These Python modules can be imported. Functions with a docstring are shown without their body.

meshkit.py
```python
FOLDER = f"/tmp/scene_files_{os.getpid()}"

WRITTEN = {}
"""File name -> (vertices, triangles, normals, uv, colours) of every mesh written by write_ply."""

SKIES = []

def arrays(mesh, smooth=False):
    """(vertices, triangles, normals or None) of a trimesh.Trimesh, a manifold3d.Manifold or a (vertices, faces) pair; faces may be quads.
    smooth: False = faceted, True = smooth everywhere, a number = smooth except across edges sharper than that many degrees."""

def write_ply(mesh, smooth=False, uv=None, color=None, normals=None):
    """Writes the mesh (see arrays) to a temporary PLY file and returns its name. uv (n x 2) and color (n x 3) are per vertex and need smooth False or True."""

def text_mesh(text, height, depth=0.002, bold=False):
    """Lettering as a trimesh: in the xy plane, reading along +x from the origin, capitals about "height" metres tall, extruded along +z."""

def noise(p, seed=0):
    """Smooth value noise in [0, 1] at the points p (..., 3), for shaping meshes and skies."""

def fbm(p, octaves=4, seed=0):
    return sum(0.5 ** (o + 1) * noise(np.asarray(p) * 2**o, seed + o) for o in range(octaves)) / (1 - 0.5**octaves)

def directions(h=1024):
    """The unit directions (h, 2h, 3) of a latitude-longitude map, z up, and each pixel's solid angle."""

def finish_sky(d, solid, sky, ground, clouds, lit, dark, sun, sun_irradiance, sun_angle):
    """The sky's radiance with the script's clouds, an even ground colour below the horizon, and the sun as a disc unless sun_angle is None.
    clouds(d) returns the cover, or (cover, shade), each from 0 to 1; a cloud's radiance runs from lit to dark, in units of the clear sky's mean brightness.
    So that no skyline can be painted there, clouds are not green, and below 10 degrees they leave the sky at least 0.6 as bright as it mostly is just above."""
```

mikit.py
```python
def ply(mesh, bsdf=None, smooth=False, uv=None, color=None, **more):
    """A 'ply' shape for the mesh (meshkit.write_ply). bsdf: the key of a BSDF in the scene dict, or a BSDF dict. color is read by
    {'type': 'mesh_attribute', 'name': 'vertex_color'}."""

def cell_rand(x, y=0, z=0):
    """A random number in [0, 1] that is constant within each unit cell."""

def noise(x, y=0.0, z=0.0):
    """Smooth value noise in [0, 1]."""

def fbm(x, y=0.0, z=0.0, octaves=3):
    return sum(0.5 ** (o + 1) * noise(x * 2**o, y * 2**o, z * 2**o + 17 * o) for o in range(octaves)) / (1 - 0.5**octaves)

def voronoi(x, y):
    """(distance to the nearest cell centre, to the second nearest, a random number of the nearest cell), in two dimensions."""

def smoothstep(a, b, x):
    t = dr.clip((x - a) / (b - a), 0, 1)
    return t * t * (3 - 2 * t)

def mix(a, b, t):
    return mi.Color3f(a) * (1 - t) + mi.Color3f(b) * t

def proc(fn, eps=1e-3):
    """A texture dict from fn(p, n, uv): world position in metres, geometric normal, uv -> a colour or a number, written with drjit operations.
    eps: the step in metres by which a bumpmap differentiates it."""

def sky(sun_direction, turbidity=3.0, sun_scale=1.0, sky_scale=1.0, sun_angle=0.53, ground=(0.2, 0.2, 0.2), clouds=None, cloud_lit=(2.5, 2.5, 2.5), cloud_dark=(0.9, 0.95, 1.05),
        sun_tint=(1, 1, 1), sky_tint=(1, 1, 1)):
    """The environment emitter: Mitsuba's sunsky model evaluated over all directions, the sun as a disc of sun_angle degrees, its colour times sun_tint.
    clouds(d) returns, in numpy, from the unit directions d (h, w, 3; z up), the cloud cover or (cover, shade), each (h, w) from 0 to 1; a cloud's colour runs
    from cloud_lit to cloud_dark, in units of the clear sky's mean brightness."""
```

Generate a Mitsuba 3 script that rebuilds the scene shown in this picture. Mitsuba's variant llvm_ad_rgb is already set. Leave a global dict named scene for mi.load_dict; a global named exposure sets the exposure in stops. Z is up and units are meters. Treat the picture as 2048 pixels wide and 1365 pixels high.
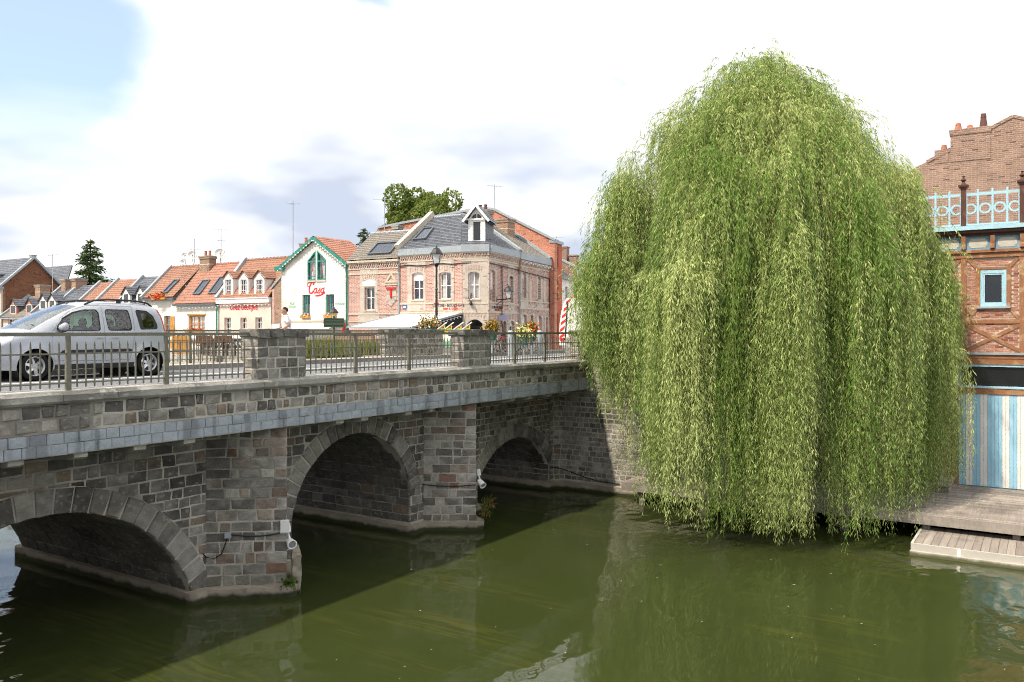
import math, random
import numpy as np, trimesh, manifold3d as m3
import mitsuba as mi, drjit as dr
import mikit, meshkit
from mikit import noise, fbm, voronoi, cell_rand, smoothstep, mix, proc
from shapely.geometry import Polygon, box as sbox, LineString, Point
from shapely.ops import unary_union
from shapely import affinity

rng = np.random.default_rng(11)
R = random.Random(5)
Tf = mi.ScalarTransform4f
scene, labels = {}, {}

# ---------------------------------------------------------------- camera, sky, exposure
EYE, FOC = 5.13, 1653.0                       # eye height above the water (m); focal length in pixels of a 2048 px wide picture
scene['camera'] = {'type': 'perspective', 'fov': 2 * math.degrees(math.atan(1024 / FOC)), 'fov_axis': 'x',
                   'principal_point_offset_y': 0.01355, 'near_clip': 0.1, 'far_clip': 3000.0,
                   'to_world': Tf().look_at(origin=[0, 0, EYE], target=[0, 10, EYE], up=[0, 0, 1])}
exposure = 2.0

def clouds(d):
    """A broken sheet of bright cloud with a few veiled blue holes, flatter and greyer towards the horizon."""
    z = np.maximum(d[..., 2], 0.0)
    k = 1.0 / (z + 0.30)
    q = np.stack([d[..., 0] * k * 1.6, d[..., 1] * k * 1.6, z * 0 + 3.1], -1)
    wq = q + .35 * (meshkit.fbm(q * 1.7 + 2.0, 3, 31)[..., None] - .5)
    mid = meshkit.fbm(wq * 2.2 + 9.0, 6, 8); fine = meshkit.fbm(wq * 7.0, 4, 12)
    def hole(v, w):
        v = np.array(v, float) / np.linalg.norm(v)
        return np.exp(-((1 - d @ v) / w))
    holes = 1.0 * hole((-.66, 1, .395), .0125) * np.clip(.55 + 1.1 * fine, 0, 1.3) + .42 * hole((-.20, 1, .41), .004) * np.clip(3.2 * (fine - .36), 0, 1.4) + .62 * hole((.37, 1, .355), .0030) * np.clip(3.2 * (fine - .42), 0, 1.4) + .60 * hole((.13, 1, .335), .0030) * np.clip(3.2 * (fine - .45), 0, 1.4)
    thick = 0.80 + 0.9 * (mid - .5) + .35 * (fine - .5) - holes
    cover = np.clip((thick - 0.20) / 0.42, 0, 1)
    cover = .32 + .68 * cover * cover * (3 - 2 * cover)
    el = np.degrees(np.arcsin(np.clip(z, 0, 1)))
    low = np.clip((17 - el) / 9, 0, 1) ** .8
    q2 = np.stack([d[..., 0] * 3.0 + 5.3, d[..., 1] * 3.0, z * 7.0], -1)
    lay = meshkit.fbm(q2 * 1.5, 5, 21)
    shade = np.clip(low * (.34 + 3.9 * (lay - .48)), 0, .9)
    cover = np.maximum(cover, low)
    return cover, shade

SUN = (-.60, -.52, 1.0)
scene['sky'] = mikit.sky(SUN, turbidity=3, sun_angle=1.6, sun_tint=(.94, 1.0, 1.09), clouds=clouds, sky_scale=1.35, sky_tint=(.92, 1.10, 1.14), cloud_lit=(2.5, 2.5, 2.52), cloud_dark=(1.02, 1.17, 1.47))

# ---------------------------------------------------------------- helpers
def numbered(name):
    if name not in USED: USED[name] = 0; return name
    while True:
        USED[name] += 1
        k = f'{name}_{USED[name]:03d}'
        if k not in USED: USED[k] = 0; return k
USED = {}

def thing(name, label, cat, group=None):
    key = numbered(name)
    labels[key] = {'label': label, 'category': cat}
    if group: labels[key]['group'] = group
    return key

def put(name, V, F, mat, parent=None, smooth=False, uv=None, **kw):
    key = numbered((parent + '__' if parent else '') + name)
    V = np.asarray(V, float); F = np.asarray(F, int)
    if uv is None: uv = np.full((len(V), 2), 0.5)
    if smooth is not False and smooth is not True: uv = None
    scene[key] = mikit.ply((V, F), bsdf=mat, smooth=smooth, uv=uv)
    return key

def tag(key, label=None, cat=None, group=None, kind=None):
    d = labels.setdefault(key, {})
    for a, b in (('label', label), ('category', cat), ('group', group), ('kind', kind)):
        if b: d[a] = b
    return key

def tri(F):
    F = np.asarray(F, int)
    return np.vstack([F[:, [0, 1, 2]], F[:, [0, 2, 3]]]) if F.shape[1] == 4 else F

BOXF = np.array([[0, 1, 3, 2], [4, 6, 7, 5], [0, 4, 5, 1], [2, 3, 7, 6], [0, 2, 6, 4], [1, 5, 7, 3]])

class MB:
    """Collects pieces of one mesh."""
    def __init__(s): s.v, s.f, s.u, s.n = [], [], [], 0
    def add(s, V, F, uv=(.5, .5)):
        V = np.asarray(V, float).reshape(-1, 3); F = tri(F)
        s.v.append(V); s.f.append(F + s.n); s.u.append(np.broadcast_to(np.asarray(uv, float), (len(V), 2))); s.n += len(V)
        return s
    def box(s, f, u0, u1, v0, v1, w0, w1, uv=None):
        """An axis box in the frame f(u, v, w)."""
        P = np.array([(u, v, w) for u in (u0, u1) for v in (v0, v1) for w in (w0, w1)], float)
        return s.add(f(P[:, 0], P[:, 1], P[:, 2]), BOXF, P[:, :2] if uv is None else uv)
    def bar(s, p, q, a, b, up=(0, 0, 1), uv=(.5, .5)):
        """A rectangular bar from p to q, a wide across, b high along up."""
        p, q = np.array(p, float), np.array(q, float)
        d = (q - p) / max(np.linalg.norm(q - p), 1e-9); up = np.array(up, float)
        x = np.cross(d, up)
        if np.linalg.norm(x) < 1e-4: x = np.cross(d, [1, 0, 0])
        x /= np.linalg.norm(x); y = np.cross(x, d)
        V = [c + sx * a / 2 * x + sy * b / 2 * y for c in (p, q) for sx in (-1, 1) for sy in (-1, 1)]
        return s.add(V, BOXF, uv)
    def tube(s, P, r, k=6, uv=(.5, .5), cap=True):
        P = np.asarray(P, float); r = np.broadcast_to(np.asarray(r, float), (len(P),))
        t = np.gradient(P, axis=0); t /= np.linalg.norm(t, axis=1, keepdims=True) + 1e-12
        a0 = np.array([0, 0, 1.0]) if abs(t[0, 2]) < .9 else np.array([1.0, 0, 0])
        a = np.cross(t, a0); a /= np.linalg.norm(a, axis=1, keepdims=True) + 1e-12
        b = np.cross(t, a); th = np.arange(k) * 2 * np.pi / k
        V = P[:, None] + r[:, None, None] * (np.cos(th)[None, :, None] * a[:, None] + np.sin(th)[None, :, None] * b[:, None])
        i, j = np.meshgrid(np.arange(len(P) - 1), np.arange(k), indexing='ij')
        q = np.stack([i * k + j, i * k + (j + 1) % k, (i + 1) * k + (j + 1) % k, (i + 1) * k + j], -1).reshape(-1, 4)
        s.add(V.reshape(-1, 3), q, uv)
        if cap:
            for e in (0, len(P) - 1):
                s.add(np.vstack([V[e], P[e]]), [[m, (m + 1) % k, k] for m in range(k)], uv)
        return s
    def lathe(s, prof, c, k=12, uv=(.5, .5), axis=None):
        """prof: (radius, height) pairs revolved about the vertical through c (or along axis)."""
        prof = np.asarray(prof, float); th = np.arange(k) * 2 * np.pi / k
        V = np.stack([prof[:, 0][:, None] * np.cos(th), prof[:, 0][:, None] * np.sin(th), np.repeat(prof[:, 1][:, None], k, 1)], -1).reshape(-1, 3)
        if axis is not None:
            z = np.array(axis, float); z /= np.linalg.norm(z); x = np.cross(z, [0, 0, 1] if abs(z[2]) < .9 else [1, 0, 0]); x /= np.linalg.norm(x)
            V = V[:, :1] * x + V[:, 1:2] * np.cross(z, x) + V[:, 2:] * z
        V = V + np.asarray(c, float)
        i, j = np.meshgrid(np.arange(len(prof) - 1), np.arange(k), indexing='ij')
        q = np.stack([i * k + j, i * k + (j + 1) % k, (i + 1) * k + (j + 1) % k, (i + 1) * k + j], -1).reshape(-1, 4)
        return s.add(V, q, uv)
    def prism(s, poly, f, w0, w1, uv=None):
        """A shapely polygon (u, v) extruded from w0 to w1 in the frame f(u, v, w)."""
        for g in getattr(poly, 'geoms', [poly]):
            if g.geom_type != 'Polygon' or g.area < 1e-7: continue
            m = trimesh.creation.extrude_polygon(g, 1.0, engine='earcut')
            V = np.array(m.vertices); W = w0 + V[:, 2] * (w1 - w0)
            s.add(f(V[:, 0], V[:, 1], W), m.faces, V[:, :2] if uv is None else uv)
        return s
    def ball(s, c, r, uv=(.5, .5), sub=1):
        m = trimesh.creation.icosphere(sub); return s.add(m.vertices * np.asarray(r, float) + np.asarray(c, float), m.faces, uv)
    def arrays(s): return np.vstack(s.v), np.vstack(s.f), np.vstack(s.u)
    def build(s, name, mat, parent=None, smooth=False):
        V, F, U = s.arrays()
        return put(name, V, F, mat, parent, smooth, U)

DT, DN = np.array([.542, .8404]), np.array([-.8404, .542])     # along the bridge, and from its near face to its far face
O0 = np.array([-6.62, 12.5])
def B(t, m, z):
    """Bridge frame: t metres along the parapet, m metres behind its face, z above the water."""
    t, m, z = np.broadcast_arrays(np.asarray(t, float), m, z)
    return np.stack([O0[0] + t * DT[0] + m * DN[0], O0[1] + t * DT[1] + m * DN[1], z], -1)
def frame(A, Bp, z0=0.0):
    """Facade frame: u from A to Bp, v up, w out of the wall (to the right of A->Bp seen from above)."""
    A, Bp = np.array(A, float), np.array(Bp, float); d = (Bp - A) / np.linalg.norm(Bp - A); n = np.array([d[1], -d[0]])
    def f(u, v, w):
        u, v, w = np.broadcast_arrays(np.asarray(u, float), v, w)
        return np.stack([A[0] + u * d[0] + w * n[0], A[1] + u * d[1] + w * n[1], z0 + v], -1)
    f.length = float(np.linalg.norm(Bp - A))
    return f
def at(px, py, Y):
    """The point at depth Y seen at this place of the photograph: used to take the plan off it."""
    return np.array([(px - 1024) / FOC * Y, Y, EYE + (664 - py) / FOC * Y])

def courses(u0, u1, v0, v1, ch, cl, joint=.018, jh=.15, jl=.35, seed=1):
    """Rectangles of coursed masonry in [u0,u1] x [v0,v1]."""
    r = random.Random(seed); out = []
    n = max(1, round((v1 - v0) / ch)); hs = [1 + r.uniform(-jh, jh) for _ in range(n)]; k = (v1 - v0) / sum(hs); v = v0
    for h in hs:
        h *= k; u = u0
        while u < u1 - .02:
            l = cl * (1 + r.uniform(-jl, jl))
            if u1 - (u + l) < cl * .5: l = u1 - u
            out.append((u + joint / 2, v + joint / 2, u + l - joint / 2, v + h - joint / 2)); u += l
        v += h
    return out
def pillow(mb, P, f, proud, tone, inset=.016, jit=.008, r=R, base=-.03):
    """One dressed stone: a bevelled, slightly uneven block with outline P (u, v), standing proud of the frame's w = 0."""
    P = np.array(P, float); n = len(P); P = P + np.array([[r.uniform(-jit, jit) for _ in (0, 1)] for _ in range(n)])
    c = P.mean(0); d = c - P; L = np.linalg.norm(d, axis=1, keepdims=True); Q = P + d / np.maximum(L, 1e-6) * np.minimum(inset * 1.4, L * .45)
    wt = np.array([proud * r.uniform(.75, 1.15) for _ in range(n)])
    U = np.vstack([P, P, Q, c[None]]); W = np.concatenate([np.full(n, base), np.full(n, proud * .35), wt, [proud * r.uniform(.95, 1.35)]])
    F = []
    for i in range(n):
        j = (i + 1) % n
        F += [[i, j, n + j], [i, n + j, n + i], [n + i, n + j, 2 * n + j], [n + i, 2 * n + j, 2 * n + i], [2 * n + i, 2 * n + j, 3 * n]]
    mb.add(f(U[:, 0], U[:, 1], W), F, tone)
def clipped(rects, region, keep=.3):
    out = []
    for a, b, c, d in rects:
        p = sbox(a, b, c, d)
        if region.contains(p): out.append(np.array(p.exterior.coords)[:4]); continue
        q = p.intersection(region)
        if q.is_empty: continue
        g = max(getattr(q, 'geoms', [q]), key=lambda x: x.area)
        if g.geom_type == 'Polygon' and g.area > keep * p.area * .5 and g.area > .004:
            g = g.simplify(.012); out.append(np.array(g.exterior.coords)[:-1])
    return out
def stones(polys, f, mat, parent, name='stone', proud=.02, tonef=None, jit=.013, inset=.014, most=300, score=None):
    """Each stone an entry of its own; past `most`, the lowest scores are joined into one part."""
    idx = list(range(len(polys)))
    if len(polys) > most:
        sc = [score(p) if score else 0 for p in polys]; idx = sorted(idx, key=lambda i: -sc[i])
    rest = MB()
    for c, i in enumerate(idx):
        tone = tonef(polys[i]) if tonef else (R.random(), R.random())
        mb = MB() if c < most else rest
        pillow(mb, polys[i], f, proud * R.uniform(.5, 1.3), tone, jit=jit, inset=inset)
        if c < most: mb.build(name, mat, parent)
    if rest.n: tag(rest.build(name + 's', mat, parent), kind='stuff')

# ---------------------------------------------------------------- materials
def mat(name, color, rough=.7, spec=.3, bump=None, bscale=.01, eps=2e-3, **kw):
    b = {'type': 'principled', 'base_color': proc(color) if callable(color) else {'type': 'rgb', 'value': list(color)}, 'roughness': rough, 'specular': spec, **kw}
    if bump: b = {'type': 'bumpmap', 'arbitrary': proc(bump, eps), 'scale': bscale, 'bsdf': b}
    scene['mat_' + name] = {'type': 'twosided', 'bsdf': b}
    return 'mat_' + name

def stone_c(p, n, uv):
    g = fbm(p.x * 7, p.y * 7, p.z * 7, 4); fine = noise(p.x * 45, p.y * 45, p.z * 45)
    c = mix((.090, .086, .080), (.345, .327, .29), smoothstep(.05, .95, uv.x * .75 + .25 * g))
    warm = smoothstep(.80, .95, uv.y); c = mix(c, (.22, .165, .115), warm * .65)
    rust = smoothstep(.972, .99, uv.y); c = mix(c, (.30, .13, .06), rust * .8)
    st = smoothstep(.55, .75, fbm(p.x * 1.3 + 5, p.y * 1.3, p.z * .9, 4)); c = c * (1 - .45 * st)
    pale = smoothstep(.62, .8, fbm(p.x * 16 + 3, p.y * 16, p.z * 16, 2)); c = mix(c, (.42, .39, .34), pale * .35)
    return c * (.72 + .5 * g) * (.85 + .3 * fine)
def stone_b(p, n, uv): return fbm(p.x * 18, p.y * 18, p.z * 18, 4)
STONE = mat('stone', stone_c, .9, .2, stone_b, .022, 4e-3)
def pier_c(p, n, uv):
    g = fbm(p.x * 7, p.y * 7, p.z * 7, 4); fine = noise(p.x * 45, p.y * 45, p.z * 45)
    c = mix((.13, .122, .112), (.41, .39, .35), smoothstep(.0, 1., uv.x * .75 + .25 * g))
    c = mix(c, (.27, .175, .115), smoothstep(.80, .97, uv.y) * .45); c = mix(c, (.22, .115, .085), smoothstep(.965, .98, uv.y) * .7)
    st = smoothstep(.55, .78, fbm(p.x * 1.1 + 2, p.y * 1.1, p.z * .8, 4)); c = c * (1 - .5 * st)
    c = mix(c, (.13, .135, .08), smoothstep(.75, .2, p.z) * .45)
    blot = smoothstep(.45, .7, fbm(p.x * 3.1, p.y * 3.1, p.z * 3.1, 4)); c = c * (1 - .28 * blot)
    return c * (.62 + .7 * g) * (.8 + .4 * fine)
PSTONE = mat('pier_stone', pier_c, .9, .2, stone_b, .022, 4e-3)
def mortar_c(p, n, uv):
    g = fbm(p.x * 5, p.y * 5, p.z * 5, 4); st = smoothstep(.5, .75, fbm(p.x * .9 + 9, p.y * .9, p.z * .8, 4))
    return mix((.50, .475, .425), (.36, .335, .295), g) * (1 - .5 * st)
MORTAR = mat('mortar', mortar_c, .95, .1, stone_b, .012, 4e-3)
def conc_c(p, n, uv):
    g = fbm(p.x * 4, p.y * 4, p.z * 4, 4); fine = noise(p.x * 70, p.y * 70, p.z * 70)
    st = smoothstep(.5, .72, fbm(p.x * 1.4, p.y * 1.4 + 3, p.z * 1.4, 4))
    lich = smoothstep(.6, .7, fbm(p.x * 9 + 4, p.y * 9, p.z * 9, 3))
    return mix(mix((.38, .365, .33), (.22, .215, .20), g) * (1 - .45 * st), (.45, .44, .40), lich * .5) * (.8 + .4 * fine)
CONC = mat('weathered_stone', conc_c, .9, .2, lambda p, n, uv: fbm(p.x * 30, p.y * 30, p.z * 30, 3), .012, 3e-3)
def ledge_c(p, n, uv):
    g = fbm(p.x * 4, p.y * 4, p.z * 6, 4)
    c = mix((.36, .32, .26), (.20, .175, .14), g)
    return mix((.035, .04, .02), c, smoothstep(.06, .16, p.z + .09 * (fbm(p.x * 6, p.y * 6, 1, 3) - .5)))
LEDGE = mat('ledge', ledge_c, .9, .2, lambda p, n, uv: fbm(p.x * 9, p.y * 9, p.z * 9, 4), .05, 5e-3)
def blue_c(p, n, uv):
    g = fbm(p.x * 6, p.y * 6, p.z * 6, 3); f = noise(p.x * 90, p.y * 90, p.z * 90)
    c = mix((.27, .305, .345), (.32, .355, .39), uv.x) * (.8 + .35 * g) * (.8 + .4 * f)
    drip = smoothstep(.62, .8, noise((p.x * .54 + p.y * .84) * 7, 2.0, p.z * .6)); return c * (1 - .35 * drip)
BLUEST = mat('blue_granite', blue_c, .7, .4, lambda p, n, uv: noise(p.x * 90, p.y * 90, p.z * 90), .003, 2e-3)
def iron_c(p, n, uv):
    g = fbm(p.x * 20, p.y * 20, p.z * 20, 3); return mix((.10, .10, .078), (.17, .165, .125), g)
IRON = mat('olive_paint', iron_c, .45, .5)
BLACKM = mat('black_metal', (.018, .019, .02), .4, .5)
GREYM = mat('grey_metal', (.32, .36, .39), .45, .5)
ZINC = mat('zinc', lambda p, n, uv: mix((.24, .28, .31), (.34, .385, .415), fbm(p.x * 2, p.y * 2, p.z * 2, 3)), .45, .5)
WHITEM = mat('white_plastic', (.72, .73, .73), .35, .5)
# ================================================================ THE BRIDGE
bridge = thing('stone_bridge', 'long grey stone road bridge with three arches over the green river', 'bridge')
MS, MF = 1.25, 7.4                                     # near and far spandrel planes
def arc(c, half, z0, rise, r0=0.0, n=40):
    """Points of a segmental arch, left to right, r0 outside its inner edge."""
    rad = (half ** 2 + rise ** 2) / (2 * rise); zc = z0 + rise - rad; a = math.asin(min(1, half / rad))
    if rise > half: a = math.pi - a
    th = np.linspace(-a, a, n)
    return np.stack([c + (rad + r0) * np.sin(th), zc + (rad + r0) * np.cos(th)], 1)
ARCHES = [(.20, 2.78, .12, 2.04, .42), (7.40, 1.98, 1.09, 1.66, .40), (14.36, 2.02, .82, 1.07, .42)]
holes, rings = [], []
for c, h, z0, rise, th in ARCHES:
    inner = arc(c, h, z0, rise)
    holes.append(Polygon(np.vstack([[c - h, -1], inner, [c + h, -1]])))
    outer = arc(c, h, z0, rise, th)
    rings.append(Polygon(np.vstack([inner, outer[::-1]])).buffer(0))
ARCH_HOLE = unary_union(holes)
core = sbox(-7.2, -1, 17.2, 3.40).difference(ARCH_HOLE)
fS = lambda u, v, w: B(u, MS - w, v)
MB().prism(core, lambda u, v, w: B(u, w, v), MS, MF).build('masonry_core', MORTAR, bridge)

# arch rings: each voussoir a stone
for k, (c, h, z0, rise, th) in enumerate(ARCHES):
    ring = tag(MB().prism(rings[k], fS, -.05, .004).build('arch_ring', MORTAR, bridge))
    n = (25, 23, 19)[k]
    i_, o_ = arc(c, h, z0, rise, .0, n + 1), arc(c, h, z0, rise, th, n + 1)
    P = []
    for j in range(n):
        a, b, cc, d = i_[j], i_[j + 1], o_[j + 1], o_[j]
        g = .015
        e = (b - a) / np.linalg.norm(b - a) * g; e2 = (cc - d) / np.linalg.norm(cc - d) * g
        P.append([a + e, b - e, cc - e2, d + e2])
    stones(P, fS, STONE, ring, 'voussoir', .035, lambda p: (R.uniform(.1, .75), R.uniform(0, .8)))
    # the vault behind it, course upon course, arch shade painted into its dark tones
    mb = MB(); m = 20; base = arc(c, h, z0, rise, 0, m + 1)
    for j in range(m):
        a, b = base[j], base[j + 1]; L = np.linalg.norm(b - a); nrm = np.array([b[1] - a[1], -(b[0] - a[0])]) / L
        f = lambda u, v, w, a=a, b=b, L=L, nrm=nrm: B(a[0] + (b[0] - a[0]) * v / L + nrm[0] * w, u, a[1] + (b[1] - a[1]) * v / L + nrm[1] * w)
        u = MS + .02 + R.uniform(0, .3)
        while u < MF:
            l = min(R.uniform(.3, .7), MF - u)
            if l > .12: pillow(mb, [(u + .01, .01), (u + l - .01, .01), (u + l - .01, L - .01), (u + .01, L - .01)], f, .02, (R.uniform(.0, .22), R.uniform(0, .9)))
            u += l
    for side in (-1, 1):                                # the upright jambs under the springing, also toned down for the arch shade
        t0 = c + side * h
        f = lambda u, v, w, t0=t0, side=side: B(t0 - side * w, u, v)
        if z0 > .3:
            for a, b, cc, d in courses(MS + .02, MF, .26, z0, .21, .45, seed=k * 7 + side): pillow(mb, [(a, b), (cc, b), (cc, d), (a, d)], f, .02, (R.uniform(.0, .4), R.random() * .97))
    tag(mb.build('vault_stones', STONE, bridge), kind='stuff')

# spandrels: stone tones lowered, some of the shade under the deck painted in
NOSE = .10
PIERS = [(3.27, 4.25, 5.23), (9.90, 10.64, 11.40)]
blocked = unary_union([ARCH_HOLE] + [r.buffer(.012) for r in rings] + [sbox(a + .02, -1, b - .02, 4) for a, _, b in PIERS])
allowed = sbox(-3.6, .26, 16.45, 3.27).difference(blocked)
def sp_score(p): return -abs(np.mean(np.array(p)[:, 0]) - 3) - (5 if 4.3 < np.mean(np.array(p)[:, 0]) < 5.4 else 0)
near = clipped(courses(-3.6, 6.0, .26, 3.27, .205, .33, .030, seed=3), allowed.intersection(sbox(-3.6, 0, 4.4, 4)))
mid = clipped(courses(4.4, 10.6, .26, 3.27, .215, .30, .030, seed=5), allowed.intersection(sbox(4.4, 0, 10.6, 4)))
far = clipped(courses(10.6, 16.45, .26, 3.27, .165, .24, .026, seed=9), allowed.intersection(sbox(10.6, 0, 16.45, 4)))
for polys, dark in ((near, 0), (mid, .1), (far, .15)):
    sp = MB().prism(Polygon([tuple(x) for x in np.array([(min(np.min(np.array(p)[:, 0]) for p in polys), 3.28), (max(np.max(np.array(p)[:, 0]) for p in polys), 3.28), (max(np.max(np.array(p)[:, 0]) for p in polys), 3.34), (min(np.min(np.array(p)[:, 0]) for p in polys), 3.34)])]), fS, -.02, .01).build('spandrel', MORTAR, bridge)
    vis = lambda p: np.min(np.array(p)[:, 0])
    stones(polys, fS, STONE, sp, 'stone', .014, lambda p, dark=dark: (max(0, R.uniform(0, .7) - dark), R.random() * .97), score=sp_score)

# piers: a triangular cutwater up- and downstream, on a concrete foot
for i, (ta, tn, tb) in enumerate(PIERS):
    A, N_, C = B(ta, MS, 0)[:2], B(tn, NOSE, 0)[:2], B(tb, MS, 0)[:2]
    A2, N2, C2 = B(ta, MF, 0)[:2], B(tn, MF + 1.15, 0)[:2], B(tb, MF, 0)[:2]
    plan = Polygon([A, N_, C, C2, N2, A2])
    pier = MB().prism(Polygon([A, N_, C]), lambda u, v, w: np.stack([u, v, w], -1), -.6, 3.29).build('pier', MORTAR, bridge); pier2 = MB().prism(Polygon([A2, N2, C2]), lambda u, v, w: np.stack([u, v, w], -1), -.6, 3.29).build('pier', MORTAR, bridge)
    for (p, q, vis) in ((A, N_, 1), (N_, C, 0), (N2, A2, 1)):
        f = frame(p, q); rects = courses(-.02 if vis else .05, f.length + (.02 if p is A else 0), .2, 3.29, .205, .34, .032, jl=.5, seed=20 + i)
        stones([[(a, b), (c, b), (c, d), (a, d)] for a, b, c, d in rects], f, PSTONE, pier2 if p is N2 else pier, 'stone', .013)
    foot = plan.buffer(.22, quad_segs=3); pts = np.array(foot.exterior.coords)
    body = Polygon([B(a, m, 0)[:2] for a, m in ((ARCHES[i][0] + ARCHES[i][1] + .02, MS), (ARCHES[i + 1][0] - ARCHES[i + 1][1] - .02, MS), (ARCHES[i + 1][0] - ARCHES[i + 1][1] - .02, MF), (ARCHES[i][0] + ARCHES[i][1] + .02, MF))]).buffer(.2)
    foot = unary_union([foot, body]).segmentize(.25)
    m = trimesh.creation.extrude_polygon(foot, .8, engine='earcut'); m = m.subdivide()
    V = np.array(m.vertices); V[:, 2] -= .58
    nz = meshkit.fbm(V * 2.2, 3); top = V[:, 2] > .1; cen = np.array(foot.centroid.coords[0])
    V[top, 2] += (nz[top] - .5) * .09; V[:, :2] += (nz - .5)[:, None] * .10 * (V[:, :2] - cen) / np.maximum(np.linalg.norm(V[:, :2] - cen, axis=1, keepdims=True), .1)
    put('pier_foot', V, m.faces, LEDGE, bridge)
# the lump of old footing against the nose of the nearer pier
m = m3.Manifold.batch_hull([m3.Manifold.cube((.62, .16, .8)), m3.Manifold.cube((.50, .13, .90))]).refine_to_length(.1).to_mesh()
V = m.vert_properties[:, :3]; V = V + (meshkit.fbm(V * 6, 3)[:, None] - .5) * .07
p0, ux, uy = B(PIERS[0][1] - .02, NOSE - .10, 0)[:2], None, None
dirr = (B(PIERS[0][2], MS, 0) - B(PIERS[0][1], NOSE, 0))[:2]; dirr /= np.linalg.norm(dirr); nr = np.array([dirr[1], -dirr[0]])
put('old_footing', np.column_stack([p0[0] + V[:, 0] * dirr[0] + (V[:, 1] + .06) * nr[0], p0[1] + V[:, 0] * dirr[1] + (V[:, 1] + .06) * nr[1], V[:, 2] - .06]), m.tri_verts, LEDGE, bridge)

# deck: slab, two courses of stone over two courses of blue granite, coping
E0, E1 = -7.2, 16.78
MB().box(B, E0, 17.2, .18, 9.0, 3.36, 4.05).build('deck_slab', CONC, bridge)
MB().box(B, E0, E1, .012, .17, 3.63, 4.06).box(B, E0, E1, .024, .17, 3.29, 3.63).build('fascia_backing', MORTAR, bridge)
f0 = lambda u, v, w: B(u, .03 - w, v)
fas = MB().box(B, E0, E1, .010, .10, 3.625, 3.645).build('fascia', MORTAR, bridge)
rects = courses(E0, E1, 3.645, 4.055, .205, .27, .030, .1, .4, seed=33)
stones([[(a, b), (c, b), (c, d), (a, d)] for a, b, c, d in rects], f0, STONE, fas, 'stone', .042, lambda p: (R.uniform(.05, .9), R.random() * .985), score=lambda p: np.array(p)[0, 0] if np.array(p)[0, 0] < 17 else -9)
band = MB().box(B, E0, E1, .022, .10, 3.285, 3.30).build('granite_band', MORTAR, bridge)
rects = []
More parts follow.
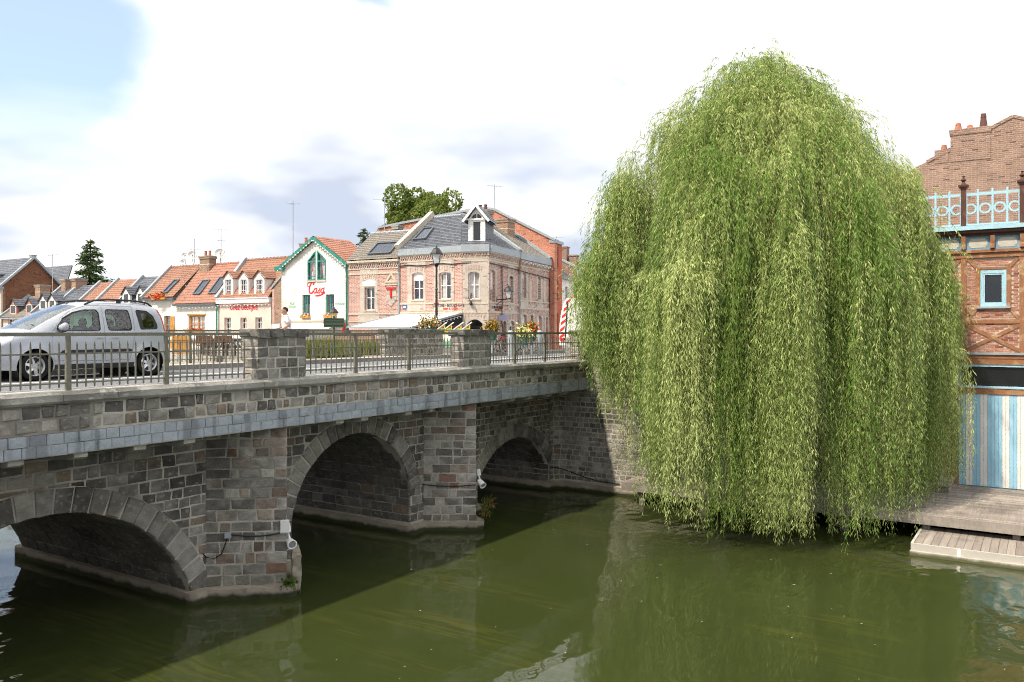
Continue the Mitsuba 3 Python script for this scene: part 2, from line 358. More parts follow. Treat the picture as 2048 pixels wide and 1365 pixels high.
for z0, z1, sd in ((3.295, 3.455, 1), (3.458, 3.622, 2)):
    r = random.Random(sd); u = E0
    while u < E1 - .05:
        l = min(r.uniform(.20, .30), E1 - u); rects.append((u + .003, z0 + .003, u + l - .003, z1 - .003)); u += l
stones([[(a, b), (c, b), (c, d), (a, d)] for a, b, c, d in rects], f0, BLUEST, band, 'granite_block', .03, jit=.001, inset=.003, score=lambda p: np.array(p)[0, 0])
u = E0
while u < E1 - .05:                                    # coping stones
    l = min(R.uniform(.85, 1.15), E1 - u)
    prof = [(-.07, 4.065), (-.10, 4.10), (-.10, 4.19), (-.06, 4.235), (.36, 4.24), (.36, 4.065)]
    V, n = [], len(prof)
    ts = np.linspace(u + .004, u + l - .004, 5)
    for t in ts: V += [B(t, a, b) for a, b in prof]
    V = np.array(V); V += (meshkit.fbm(V * 5, 3)[:, None] - .5) * [.012, .012, .02]
    F = [[i * n + j, i * n + (j + 1) % n, (i + 1) * n + (j + 1) % n, (i + 1) * n + j] for i in range(4) for j in range(n)]
    F = np.vstack([tri(F), [[0, j, j + 1] for j in range(1, n - 1)], [[4 * n, 4 * n + j, 4 * n + j + 1] for j in range(1, n - 1)]])
    put('coping_stone', V, F, CONC, bridge); u += l
for t in (-6.5, -5.4, -4.3, -3.2, -1.8, -.81, .135, 1.125, 2.05, 5.66, 6.42, 7.88, 8.76, 12.35, 13.3, 14.4, 15.4):
    V = np.array([B(t + a, m, z) for a, m, z in [(x, y, q) for x in (-.11, .11) for (y, q) in ((.06, 3.285), (.06, 3.21), (.16, 3.17), (1.24, 3.10), (1.24, 3.285))]]); V[:, :] += (meshkit.noise(V * 9)[:, None] - .5) * .02
    F = [[0, 1, 6, 5], [1, 2, 7, 6], [2, 3, 8, 7], [3, 4, 9, 8], [4, 0, 5, 9]]
    put('bracket', V, np.vstack([tri(F), [[0, 1, 2], [0, 2, 3], [0, 3, 4], [5, 6, 7], [5, 7, 8], [5, 8, 9]]]), CONC, bridge)

# parapet pillars of squared stone
def pillar(t0, t1, m0, m1, zb, zt, seed, far=False):
    core_ = MB().box(B, t0 + .02, t1 - .02, m0 + .02, m1 - .02, zb, zt - .17).build('parapet_pillar', MORTAR, bridge)
    faces = [lambda u, v, w: B(u, m0 + .02 - w, v), lambda u, v, w: B(t0 + .02 - w, m1 - u, v), lambda u, v, w: B(t1 - .02 + w, m0 + u, v), lambda u, v, w: B(t1 + t0 - u, m1 - .02 + w, v)]
    spans = [(t0, t1), (0, m1 - m0), (0, m1 - m0), (t0, t1)]
    rc = random.Random(seed)
    for k, (f, (a, b)) in enumerate(zip(faces, spans)):
        rects = courses(a, b, zb, zt - .17, .20, .24 if k in (0, 3) else .45, .028, .08, .2, seed * 10 + k)
        stones([[(q, w), (e, w), (e, y), (q, y)] for q, w, e, y in rects], f, STONE, core_, 'stone', .012, lambda p: (rc.uniform(.2, .65), rc.uniform(0, .85)))
    n = max(3, round((t1 - t0) / .32)); es = np.linspace(t0 - .05, t1 + .05, n + 1)
    for i in range(n):
        mb = MB(); f = lambda u, v, w: B(u, w, v)
        P = m3.Manifold.batch_hull([m3.Manifold.cube((es[i + 1] - es[i] - .012, m1 - m0 + .06, .13)).translate((0, 0, .02)), m3.Manifold.cube((es[i + 1] - es[i] - .05, m1 - m0 + .10, .155)).translate((.02, -.02, 0))]).refine_to_length(.12).to_mesh()
        V = P.vert_properties[:, :3]; V = V + (meshkit.fbm(V * 7 + seed + i, 3)[:, None] - .5) * .03
        mb.add(B(es[i] + .006 + V[:, 0], m0 - .03 + V[:, 1], zt - .17 + V[:, 2]), P.tri_verts, (rc.uniform(.05, .4), .4)); mb.build('capstone', STONE, core_)
pillar(3.44, 4.65, -.03, .40, 4.24, 5.20, 1)
pillar(9.93, 11.14, -.03, .40, 4.24, 5.20, 2)
pillar(10.50, 11.70, 8.75, 9.15, 4.12, 5.22, 3)
pillar(17.05, 20.5, 8.75, 9.2, 4.05, 5.25, 4)
pillar(-3.4, -2.2, 8.75, 9.15, 4.12, 5.22, 5)

# road surfaces
def asphalt_c(p, n, uv):
    g = fbm(p.x * .7, p.y * .7, 0, 4); f = noise(p.x * 60, p.y * 60, 0)
    return mix((.10, .105, .115), (.155, .16, .17), g) * (.8 + .4 * f)
ASPH = mat('asphalt', asphalt_c, .85, .3, lambda p, n, uv: noise(p.x * 60, p.y * 60, 0), .004, 3e-3)
def pave_c(p, n, uv):
    g = fbm(p.x * .8, p.y * .8, 0, 4); a = p.x * .84 - p.y * .54; b = p.x * .54 + p.y * .84
    j = smoothstep(.47, .49, abs(a * 1.7 - dr.floor(a * 1.7) - .5)) + smoothstep(.47, .49, abs(b * 1.7 - dr.floor(b * 1.7) - .5))
    return mix((.36, .32, .28), (.27, .245, .22), g) * (.85 + .3 * cell_rand(a * 1.7, b * 1.7, 0)) * (1 - .3 * dr.minimum(j, 1))
PAVE = mat('paving', pave_c, .85, .2)
KERB = mat('kerb_stone', (.22, .215, .205), .85, .2)
ROADW = mat('road_paint', lambda p, n, uv: mix((.62, .62, .60), (.30, .30, .29), smoothstep(.55, .8, fbm(p.x * 6, p.y * 6, 0, 4))), .7, .2)
tag(MB().box(B, E0 - 30, 17.2, 1.25, 7.95, 4.05, 4.064).box(B, 17.2, 110, 1.25, 7.95, 4.05, 4.060).build('road', ASPH), kind='structure')
tag(MB().box(B, E0 - 30, 17.1, .30, 1.17, 4.04, 4.195).build('pavement', ASPH), kind='structure')
tag(MB().box(B, E0 - 30, 17.6, 8.03, 8.95, 4.04, 4.20).box(B, 17.6, 23, 8.03, 12, 4.04, 4.18).build('pavement', PAVE), kind='structure')
for m0, t1, nm in ((1.17, 17.1, 'kerb'), (7.95, 34, 'kerb')):
    k = thing('kerb', 'long grey stone kerb on the near edge of the bridge road' if m0 < 3 else 'long grey stone kerb along the far pavement beyond the road', 'kerb')
    t = -8.0
    while t < t1:
        MB().box(B, t + .004, t + .996, m0, m0 + .08, 4.03, 4.198).build('kerb_stone', KERB, k); t += 1
tag(MB().box(B, -20, 60, 5.42, 5.54, 4.0, 4.0685).build('road_line', ROADW), kind='structure')

# ---------------------------------------------------------------- railings
def railing(t0, t1, posts, m, ztop, label, cat='railing', zb=4.24, step=.139, open_ends=(0, 0), posts_to=None):
    k = thing('bridge_railing', label, cat, 'olive iron railings of the bridge')
    MB().box(B, t0, t1, m - .035, m + .035, ztop - .055, ztop).build('top_rail', IRON, k)
    for z in (zb + .63 * (ztop - zb - .14) + .09, zb + .11):
        MB().box(B, t0, t1, m - .012, m + .012, z - .012, z + .012).build('rail', IRON, k)
    for t in posts:
        V = [B(t + a, m + b, z) for z, a0, b0 in ((zb - .1, .038, .03), (zb + .4, .036, .028), (ztop - .056, .028, .028)) for a in (-a0, a0) for b in (-b0, b0)]
        F = [[i + j for j in q] for i in (0, 4) for q in ([0, 1, 5, 4], [1, 3, 7, 5], [3, 2, 6, 7], [2, 0, 4, 6])]
        put('post', V, tri(F), IRON, k)
    es = sorted([t0] + [t for t in posts] + [t1])
    for a, b in zip(es[:-1], es[1:]):
        n = max(1, round((b - a) / step))
        for i in range(n):
            t = a + (b - a) * i / n
            if i == 0 and a in posts: continue
            if i == 0: t += .03
            p = MB().tube([B(t, m, z) for z in (zb + .035, zb + .05, ztop - .22, ztop - .18, ztop - .135)], [.004, .0135, .0135, .012, .002], 6, cap=False)
            p.build('baluster', IRON, k)
railing(-3.4, 3.43, [-1.67, 0.0, 1.67], .17, 5.118, 'olive iron railing in front of the white van, nearest the camera')
railing(4.66, 9.92, [6.25, 8.03], .17, 5.118, 'olive iron railing between the two stone pillars of the near parapet')
railing(11.15, 16.26, [12.62, 14.28], .17, 5.118, 'olive iron railing from the second pillar to the willow, in front of bicycles')
railing(-2.2, 10.49, [-.5, 1.3, 3.1, 4.9, 6.7, 8.5], 8.95, 5.19, 'olive iron railing on the far side, behind the van and its tail', zb=4.20)
railing(11.71, 17.04, [13.4, 15.2], 8.95, 5.19, 'olive iron railing on the far side before the green bank and road sign', zb=4.20)

# floodlights and cables on the piers
def floodlight(tn, z, label, aim):
    k = thing('floodlight', label, 'floodlight')
    c = B(tn, NOSE - .10, z)
    d = np.array([*(DT * -.32 - DN * .72), -.12]) if aim else np.array([*(DT * -.25 - DN * .7), -.42]); d /= np.linalg.norm(d)
    MB().lathe([(.02, -.13), (.065, -.12), (.078, -.04), (.088, .08), (.096, .095), (.078, .10), (.074, .08), (0, .075)], c, 16, axis=d).build('housing', WHITEM, k, smooth=False)
    MB().lathe([(0, .082), (.072, .082)], c, 16, axis=d).build('lens', scene_glass, k)
    MB().bar(c - d * .02, B(tn, NOSE - .01, z + .22), .03, .03).bar(B(tn, NOSE - .03, z + .20), B(tn, NOSE + .0, z + .36), .09, .06).build('arm', WHITEM, k)
scene_glass = mat('lamp_lens', (.20, .21, .22), .1, .8)
floodlight(PIERS[0][1] + .02, 1.02, 'round white floodlight low on the nearer bridge pier', True)
floodlight(PIERS[1][1] + .10, 1.18, 'white tube floodlight on the nose of the farther bridge pier', False)
k = thing('junction_box', 'white sloping electrical box above the round floodlight on the nearer pier', 'box')
fj = frame(B(PIERS[0][0], MS, 0)[:2], B(PIERS[0][1], NOSE, 0)[:2])
MB().box(fj, fj.length - .10, fj.length + .06, 1.22, 1.47, .02, .11).build('case', WHITEM, k)
MB().box(fj, fj.length - .09, fj.length + .05, 1.225, 1.245, .11, .122).build('lid_edge', GREYM, k)
kb = thing('cable', 'black cable across the nearer pier from a switch box to the floodlight', 'cable')
us = np.linspace(.42, fj.length - .08, 14)
MB().tube([fj(u, 1.20 + .025 * math.sin(u * 5), .05) for u in us], .016, 5).tube([fj(u, z, .05) for u, z in ((.42, 1.2), (.36, 1.0), (.30, .85), (.16, .76), (.02, .80), (-.1, .93))], .012, 5).build('wire', BLACKM, kb)
MB().box(fj, .36, .48, 1.15, 1.26, .02, .07).build('switch_box', GREYM, kb)
fj2 = frame(B(PIERS[1][0], MS, 0)[:2], B(PIERS[1][1], NOSE, 0)[:2])
kb = thing('cable', 'thin black cable across the farther pier to its floodlight', 'cable')
MB().tube([fj2(u, 1.12 - .05 * math.sin(u * 2.2) + .05, .05) for u in np.linspace(-.1, fj2.length, 12)], .014, 5).build('wire', BLACKM, kb)
# ================================================================ WATER, GROUND, QUAY
def water_c(p, n, uv):
    a = p.x * .842 - p.y * .54; b = p.x * .54 + p.y * .842          # a: downstream, b: across
    g = fbm(p.x * .25, p.y * .25, 0, 3)
    wx = b + .25 * fbm(a * .5, b * .5, 3.0, 2)
    weed = smoothstep(.50, .78, fbm(a * .35 + 4, wx * 1.1, 0, 3)) * smoothstep(.35, .75, fbm(a * 1.3, wx * 20.0, 2.0, 3))
    c = mix((.026, .035, .010), (.037, .048, .014), g)
    return mix(c, (.068, .070, .013), weed * .55)
def water_h(p, n, uv):
    a = p.x * .842 - p.y * .54; b = p.x * .54 + p.y * .842
    calm = .40 + 1.1 * smoothstep(.45, .75, fbm(p.x * .16 + 7, p.y * .16, 5, 3)) + 2.2 * smoothstep(9.5, 6.0, b)
    ax = a + .35 * fbm(a * .8, b * .8, 1, 2)
    return (.55 * fbm(ax * 1.1, b * .8, 0, 2) + .26 * fbm(ax * 3.2 + 4, b * 2.2, 1.0, 2) * calm + .03 * noise(ax * 12, b * 8, 2.0) * calm) * calm
scene['mat_water'] = {'type': 'bumpmap', 'arbitrary': proc(water_h, 6e-3), 'scale': .040,
                      'bsdf': {'type': 'plastic', 'int_ior': 1.34, 'ext_ior': 1.0, 'diffuse_reflectance': proc(water_c), 'nonlinear': False}}
mb = MB()
xs = [(-6.4, 17.4, -60, 260), (17.4, 32, -60, -1.0)]
for t0, t1, m0, m1 in xs: mb.add([B(t0, m0, 0), B(t1, m0, 0), B(t1, m1, 0), B(t0, m1, 0)], [[0, 1, 2, 3]])
tag(mb.build('river', 'mat_water'), kind='structure')
gr = Polygon([B(a, b, 0)[:2] for a, b in ((-900, -900), (900, -900), (900, 900), (-900, 900))])
hole = unary_union([Polygon([B(a, b, 0)[:2] for a, b in ((-6.2, -80), (17.05, -80), (17.05, 300), (-6.2, 300))]), Polygon([B(a, b, 0)[:2] for a, b in ((17.0, -40), (32, -40), (32, -4.6), (17.0, -4.6))])])
m = trimesh.creation.triangulate_polygon(gr.difference(hole), engine='earcut')
ground_c = lambda p, n, uv: mix((.24, .23, .215), (.17, .165, .155), fbm(p.x * .4, p.y * .4, 0, 5))
GROUND = mat('ground', ground_c, .9, .2)
tag(put('ground', np.column_stack([m[0], np.full(len(m[0]), 4.045)]), m[1], GROUND), kind='structure')

# banks beyond and before the bridge
k = thing('river_wall', 'far grey stone quay wall upstream of the bridge, on the right bank', 'wall')
MB().box(B, 16.95, 17.4, 8.6, 260, -1, 4.04).build('wall', MORTAR, k)
k = thing('river_wall', 'far grey stone quay wall along the left bank, mostly out of sight', 'wall')
MB().box(B, -6.6, -6.15, -60, 260, -1, 4.04).build('wall', MORTAR, k)

# the quay wall beside the bridge: the corner is rounded, the stones follow it
TW = 16.80
quay = thing('quay_wall', 'sunlit grey brown stone quay wall between the bridge and the willow', 'wall')
path = [(16.36, MS)] + [(16.40 + .40 * math.sin(a), MS - .40 + .40 * math.cos(a)) for a in np.linspace(0, math.pi / 2, 8)] + [(TW, -4.6)]
path = np.array(path); seg = np.linalg.norm(np.diff(path, axis=0), axis=1); cum = np.concatenate([[0], np.cumsum(seg)])
def fq(u, v, w):
    u, v, w = np.broadcast_arrays(np.asarray(u, float), v, w)
    t = np.interp(u, cum, path[:, 0]); m = np.interp(u, cum, path[:, 1])
    e = .05; dt = np.interp(u + e, cum, path[:, 0]) - np.interp(u - e, cum, path[:, 0]); dm = np.interp(u + e, cum, path[:, 1]) - np.interp(u - e, cum, path[:, 1])
    L = np.maximum(np.hypot(dt, dm), 1e-9)
    return B(t + dm / L * w, m - dt / L * w, v)
LQ = cum[-1]
mb = MB(); us = np.linspace(0, LQ, 60)
V = np.vstack([fq(us, np.full(60, z), np.zeros(60)) for z in (-.8, 4.2)])
mb.add(V, [[i, i + 1, 60 + i + 1, 60 + i] for i in range(59)]); mb.box(B, TW + .01, 17.6, -4.6, MS, -.8, 4.03)
mb.build('backing', MORTAR, quay)
rects = courses(.02, LQ, .30, 3.30, .155, .215, .026, .12, .25, seed=71)
def q_tone(p): return (R.uniform(.10, .75), R.random() * (.99 if R.random() < .5 else .8))
stones([[(a, b), (c, b), (c, d), (a, d)] for a, b, c, d in rects], fq, PSTONE, quay, 'stone', .012, q_tone, most=300, score=lambda p: -abs(p[0][0] - 1.6))
rects = courses(.55, LQ, 3.32, 3.62, .15, .5, .016, .05, .2, seed=72) + courses(.55, LQ, 3.64, 4.06, .21, .24, .018, .1, .3, seed=73)
stones([[(a, b), (c, b), (c, d), (a, d)] for a, b, c, d in rects], fq, PSTONE, quay, 'upper_stone', .03, q_tone, most=90, score=lambda p: -p[0][0])
u = .55
while u < LQ - .3:
    l = R.uniform(.7, 1.0); MB().box(fq, u + .004, min(u + l, LQ), 4.07, 4.23, -.3, .06).build('coping_stone', CONC, quay); u += l
MB().box(fq, .62, LQ, 4.23, 4.95, -.28, -.03).build('parapet', MORTAR, quay)
rects = courses(.62, LQ, 4.24, 4.95, .236, .36, .016, .06, .25, seed=74)
stones([[(a, b), (c, b), (c, d), (a, d)] for a, b, c, d in rects], lambda u, v, w: fq(u, v, w - .03), PSTONE, quay, 'parapet_stone', .02, lambda p: (R.uniform(.6, 1), R.uniform(0, .8)), most=60, score=lambda p: -p[0][0])
pillar(16.28, 17.2, -.03, .42, 4.24, 5.19, 8)
ledge = Polygon([(16.30, MS + .05), (16.30, MS - .16)] + [(16.40 + .24 * math.sin(a), MS - .40 + .24 * math.cos(a)) for a in np.linspace(.2, math.pi / 2, 6)] + [(TW - .16, -4.6), (TW + .1, -4.6), (TW + .1, MS + .05)])
led2 = Polygon([(ARCHES[2][0] + ARCHES[2][1] - .18, MS - .15), (16.6, MS - .15), (16.6, MF), (ARCHES[2][0] + ARCHES[2][1] - .18, MF)])
m = trimesh.creation.extrude_polygon(unary_union([ledge, led2]).segmentize(.2), .86, engine='earcut').subdivide()
V = np.array(m.vertices); nz = meshkit.fbm(V * 2.5, 3); V[:, 0] += (nz - .5) * .10; V[:, 2] -= .6; V[V[:, 2] > .1, 2] += (nz[V[:, 2] > .1] - .5) * .08
put('foot_ledge', B(V[:, 0], V[:, 1], V[:, 2]), m.faces, LEDGE, quay)
kb = thing('cable', 'long black cable sagging along the quay wall beside the third arch', 'cable')
MB().tube([fq(u, .62 + .10 * math.cos(u * 1.6) + (-.08 * u), .05) for u in np.linspace(.05, 2.6, 16)], .016, 5).build('wire', BLACKM, kb)
kw = thing('retaining_wall', 'brick and stone retaining wall behind the willow, closing the courtyard', 'wall')
MB().box(B, TW, 32, -4.6, -4.3, -.8, 4.9).build('wall', MORTAR, kw)
# ================================================================ RIGHT BANK: decks and the half-timbered house
def wood_c(p, n, uv):
    a = p.x * .842 - p.y * .54; b = p.x * .54 + p.y * .842
    g = fbm(a * 1.5, b * 30, p.z * 30, 3); h = fbm(b * 1.5, a * 30, p.z * 9, 3)
    st = smoothstep(.48, .72, fbm(p.x * .9, p.y * .9, 3, 4))
    return mix((.165, .14, .122), (.35, .315, .28), uv.x * .6 + .4 * g) * (.75 + .4 * h) * (1 - .35 * st)
WOOD = mat('grey_wood', wood_c, .8, .2, lambda p, n, uv: fbm((p.x * .842 - p.y * .54) * 3, (p.x * .54 + p.y * .842) * 40, p.z * 30, 2), .004, 3e-3)
def beam_c(p, n, uv):
    a = p.x * .84 - p.y * .54
    g = fbm(uv.x * 2 + a * 1.2, uv.y * 25 + p.z * 3, a * 9, 4); w = smoothstep(.52, .7, fbm(a * 6, p.z * 6, 2, 4))
    return mix(mix((.33, .155, .075), (.22, .095, .05), g), (.46, .31, .18), w * (.25 + .55 * uv.x))
TIMBER = mat('orange_timber', beam_c, .65, .3, lambda p, n, uv: fbm((p.x * .84 - p.y * .54) * 25, p.z * 25, 0, 3), .003, 3e-3)
def bpiece_c(p, n, uv):
    g = fbm(p.x * 22, p.y * 22, p.z * 22, 3); c = mix((.36, .15, .10), (.44, .24, .17), uv.x)
    c = mix(c, (.22, .08, .055), smoothstep(.85, .97, uv.y)); st = smoothstep(.6, .75, fbm(p.x * 2.3, p.y * 2.3, p.z * 2.3, 3))
    return mix(c, (.45, .30, .23), st * .35) * (.75 + .45 * g)
BRICKP = mat('brick_piece', bpiece_c, .85, .2, lambda p, n, uv: fbm(p.x * 60, p.y * 60, p.z * 60, 2), .004, 2e-3)
LMORT = mat('pale_mortar', lambda p, n, uv: mix((.55, .50, .45), (.42, .38, .34), fbm(p.x * 6, p.y * 6, p.z * 6, 3)), .95, .1)
def paint(name, c, wear=(.4, .38, .35), amt=.35, rough=.5):
    c = tuple(c)
    return mat(name, lambda p, n, uv: mix(c, wear, amt * smoothstep(.55, .75, fbm(p.x * 7, p.y * 7, p.z * 3.5, 4))) * (.88 + .24 * fbm(p.x * 2, p.y * 2, p.z * 2, 3)), rough, .3)
LBLUE = paint('light_blue_paint', (.34, .55, .66)); MBLUE = paint('blue_paint', (.17, .30, .40)); CREAMP = paint('cream_paint', (.48, .46, .40))
DWHITE = paint('door_white', (.70, .70, .68), (.5, .49, .47), .25); DBLUE = paint('door_blue', (.30, .54, .70), (.5, .6, .64), .2)
BROWNP = paint('brown_paint', (.085, .035, .025), (.2, .1, .07), .4)
GLASSD = mat('dark_glass', (.012, .014, .016), .06, .8)
scene['mat_pane'] = {'type': 'thindielectric', 'int_ior': 1.5}
ROOMD = mat('dark_room', (.03, .028, .026), .9, .1)

TB = 20.6
fb = lambda u, v, w: B(TB - w, -np.asarray(u, float), v)
# deck
deck = thing('timber_deck', 'long weathered grey timber deck along the right bank under the willow', 'deck')
t = 15.66
while t < 20.55:
    w = min(.118, 20.58 - t)
    MB().box(B, t, t + w - .008, -14.5, -1.75, .60, .64, (R.random(), 0)).build('board', WOOD, deck); t += .12
MB().box(B, 15.60, 15.655, -14.5, -1.7, .40, .638, (.9, 0)).build('edge_board', WOOD, deck)
MB().box(B, 15.66, 16.79, -1.75, -1.70, .40, .638, (.8, 0)).build('edge_board', WOOD, deck)
for u in np.arange(2.2, 14.5, 1.9): MB().box(B, 15.75, 15.90, -u - .15, -u, -.5, .60, (.2, 0)).build('support', WOOD, deck)
k = thing('plank_stack', 'small stack of weathered planks on the deck beside the quay wall', 'planks')
for i in range(4): MB().box(B, 16.15 + .02 * (i % 2), 16.7, -3.6, -2.35 - .04 * i, .643 + i * .075, .708 + i * .075, (R.random(), 0)).build('plank', WOOD, k)
pont = thing('pontoon', 'low floating pontoon of grey boards with a pale metal edge, at the right edge', 'pontoon')
u = 9.80
while u < 14.4:
    MB().box(B, 14.14, 16.1, -u - .158, -u, .20, .25, (R.random(), 0)).build('board', WOOD, pont); u += .166
PEDGE = mat('pontoon_edge', lambda p, n, uv: mix((.10, .10, .05), (.42, .40, .36), smoothstep(.03, .12, p.z + .06 * (fbm(p.x * 7, p.y * 7, 0, 3) - .5))), .6, .4)
MB().box(B, 14.07, 14.13, -14.5, -9.74, .10, .262).box(B, 14.0, 14.12, -14.5, -9.72, -.15, .10).build('front_edge', PEDGE, pont)
MB().box(B, 14.13, 16.1, -9.79, -9.73, -.10, .262).build('side_edge', PEDGE, pont)
for u in (10.7, 12.6): MB().box(B, 14.02, 14.066, -u - .05, -u, -.05, .24).build('fender', WOOD, pont)
st = thing('timber_steps', 'two broad weathered timber steps left of the striped door', 'steps')
for z0, t0, u1 in ((.643, 18.9, 10.12), (.863, 19.4, 9.85)):
    MB().box(B, t0 + .03, 20.58, -u1 + .03, -4.8, z0, z0 + .17, (.3, 0)).build('riser', WOOD, st)
    t = t0
    while t < 20.5: MB().box(B, t, min(t + .125, 20.58), -u1, -4.75, z0 + .172, z0 + .218, (R.random(), 0)).build('tread_board', WOOD, st); t += .132
tag(MB().box(B, 16.9, 32, -40, -4.6, .30, .42).build('courtyard_ground', GROUND), kind='structure')

# half-timbered house
house = thing('timbered_house', 'half-timbered brick house with pale blue balustrade and a striped door, at the right edge', 'house')
U0, U1 = 5.6, 15.0
wp = sbox(U0, 4.53, U1, 7.27)
wins = [(10.34 + 1.46 * k + .42, 10.34 + 1.46 * k + 1.07, 5.86, 6.92) for k in (0, 1, 2)]
ub = [10.34 + 1.46 * k for k in range(-3, 4)]
wall = MB().prism(wp.difference(unary_union([sbox(*[a, c, b, d]) for a, b, c, d in wins])), fb, -.35, 0).build('brick_wall', LMORT, house)
MB().box(fb, U0, U1, .4, 8.0, -5.8, -.6).build('inner_wall', ROOMD, house)
timb = []                                               # timbers as polygons on the face
def tl(p, q, w): return LineString([p, q]).buffer(w / 2, cap_style=2)
for a in ub: timb.append(('post', sbox(a - .075, 4.53, a + .075, 7.30), .055))
for a in ub[:-1]:
    b = a + 1.46; a0, b0 = a + .075, b - .075; win = any(abs(w[0] - a - .42) < .01 for w in wins)
    timb.append(('rail', sbox(a0, 5.37, b0, 5.49), .045))
    X1 = tl((a0, 5.32), (b0, 4.60), .10).intersection(sbox(a0, 4.53, b0, 5.37)); X2 = tl((a0, 4.60), (b0, 5.32), .10).intersection(sbox(a0, 4.53, b0, 5.37))
    timb.append(('brace', X1, .038)); timb.append(('brace', X2.difference(X1), .036))
    wl, wr = a + .36, a + 1.13
    timb.append(('window_post', sbox(wl - .055, 5.80, wl + .055, 7.0), .045)); timb.append(('window_post', sbox(wr - .055, 5.80, wr + .055, 7.0), .045))
    timb.append(('lintel', sbox(wl + .055, 6.93, wr - .055, 7.0), .04))
    if not win: timb.append(('sill_beam', sbox(wl + .055, 5.80, wr - .055, 5.86), .04))
    for p, q in (((a0, 7.28), (wl, 6.96)), ((b0, 7.28), (wr, 6.96)), ((a0, 5.5), (wl, 5.84)), ((b0, 5.5), (wr, 5.84))):
        timb.append(('brace', tl(p, q, .09).intersection(sbox(a0, 5.49, b0, 7.27)).difference(sbox(wl - .055, 5.8, wr + .055, 7.0)), .036))
allt = unary_union([g for _, g, _ in timb] + [sbox(w[0] - .02, w[2] - .05, w[1] + .02, w[3] + .03) for w in wins])
for nm, g, w in timb: MB().prism(g, fb, -.01, w, (R.uniform(.2, 1), R.random())).build(nm, TIMBER, house)
polys = []
z, row = 4.535, 0
while z < 7.2:
    u = U0 - (.115 if row % 2 else 0)
    while u < U1:
        polys += clipped([(u + .006, z + .006, u + .224, z + .059)], sbox(U0, 4.53, U1, 7.27).difference(allt.buffer(.006)), .3); u += .23
    z += .0655; row += 1
vis = [p for p in polys if 9.2 < np.mean(np.array(p)[:, 0]) < 12.1]
stones(vis, fb, BRICKP, wall, 'brick', .012, jit=.0015, inset=.003, most=300, score=lambda p: -abs(np.mean(np.array(p)[:, 0]) - 11.0))
for a, b, c, d in wins:
    w = MB().box(fb, a, a + .075, c, d, -.10, .02).box(fb, b - .075, b, c, d, -.10, .02).box(fb, a + .075, b - .075, d - .11, d, -.10, .018).box(fb, a + .075, b - .075, c, c + .09, -.10, .018).build('window', LBLUE, house)
    MB().box(fb, a + .075, a + .115, c + .09, d - .11, -.08, .005).box(fb, b - .115, b - .075, c + .09, d - .11, -.08, .005).box(fb, a + .115, b - .115, c + .09, c + .12, -.08, .004).box(fb, a + .115, b - .115, d - .15, d - .11, -.08, .004).build('sash', LBLUE, w)
    MB().box(fb, a + .116, b - .116, c + .12, d - .15, -.05, -.04).build('pane', GLASSD, w)
    MB().box(fb, a - .10, b + .10, c - .055, c - .003, -.05, .10).build('sill', GREYM, w)
# beams, frieze, gutter
MB().box(fb, U0, U1, 7.275, 7.42, -.2, .07, (.8, .2)).build('top_plate', TIMBER, house)
MB().box(fb, U0, U1, 7.42, 7.50, -.2, .13, (.6, .7)).build('frieze_moulding', TIMBER, house)
MB().box(fb, U0, U1, 7.50, 7.90, -.2, .03).build('frieze', MBLUE, house)
MB().box(fb, U0, U1, 7.90, 7.98, -.2, .10, (0, .2)).box(fb, U0, U1, 7.98, 8.07, -.2, .22, (0, .4)).build('cornice_board', BROWNP, house)
MB().box(fb, U0, U1, 8.07, 8.19, -.2, .30).build('gutter', LBLUE, house)
MB().box(fb, U0, U1, 7.95, 8.05, -5.8, -.2).build('terrace', ZINC, house)
for k in range(-3, 4):
    for h in (0, .73):
        a = 10.34 + 1.46 * k + h
        prof = Polygon([(.03, 7.50), (.20, 7.53), (.20, 7.62), (.13, 7.66), (.17, 7.90), (.03, 7.90)])
        MB().prism(prof, lambda u, v, w, a=a: fb(a - .055 + w, v, u), 0, .11, (.1, .4)).build('bracket', TIMBER, house)
        p0, p1 = a + .13, a + .60; c_ = .045
        P = Polygon([(p0 + c_, 7.565), (p1 - c_, 7.565), (p1 - c_, 7.565 + c_), (p1, 7.565 + c_), (p1, 7.83 - c_), (p1 - c_, 7.83 - c_), (p1 - c_, 7.83), (p0 + c_, 7.83), (p0 + c_, 7.83 - c_), (p0, 7.83 - c_), (p0, 7.565 + c_), (p0 + c_, 7.565 + c_)])
        MB().prism(P, fb, .03, .042).build('frieze_panel', CREAMP, house)
# balustrade
for k in range(-3, 4):
    a = 10.34 + 1.46 * k
    MB().box(fb, a - .065, a + .065, 8.19, 9.30, .04, .17).box(fb, a - .10, a + .10, 9.30, 9.345, .005, .205).box(fb, a - .13, a + .13, 9.345, 9.40, -.025, .235).lathe([(.10, 9.40), (.045, 9.47), (.03, 9.50), (.08, 9.54), (.08, 9.56), (.03, 9.60), (.025, 9.63), (.045, 9.66), (0, 9.69)], [*fb(a, 0, .105)[..., :2], 0], 10).build('balustrade_post', BROWNP, house)
    mb = MB().box(fb, a + .065, a + 1.395, 9.08, 9.16, .08, .13).box(fb, a + .065, a + 1.395, 8.22, 8.26, .08, .13)
    mb.box(fb, a + .067, a + .095, 8.19, 9.08, .085, .125).box(fb, a + 1.365, a + 1.393, 8.19, 9.08, .085, .125).build('balustrade_rail', LBLUE, house)
    for j in (1, 2, 3): MB().box(fb, a + .365 * j - .025, a + .365 * j + .025, 8.19, 9.26, .075, .135).build('balustrade_bar', LBLUE, house)
    for j in range(4):
        c0 = Point(a + .365 * j + .1825, 8.70); MB().prism(c0.buffer(.158, quad_segs=6).difference(c0.buffer(.108, quad_segs=6)), fb, .09, .12).build('balustrade_ring', LBLUE, house)
